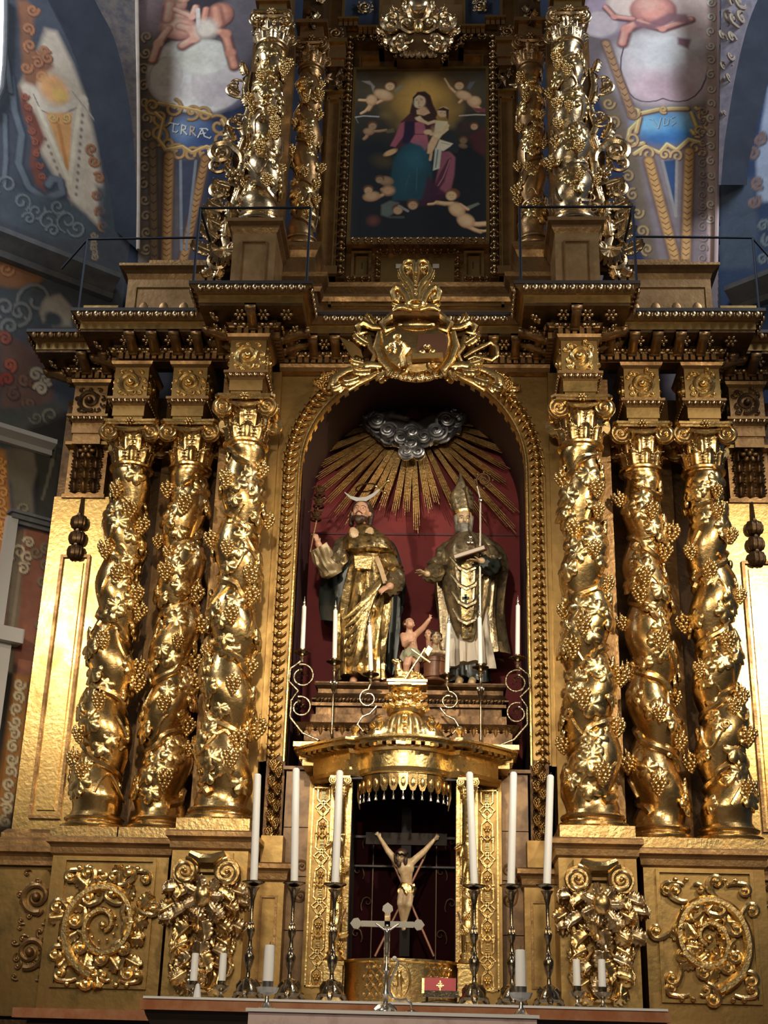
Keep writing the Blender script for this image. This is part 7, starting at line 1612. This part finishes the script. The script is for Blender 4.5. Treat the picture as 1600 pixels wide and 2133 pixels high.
# chains below
P_([(365,335),(420,330),(400,540),(385,540)],(40,46,62),.9,5)
chain(c,352,325,346,560,18,20,(142,104,58),(66,46,38)); chain(c,428,330,378,560,16,20,(138,100,56),(64,44,38)); L_([(376,335),(378,520)],6,(96,100,104)); L_([(408,335),(388,520)],6,(96,100,104)); chain(c,318,300,322,560,14,14,(104,84,62),(54,42,40))
def edge(cv,p0,p1):
    a=cv(*p0); b=cv(*p1); return lambda V: a[0]+(b[0]-a[0])*(V-a[1])/(b[1]-a[1])
eL=edge(BK,(285,0),(287,540)); Lm=lambda U,V: U>eL(V)
c.build('wall_back',lambda u,v:np.stack([u,np.full_like(u,YW),v],-1),FRES,None,Lm,.22,6)['kind']='structure'
c=Canvas(1.7,3.95,8.2,15.2,330,800,BK,GL,(96,86,88)); E_,P_,L_=c.e,c.p,c.l
P_([(1232,-60),(1500,-60),(1500,560),(1300,560),(1300,300)],(108,98,100),1,6); P_([(1200,170),(1262,200),(1300,330),(1350,470),(1366,560),(1200,560)],(18,34,66),.95,10)  # dark blue shape beside the column paints the altarpiece's shadow on the wall
P_([(1245,200),(1275,190),(1330,330),(1370,540),(1345,540),(1300,330)],(98,84,66),.9,6)
for k in range(9): c.sw(1268+k*10,215+k*38,13,(142,118,78),(70,58,52),k,(-1)**k,5)
for (x,y,rx,ry,cc) in((1262,30,42,55,(142,126,140)),(1250,50,35,30,(170,158,160)),(1440,30,50,70,(176,156,150)),(1310,0,40,40,(190,170,160))): E_(x,y,rx+2,ry+2,tuple(int(q*.72) for q in cc),0,.06); E_(x,y,rx,ry,cc,0,.12)
for (x,y,rx,ry,cc) in((1385,140,88,74,(194,178,178)),(1350,130,48,48,(196,178,180)),(1430,145,46,60,(186,170,176)),(1380,100,60,34,(214,206,186)),(1360,180,46,34,(186,164,170)),(1400,190,50,25,(178,154,162)),(1375,115,40,30,(222,214,190))): E_(x,y,rx,ry,cc,0,.45)
L_([(1299,100),(1294,120),(1293,145),(1298,165),(1305,180),(1311,194),(1322,205),(1336,211),(1352,212),(1368,210),(1381,205),(1396,210),(1414,212),(1432,209),(1448,200),(1461,185),(1470,165),(1475,140)],3,(84,72,86))
fputto([([(1335,45),(1305,60),(1297,90)],20),([(1330,45),(1380,60),(1440,40)],14),([(1320,40),(1280,35),(1262,15)],12)],[(1360,20,40,34,0)],None,(186,130,118),(126,84,84)); P_([(1318,40),(1350,50),(1392,28),(1430,30),(1442,50),(1400,45),(1360,62),(1325,56)],(122,88,94),.9,3); P_([(1412,78),(1440,82),(1434,102),(1412,92)],(120,90,96),1,3)
E_(1388,266,54,34,(66,120,168),.05,.2); E_(1355,258,28,24,(116,164,190),0,.6,.8); E_(1425,250,26,20,(116,160,192),0,.6,.8); E_(1380,290,50,16,(44,88,140),0,.6,.8)
GO=(176,146,98); GD=(84,62,58); GH=(214,184,132)
for (pts) in ([(1312,222),(1330,230),(1328,255),(1312,270),(1308,290),(1325,302),(1340,298)],[(1450,225),(1470,245),(1470,270),(1445,278),(1440,272)],[(1322,320),(1345,305),(1375,318),(1390,300),(1410,312),(1435,290),(1462,298),(1468,320)],[(1335,236),(1370,228),(1400,226),(1432,226)],[(1440,235),(1450,262)],[(1332,245),(1325,275)]): L_([(a+2,b+2) for a,b in pts],12,GD); L_(pts,9,GO); L_([(a-1,b-2) for a,b in pts],3,GH)
for (x,y,r_,a,h) in((1318,235,14,0,1),(1316,290,16,2,-1),(1462,240,16,4,1),(1455,272,14,2,-1),(1350,320,16,3,1),(1385,322,12,0,-1),(1410,325,14,3,1),(1448,308,16,1,-1),(1382,228,8,1,1)): c.sw(x,y,r_,GO,GD,a,h,5)
for st_ in ([(1353,248),(1360,250),(1372,268),(1378,246)],[(1384,248),(1384,262),(1392,260),(1394,250),(1386,246)],[(1406,244),(1398,248),(1408,256),(1400,262)]): L_(st_,3,(70,84,96)); L_([(a-1,b-1) for a,b in st_],1.5,(150,170,180))
P_([(1382,335),(1410,332),(1406,440)],(36,60,96),1,3); L_([(1380,335),(1408,450)],6,(120,118,116)); L_([(1410,335),(1408,450)],6,(128,122,118))
chain(c,1352,335,1412,560,18,20,(170,130,78),(84,60,50)); chain(c,1436,315,1428,560,17,20,(172,132,82),(84,60,50)); chain(c,1262,90,1318,240,14,12,(150,116,84),(84,66,60))
P_([(1472,-60),(1500,-60),(1500,560),(1474,560)],(168,146,140),1,3)
for k in range(16): c.sw(1481,5+k*30,9,(206,182,166),(110,90,90),k,(-1)**k,4); c.sw(1464,230+k*22,10,(130,112,104),(80,66,66),k,(-1)**k,3)
eR=edge(BK,(1501,0),(1497,540)); Rm=lambda U,V: U<eR(V)
c.build('wall_back',lambda u,v:np.stack([u,np.full_like(u,YW),v],-1),FRES,None,Rm,.2,6)['kind']='structure'
# ---- diagonal side walls ----
D=Vector((-.76,-.65,0)).normalized()
def mkdiag(side):
    O=Vector((side*3.45,YW,0)); d=Vector((side*-D.x*1.0 if side>0 else D.x,D.y,0)); nrm=Vector((d.y,-d.x,0))
    def cv(px,py):
        r_=FW+RT*((px-800)/CF)+UP*((1066.5-py)/CF); t=(O-CAM).dot(nrm)/r_.dot(nrm); q=CAM+r_*t; return ((q-O).dot(d),q.z)
    def P(u,v,o=0): return np.stack([O.x+d.x*u+nrm.x*o,O.y+d.y*u+nrm.y*o,v],-1)
    return cv,P,O,d,nrm
cvL,PL,OL,dL,nL=mkdiag(-1)
if nL.dot(CAM-OL)<0: nL=-nL
cL=Canvas(-.2,4.6,1.0,16.5,300,1000,cvL,GL,(60,66,78)); cL.g=1.6; c=cL; E_,P_,L_=c.e,c.p,c.l
# upper zone: bright trompe l'oeil opening and scrolls
P_([(-40,-40),(100,-40),(150,80),(205,230),(232,380),(245,500),(0,420),(-40,300)],(62,70,86),1,6)
P_([(95,60),(118,66),(150,130),(178,205),(200,300),(215,400),(205,470),(150,420),(110,360),(70,290),(40,180),(75,120)],(176,170,164),1,6)
P_([(55,0),(75,20),(60,100),(105,120),(112,140),(85,165),(75,180),(50,170),(45,120),(42,60),(35,0)],(120,86,70),1,5)
for k,(x,y) in enumerate(((68,20),(58,60),(62,95),(90,105),(78,130),(100,120),(55,140),(85,160))): c.sw(x,y,13,(150,108,84),(82,54,50),k,(-1)**k,6)
E_(112,185,28,30,(196,150,110),.4,.3); E_(125,198,14,14,(218,166,104),0,.5); L_([(70,190),(85,222),(120,235),(160,215),(175,205)],16,(184,180,176)); L_([(70,197),(85,230),(120,243),(165,222)],3,(110,110,112))
P_([(95,235),(150,235),(145,350),(140,355)],(196,150,104),1,3); c.sw(110,245,10,(216,170,120),(140,96,70),0,1,4); c.sw(138,245,10,(216,170,120),(140,96,70),2,-1,4); L_([(122,260),(140,350)],8,(168,112,70),.7)
L_([(80,225),(145,380)],9,(204,196,182)); L_([(165,220),(145,380)],9,(196,190,180)); L_([(180,215),(160,420)],10,(178,174,168)); L_([(150,190),(205,260),(235,400)],4,(150,148,146))
for k in range(12): E_(172-k*1.2,240+k*15,3,4,(110,108,110),0,.4)
for k in range(10): E_(95+k*6,290+k*15,3,4,(120,110,108),.4,.4)
P_([(40,180),(50,200),(75,240),(95,290),(85,310),(75,330),(88,370),(95,400),(75,385),(62,340),(68,290),(45,230)],(110,68,62),1,4)
for k in range(8): c.sw(52+k*5,200+k*24,8,(136,84,74),(70,42,44),k,(-1)**k,4)
for pts,w_ in (([(22,160),(30,230),(45,280),(38,340),(60,390),(95,415),(130,400),(125,375),(108,372),(100,385)],20),([(10,240),(12,330),(8,380)],14),([(0,60),(14,130),(22,190)],14)): L_([(a+2,b+3) for a,b in pts],w_,(44,52,70)); L_(pts,w_*.7,(92,104,122))
P_([(0,380),(30,395),(80,405),(140,420),(180,450),(195,480),(165,500),(100,500),(30,470),(0,455)],(66,78,92),1,6)
for (x,y,r_,h) in((15,385,22,1),(45,420,20,-1),(75,440,20,1),(100,460,22,-1),(120,430,16,1),(140,460,24,1),(160,475,20,-1),(60,455,14,1),(110,480,14,1)): c.sw(x,y,r_,(104,116,128),(40,50,66),x,h,5)
for (x,y) in((190,310),(195,335),(205,370),(200,405),(210,440),(215,470)): c.sw(x,y,12,(150,108,80),(80,54,50),x,1,5)
P_([(200,385),(245,400),(250,500),(215,510),(205,440)],(60,72,86),.8,5)
for k in range(6): c.sw(196,490+k*9,8,(140,130,112),(76,76,82),k,1,3)
# long stone cornice (painted wall under it)
P_([(-40,520),(60,540),(110,580),(130,640),(60,690),(-40,720)],(64,72,82),1,6); P_([(-40,520),(20,535),(100,570),(70,600),(30,600),(-40,590)],(128,92,66),1,5); c.sw(14,560,16,(160,116,80),(94,62,48),0,1,5)
for (x,y,r_,h) in((75,625,45,1),(40,650,30,-1),(10,640,22,1),(100,640,26,-1),(20,680,20,1)): c.sw(x,y,r_,(104,110,116),(48,52,62),2,h,8)
P_([(95,620),(125,612),(150,640),(148,680),(110,680),(105,650),(90,672),(82,650)],(138,134,128),1,4); E_(112,665,18,14,(56,64,74),0,.3)
P_([(0,690),(60,720),(110,760),(110,830),(60,870),(0,890)],(92,70,66),1,8)
for (x,y,cc) in((10,705,(126,74,64)),(20,760,(140,76,62)),(50,790,(110,84,76)),(70,800,(100,70,62)),(30,820,(96,74,68)),(60,840,(104,80,70)),(15,790,(130,60,54)),(95,790,(168,160,146)),(85,810,(170,160,146)),(75,780,(150,140,128))): c.sw(x,y,14,cc,(34,32,36),x,1 if y%20 else -1,8)
P_([(0,850),(130,840),(130,920),(0,920)],(66,68,66),1,5); c.sw(105,865,20,(104,106,98),(40,42,42),1,1,6); c.sw(75,870,14,(96,98,90),(40,42,42),3,-1,5)
P_([(60,890),(170,850),(170,1750),(0,1750),(0,1400),(40,1200),(70,1080)],(34,30,30),1,8)
# console, capital, red marble shaft
P_([(0,935),(70,930),(78,980),(66,1020),(70,1075),(30,1078),(25,1010),(8,970)],(92,88,80),1,4); P_([(70,930),(130,925),(110,1090),(75,1075),(85,1010)],(48,48,46),1,5); c.sw(50,1060,16,(120,114,102),(50,48,46),1,1,5)
for k in range(6): L_([(88+k*4,1040-k*14),(100+k*3,1000-k*14)],6,(88,88,80))
P_([(38,1105),(115,1100),(108,1180),(95,1350),(60,1400),(28,1380),(36,1200)],(118,78,68),1,4); P_([(45,1300),(75,1290),(70,1420),(34,1410)],(136,92,80),.7,8); P_([(28,1110),(50,1105),(42,1260),(25,1400),(10,1400)],(104,98,90),1,4)
for (x,y,r_) in((40,1150,18),(58,1160,14),(48,1185,13),(75,1150,14),(96,1140,12),(95,1175,12),(88,1210,12),(84,1300,10),(84,1330,10),(60,1130,12)): c.sw(x,y,r_,(170,160,148) if x<70 else (112,100,88),(58,50,50),x,1,6)
P_([(30,1405),(62,1410),(55,1480),(45,1600),(20,1700),(-20,1780),(-40,1700),(0,1600)],(138,98,56),1,5)
for k in range(13): c.sw(40-k*2.6,1425+k*26,13,(176,168,148),(86,66,48),k,(-1)**k,6)
P_([(-40,1720),(30,1700),(20,1850),(40,2133),(-60,2133)],(30,26,28),1,20)
for k in range(5): L_([(-10,1780+30*k),(20,1770+30*k)],6,(58,56,56))
P_([(-60,900),(10,940),(25,1100),(10,1300),(-60,1300)],(150,104,56),1,5)
for k in range(8): c.sw(0+6*(k%2),960+k*22,12,(190,140,82),(100,62,36),k,1,5)
P_([(-30,-40),(6,-40),(12,60),(8,140),(0,200),(-30,200)],(120,124,130),1,2)
cL.C=cL.C*np.array([1.05,.97,.82]); dE=edge(cvL,(287,0),(288,540)); ob=cL.build('wall_left',lambda u,v:PL(u,v),FRES,None,lambda U,V:(U>dE(V))|(V<10),.22,6); struct(ob)
cvR,PR,OR,dR,nR=mkdiag(1)
if nR.dot(CAM-OR)<0: nR=-nR
cR=Canvas(-.2,4.0,1.0,16.5,200,620,cvR,GL,(50,66,96)); c=cR; E_,P_,L_=c.e,c.p,c.l
P_([(1600,180),(1585,270),(1575,330),(1578,420),(1640,420),(1640,180)],(150,164,186),1,4); P_([(1500,380),(1570,370),(1580,480),(1570,560),(1500,560)],(72,86,104),1,6)
for (x,y) in((1582,290),(1568,320),(1578,380),(1570,420)): c.sw(x,y,14,(128,108,104),(70,76,90),x,1,7)
for (x,y) in((1590,470),(1600,500),(1590,540)): c.sw(x,y,14,(110,120,126),(50,64,80),x,-1,6)
dR_=edge(cvR,(1499,0),(1496,540)); struct(cR.build('wall_right',lambda u,v:PR(u,v),FRES,None,lambda U,V:(U>dR_(V))|(V<10),.22,6))
# ---- arch ribs springing beside the frescoes ----
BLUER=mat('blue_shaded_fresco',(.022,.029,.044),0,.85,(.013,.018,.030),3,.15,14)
CREAM=mat('cream_stucco',(.55,.46,.38),0,.8,(.45,.38,.30),6)
def rib(side,A,B,C_,O,d,nv,cvf):
    """soffit from wall line A out to B, then a flat face to C (edge of the back fresco)"""
    n=len(A); off=.42
    def pt(px,py,o):
        r_=FW+RT*((px-800)/CF)+UP*((1066.5-py)/CF); Q=O+nv*o; t=(Q-CAM).dot(nv)/r_.dot(nv); return CAM+r_*t
    def dens(L_):
        out=[]
        for i in range(len(L_)-1):
            for k in range(4):
                t=k/4; p0=L_[max(i-1,0)];p1=L_[i];p2=L_[i+1];p3=L_[min(i+2,len(L_)-1)]
                out.append(tuple(.5*((2*p1[j])+(-p0[j]+p2[j])*t+(2*p0[j]-5*p1[j]+4*p2[j]-p3[j])*t*t+(-p0[j]+3*p1[j]-3*p2[j]+p3[j])*t**3) for j in(0,1)))
        return out+[L_[-1]]
    A=dens(A);B=dens(B);C_=dens(C_); m=MB(); a=[pt(*p_,.02) for p_ in A]; b=[pt(*p_,off) for p_ in B]; n=len(a)
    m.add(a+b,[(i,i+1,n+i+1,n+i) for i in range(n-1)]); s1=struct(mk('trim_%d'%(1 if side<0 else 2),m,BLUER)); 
    m=MB(); mid=[tuple((x[j]*.62+y[j]*.38) for j in(0,1)) for x,y in zip(A,B)]; 
    m=MB(); c_=[pt(*p_,off) for p_ in C_]; m.add(b+c_,[(i,i+1,n+i+1,n+i) for i in range(n-1)]); return m,b,c_
AL=[(60,-140),(88,-40),(108,10),(150,95),(182,190),(210,310),(230,400),(240,480)]
BL=[(150,-140),(180,-40),(205,15),(238,80),(262,175),(277,280),(284,400),(286,520)]
CLn=[(285,-140),(285,-40),(285,20),(286,90),(288,180),(289,290),(289,400),(288,520)]
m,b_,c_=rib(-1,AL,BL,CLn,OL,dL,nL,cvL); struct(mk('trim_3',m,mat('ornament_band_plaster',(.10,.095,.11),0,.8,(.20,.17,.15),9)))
struct(mk('trim_5',MB().tube(c_,.025,8),CREAM))
AR=[(1680,-100),(1640,0),(1618,90),(1598,180),(1580,250),(1566,310),(1558,350),(1556,385)]
BR=[(1630,-100),(1588,-20),(1562,40),(1545,100),(1530,170),(1518,240),(1508,310),(1502,385)]
CR_=[(1503,-100),(1503,-20),(1502,40),(1501,100),(1500,170),(1499,240),(1498,310),(1497,385)]
m,b_,c_=rib(1,AR,BR,CR_,OR,dR,nR,cvR); struct(mk('trim_4',m,mat('pale_violet_plaster',(.40,.36,.42),0,.8,(.25,.25,.32),9)))
c2=[(1504,-100),(1503,0),(1502,100),(1500,250),(1497,400),(1494,560)]
def ptp(px,py,Y): return P3(px,py,Y)
struct(mk('trim_6',MB().tube([ptp(x-3,y,YW-.05) for x,y in c2],.028,8),mat('rosy_stucco',(.62,.48,.46),0,.7)))
# curls of stucco on the left band
q=MB(); rnd=random.Random(2)
for k in range(16):
    i=int((k+.5)/16*(len(b_)-1)); p0,p1=b_[i],c_[i]
    for f_ in(.3,.7):
        wd=(p1-p0).length
        if wd<.12: continue
        m0=p0.lerp(p1,f_); n0=len(q.v); curl_mb(q,0,0,min(.16,wd*.4),rnd.uniform(0,6),(-1)**k,1.2,.14,0,.6,n=12); q.xf(TR(*m0)@RZ(math.atan2(dL.y,dL.x)+PI)@TR(0,-.0,0),n0)
struct(mk('trim_13',q,mat('tan_stucco',(.30,.24,.18),0,.7)))
# pilaster under the arch ribs
for side,O,d,nv,x0,x1,y0 in((-1,OL,dL,nL,240,288,400),(1,OR,dR,nR,1500,1558,385)):
    pass
# long cornice on the left diagonal wall and white pilaster at the far left
def onw(O,d,nv,u,z_,o): q=O+d*u+nv*o; return (q.x,q.y,z_)
zc=cvL(0,510)[1]; ue=cvL(150,560)
prof=[(0,-.22),(.10,-.22),(.12,-.16),(.10,-.14),(.20,-.06),(.26,-.02),(.26,.04),(0,.04)]
def wallsweep(u0,u1,z_,pr,name,mtl,O=OL,d=dL,nv=nL):
    m=MB(); m.add([onw(O,d,nv,u,z_+b,a) for u in(u0,u1) for a,b in pr],[(i,i+1,len(pr)+i+1,len(pr)+i) for i in range(len(pr)-1)]); return struct(mk(name,m,mtl,smooth=False))
GREYST=mat('grey_painted_stone',(.17,.17,.17),0,.8,(.11,.12,.13),4)
wallsweep(.15,4.6,cvL(100,545)[1],prof,'trim_7',GREYST)
wallsweep(.15,4.0,cvR(1590,600)[1],prof,'trim_8',GREYST,OR,dR,nR)
z2_=cvL(40,915)[1]; WST=mat('white_stone',(.46,.44,.41),0,.7)
wallsweep(cvL(110,900)[0],4.6,z2_,[(0,-.10),(.06,-.10),(.05,-.04),(.16,.0),(.16,.05),(0,.05)],'trim_9',WST)
uu=cvL(30,1000)[0]; m=MB()
for (a,b,z0,z1_,o) in((cvL(22,1300)[0],4.6,1,cvL(10,1320)[1],.10),(cvL(34,1325)[0],4.6,cvL(10,1345)[1],cvL(10,1315)[1],.2),(cvL(30,1100)[0],cvL(8,1100)[0],cvL(10,1320)[1],z2_-.9,.08)):
    v=[onw(OL,dL,nL,u,z_,o_) for o_ in(0,o) for u,z_ in((a,z0),(b,z0),(b,z1_),(a,z1_))]; m.add(v,[(4,5,6,7),(0,3,7,4),(1,5,6,2),(3,2,6,7),(0,4,5,1)])
struct(mk('trim_10',m,WST,smooth=False))
# capital ledge of the painted shaft
m=MB(); a,b=cvL(112,1092)[0],cvL(28,1092)[0]; zc=cvL(70,1092)[1]
for (e_,z0,z1_,o) in((.03,-.06,-.02,.06),(.06,-.02,.03,.10),(.09,.03,.06,.13)):
    v=[onw(OL,dL,nL,u,zc+z_,o_) for o_ in(0,o) for u,z_ in((a-e_,z0),(b+e_,z0),(b+e_,z1_),(a-e_,z1_))]; m.add(v,[(4,5,6,7),(0,3,7,4),(1,5,6,2),(3,2,6,7),(0,4,5,1)])
struct(mk('trim_11',m,GREYST,smooth=False))

# bright window slot at the upper left edge of the diagonal wall
wp=mat('daylit_pane',(.9,.95,1)); bb=wp.node_tree.nodes['Principled BSDF']; bb.inputs['Emission Color'].default_value=(.85,.93,1,1); bb.inputs['Emission Strength'].default_value=1.6
m=MB(); pp=[cvL(x,y) for x,y in((9,0),(9,40),(8,90),(6,140),(1,190),(-20,240),(-60,240),(-60,-120),(9,-120))]
m.add([onw(OL,dL,nL,u,z_,.03) for u,z_ in pp],[tuple(range(len(pp)))]); struct(mk('window_1',m,wp,smooth=False))
m=MB(); m.tube([onw(OL,dL,nL,u,z_,.05) for u,z_ in pp[:6]],.03,8); struct(mk('trim_12',m,GREYST))
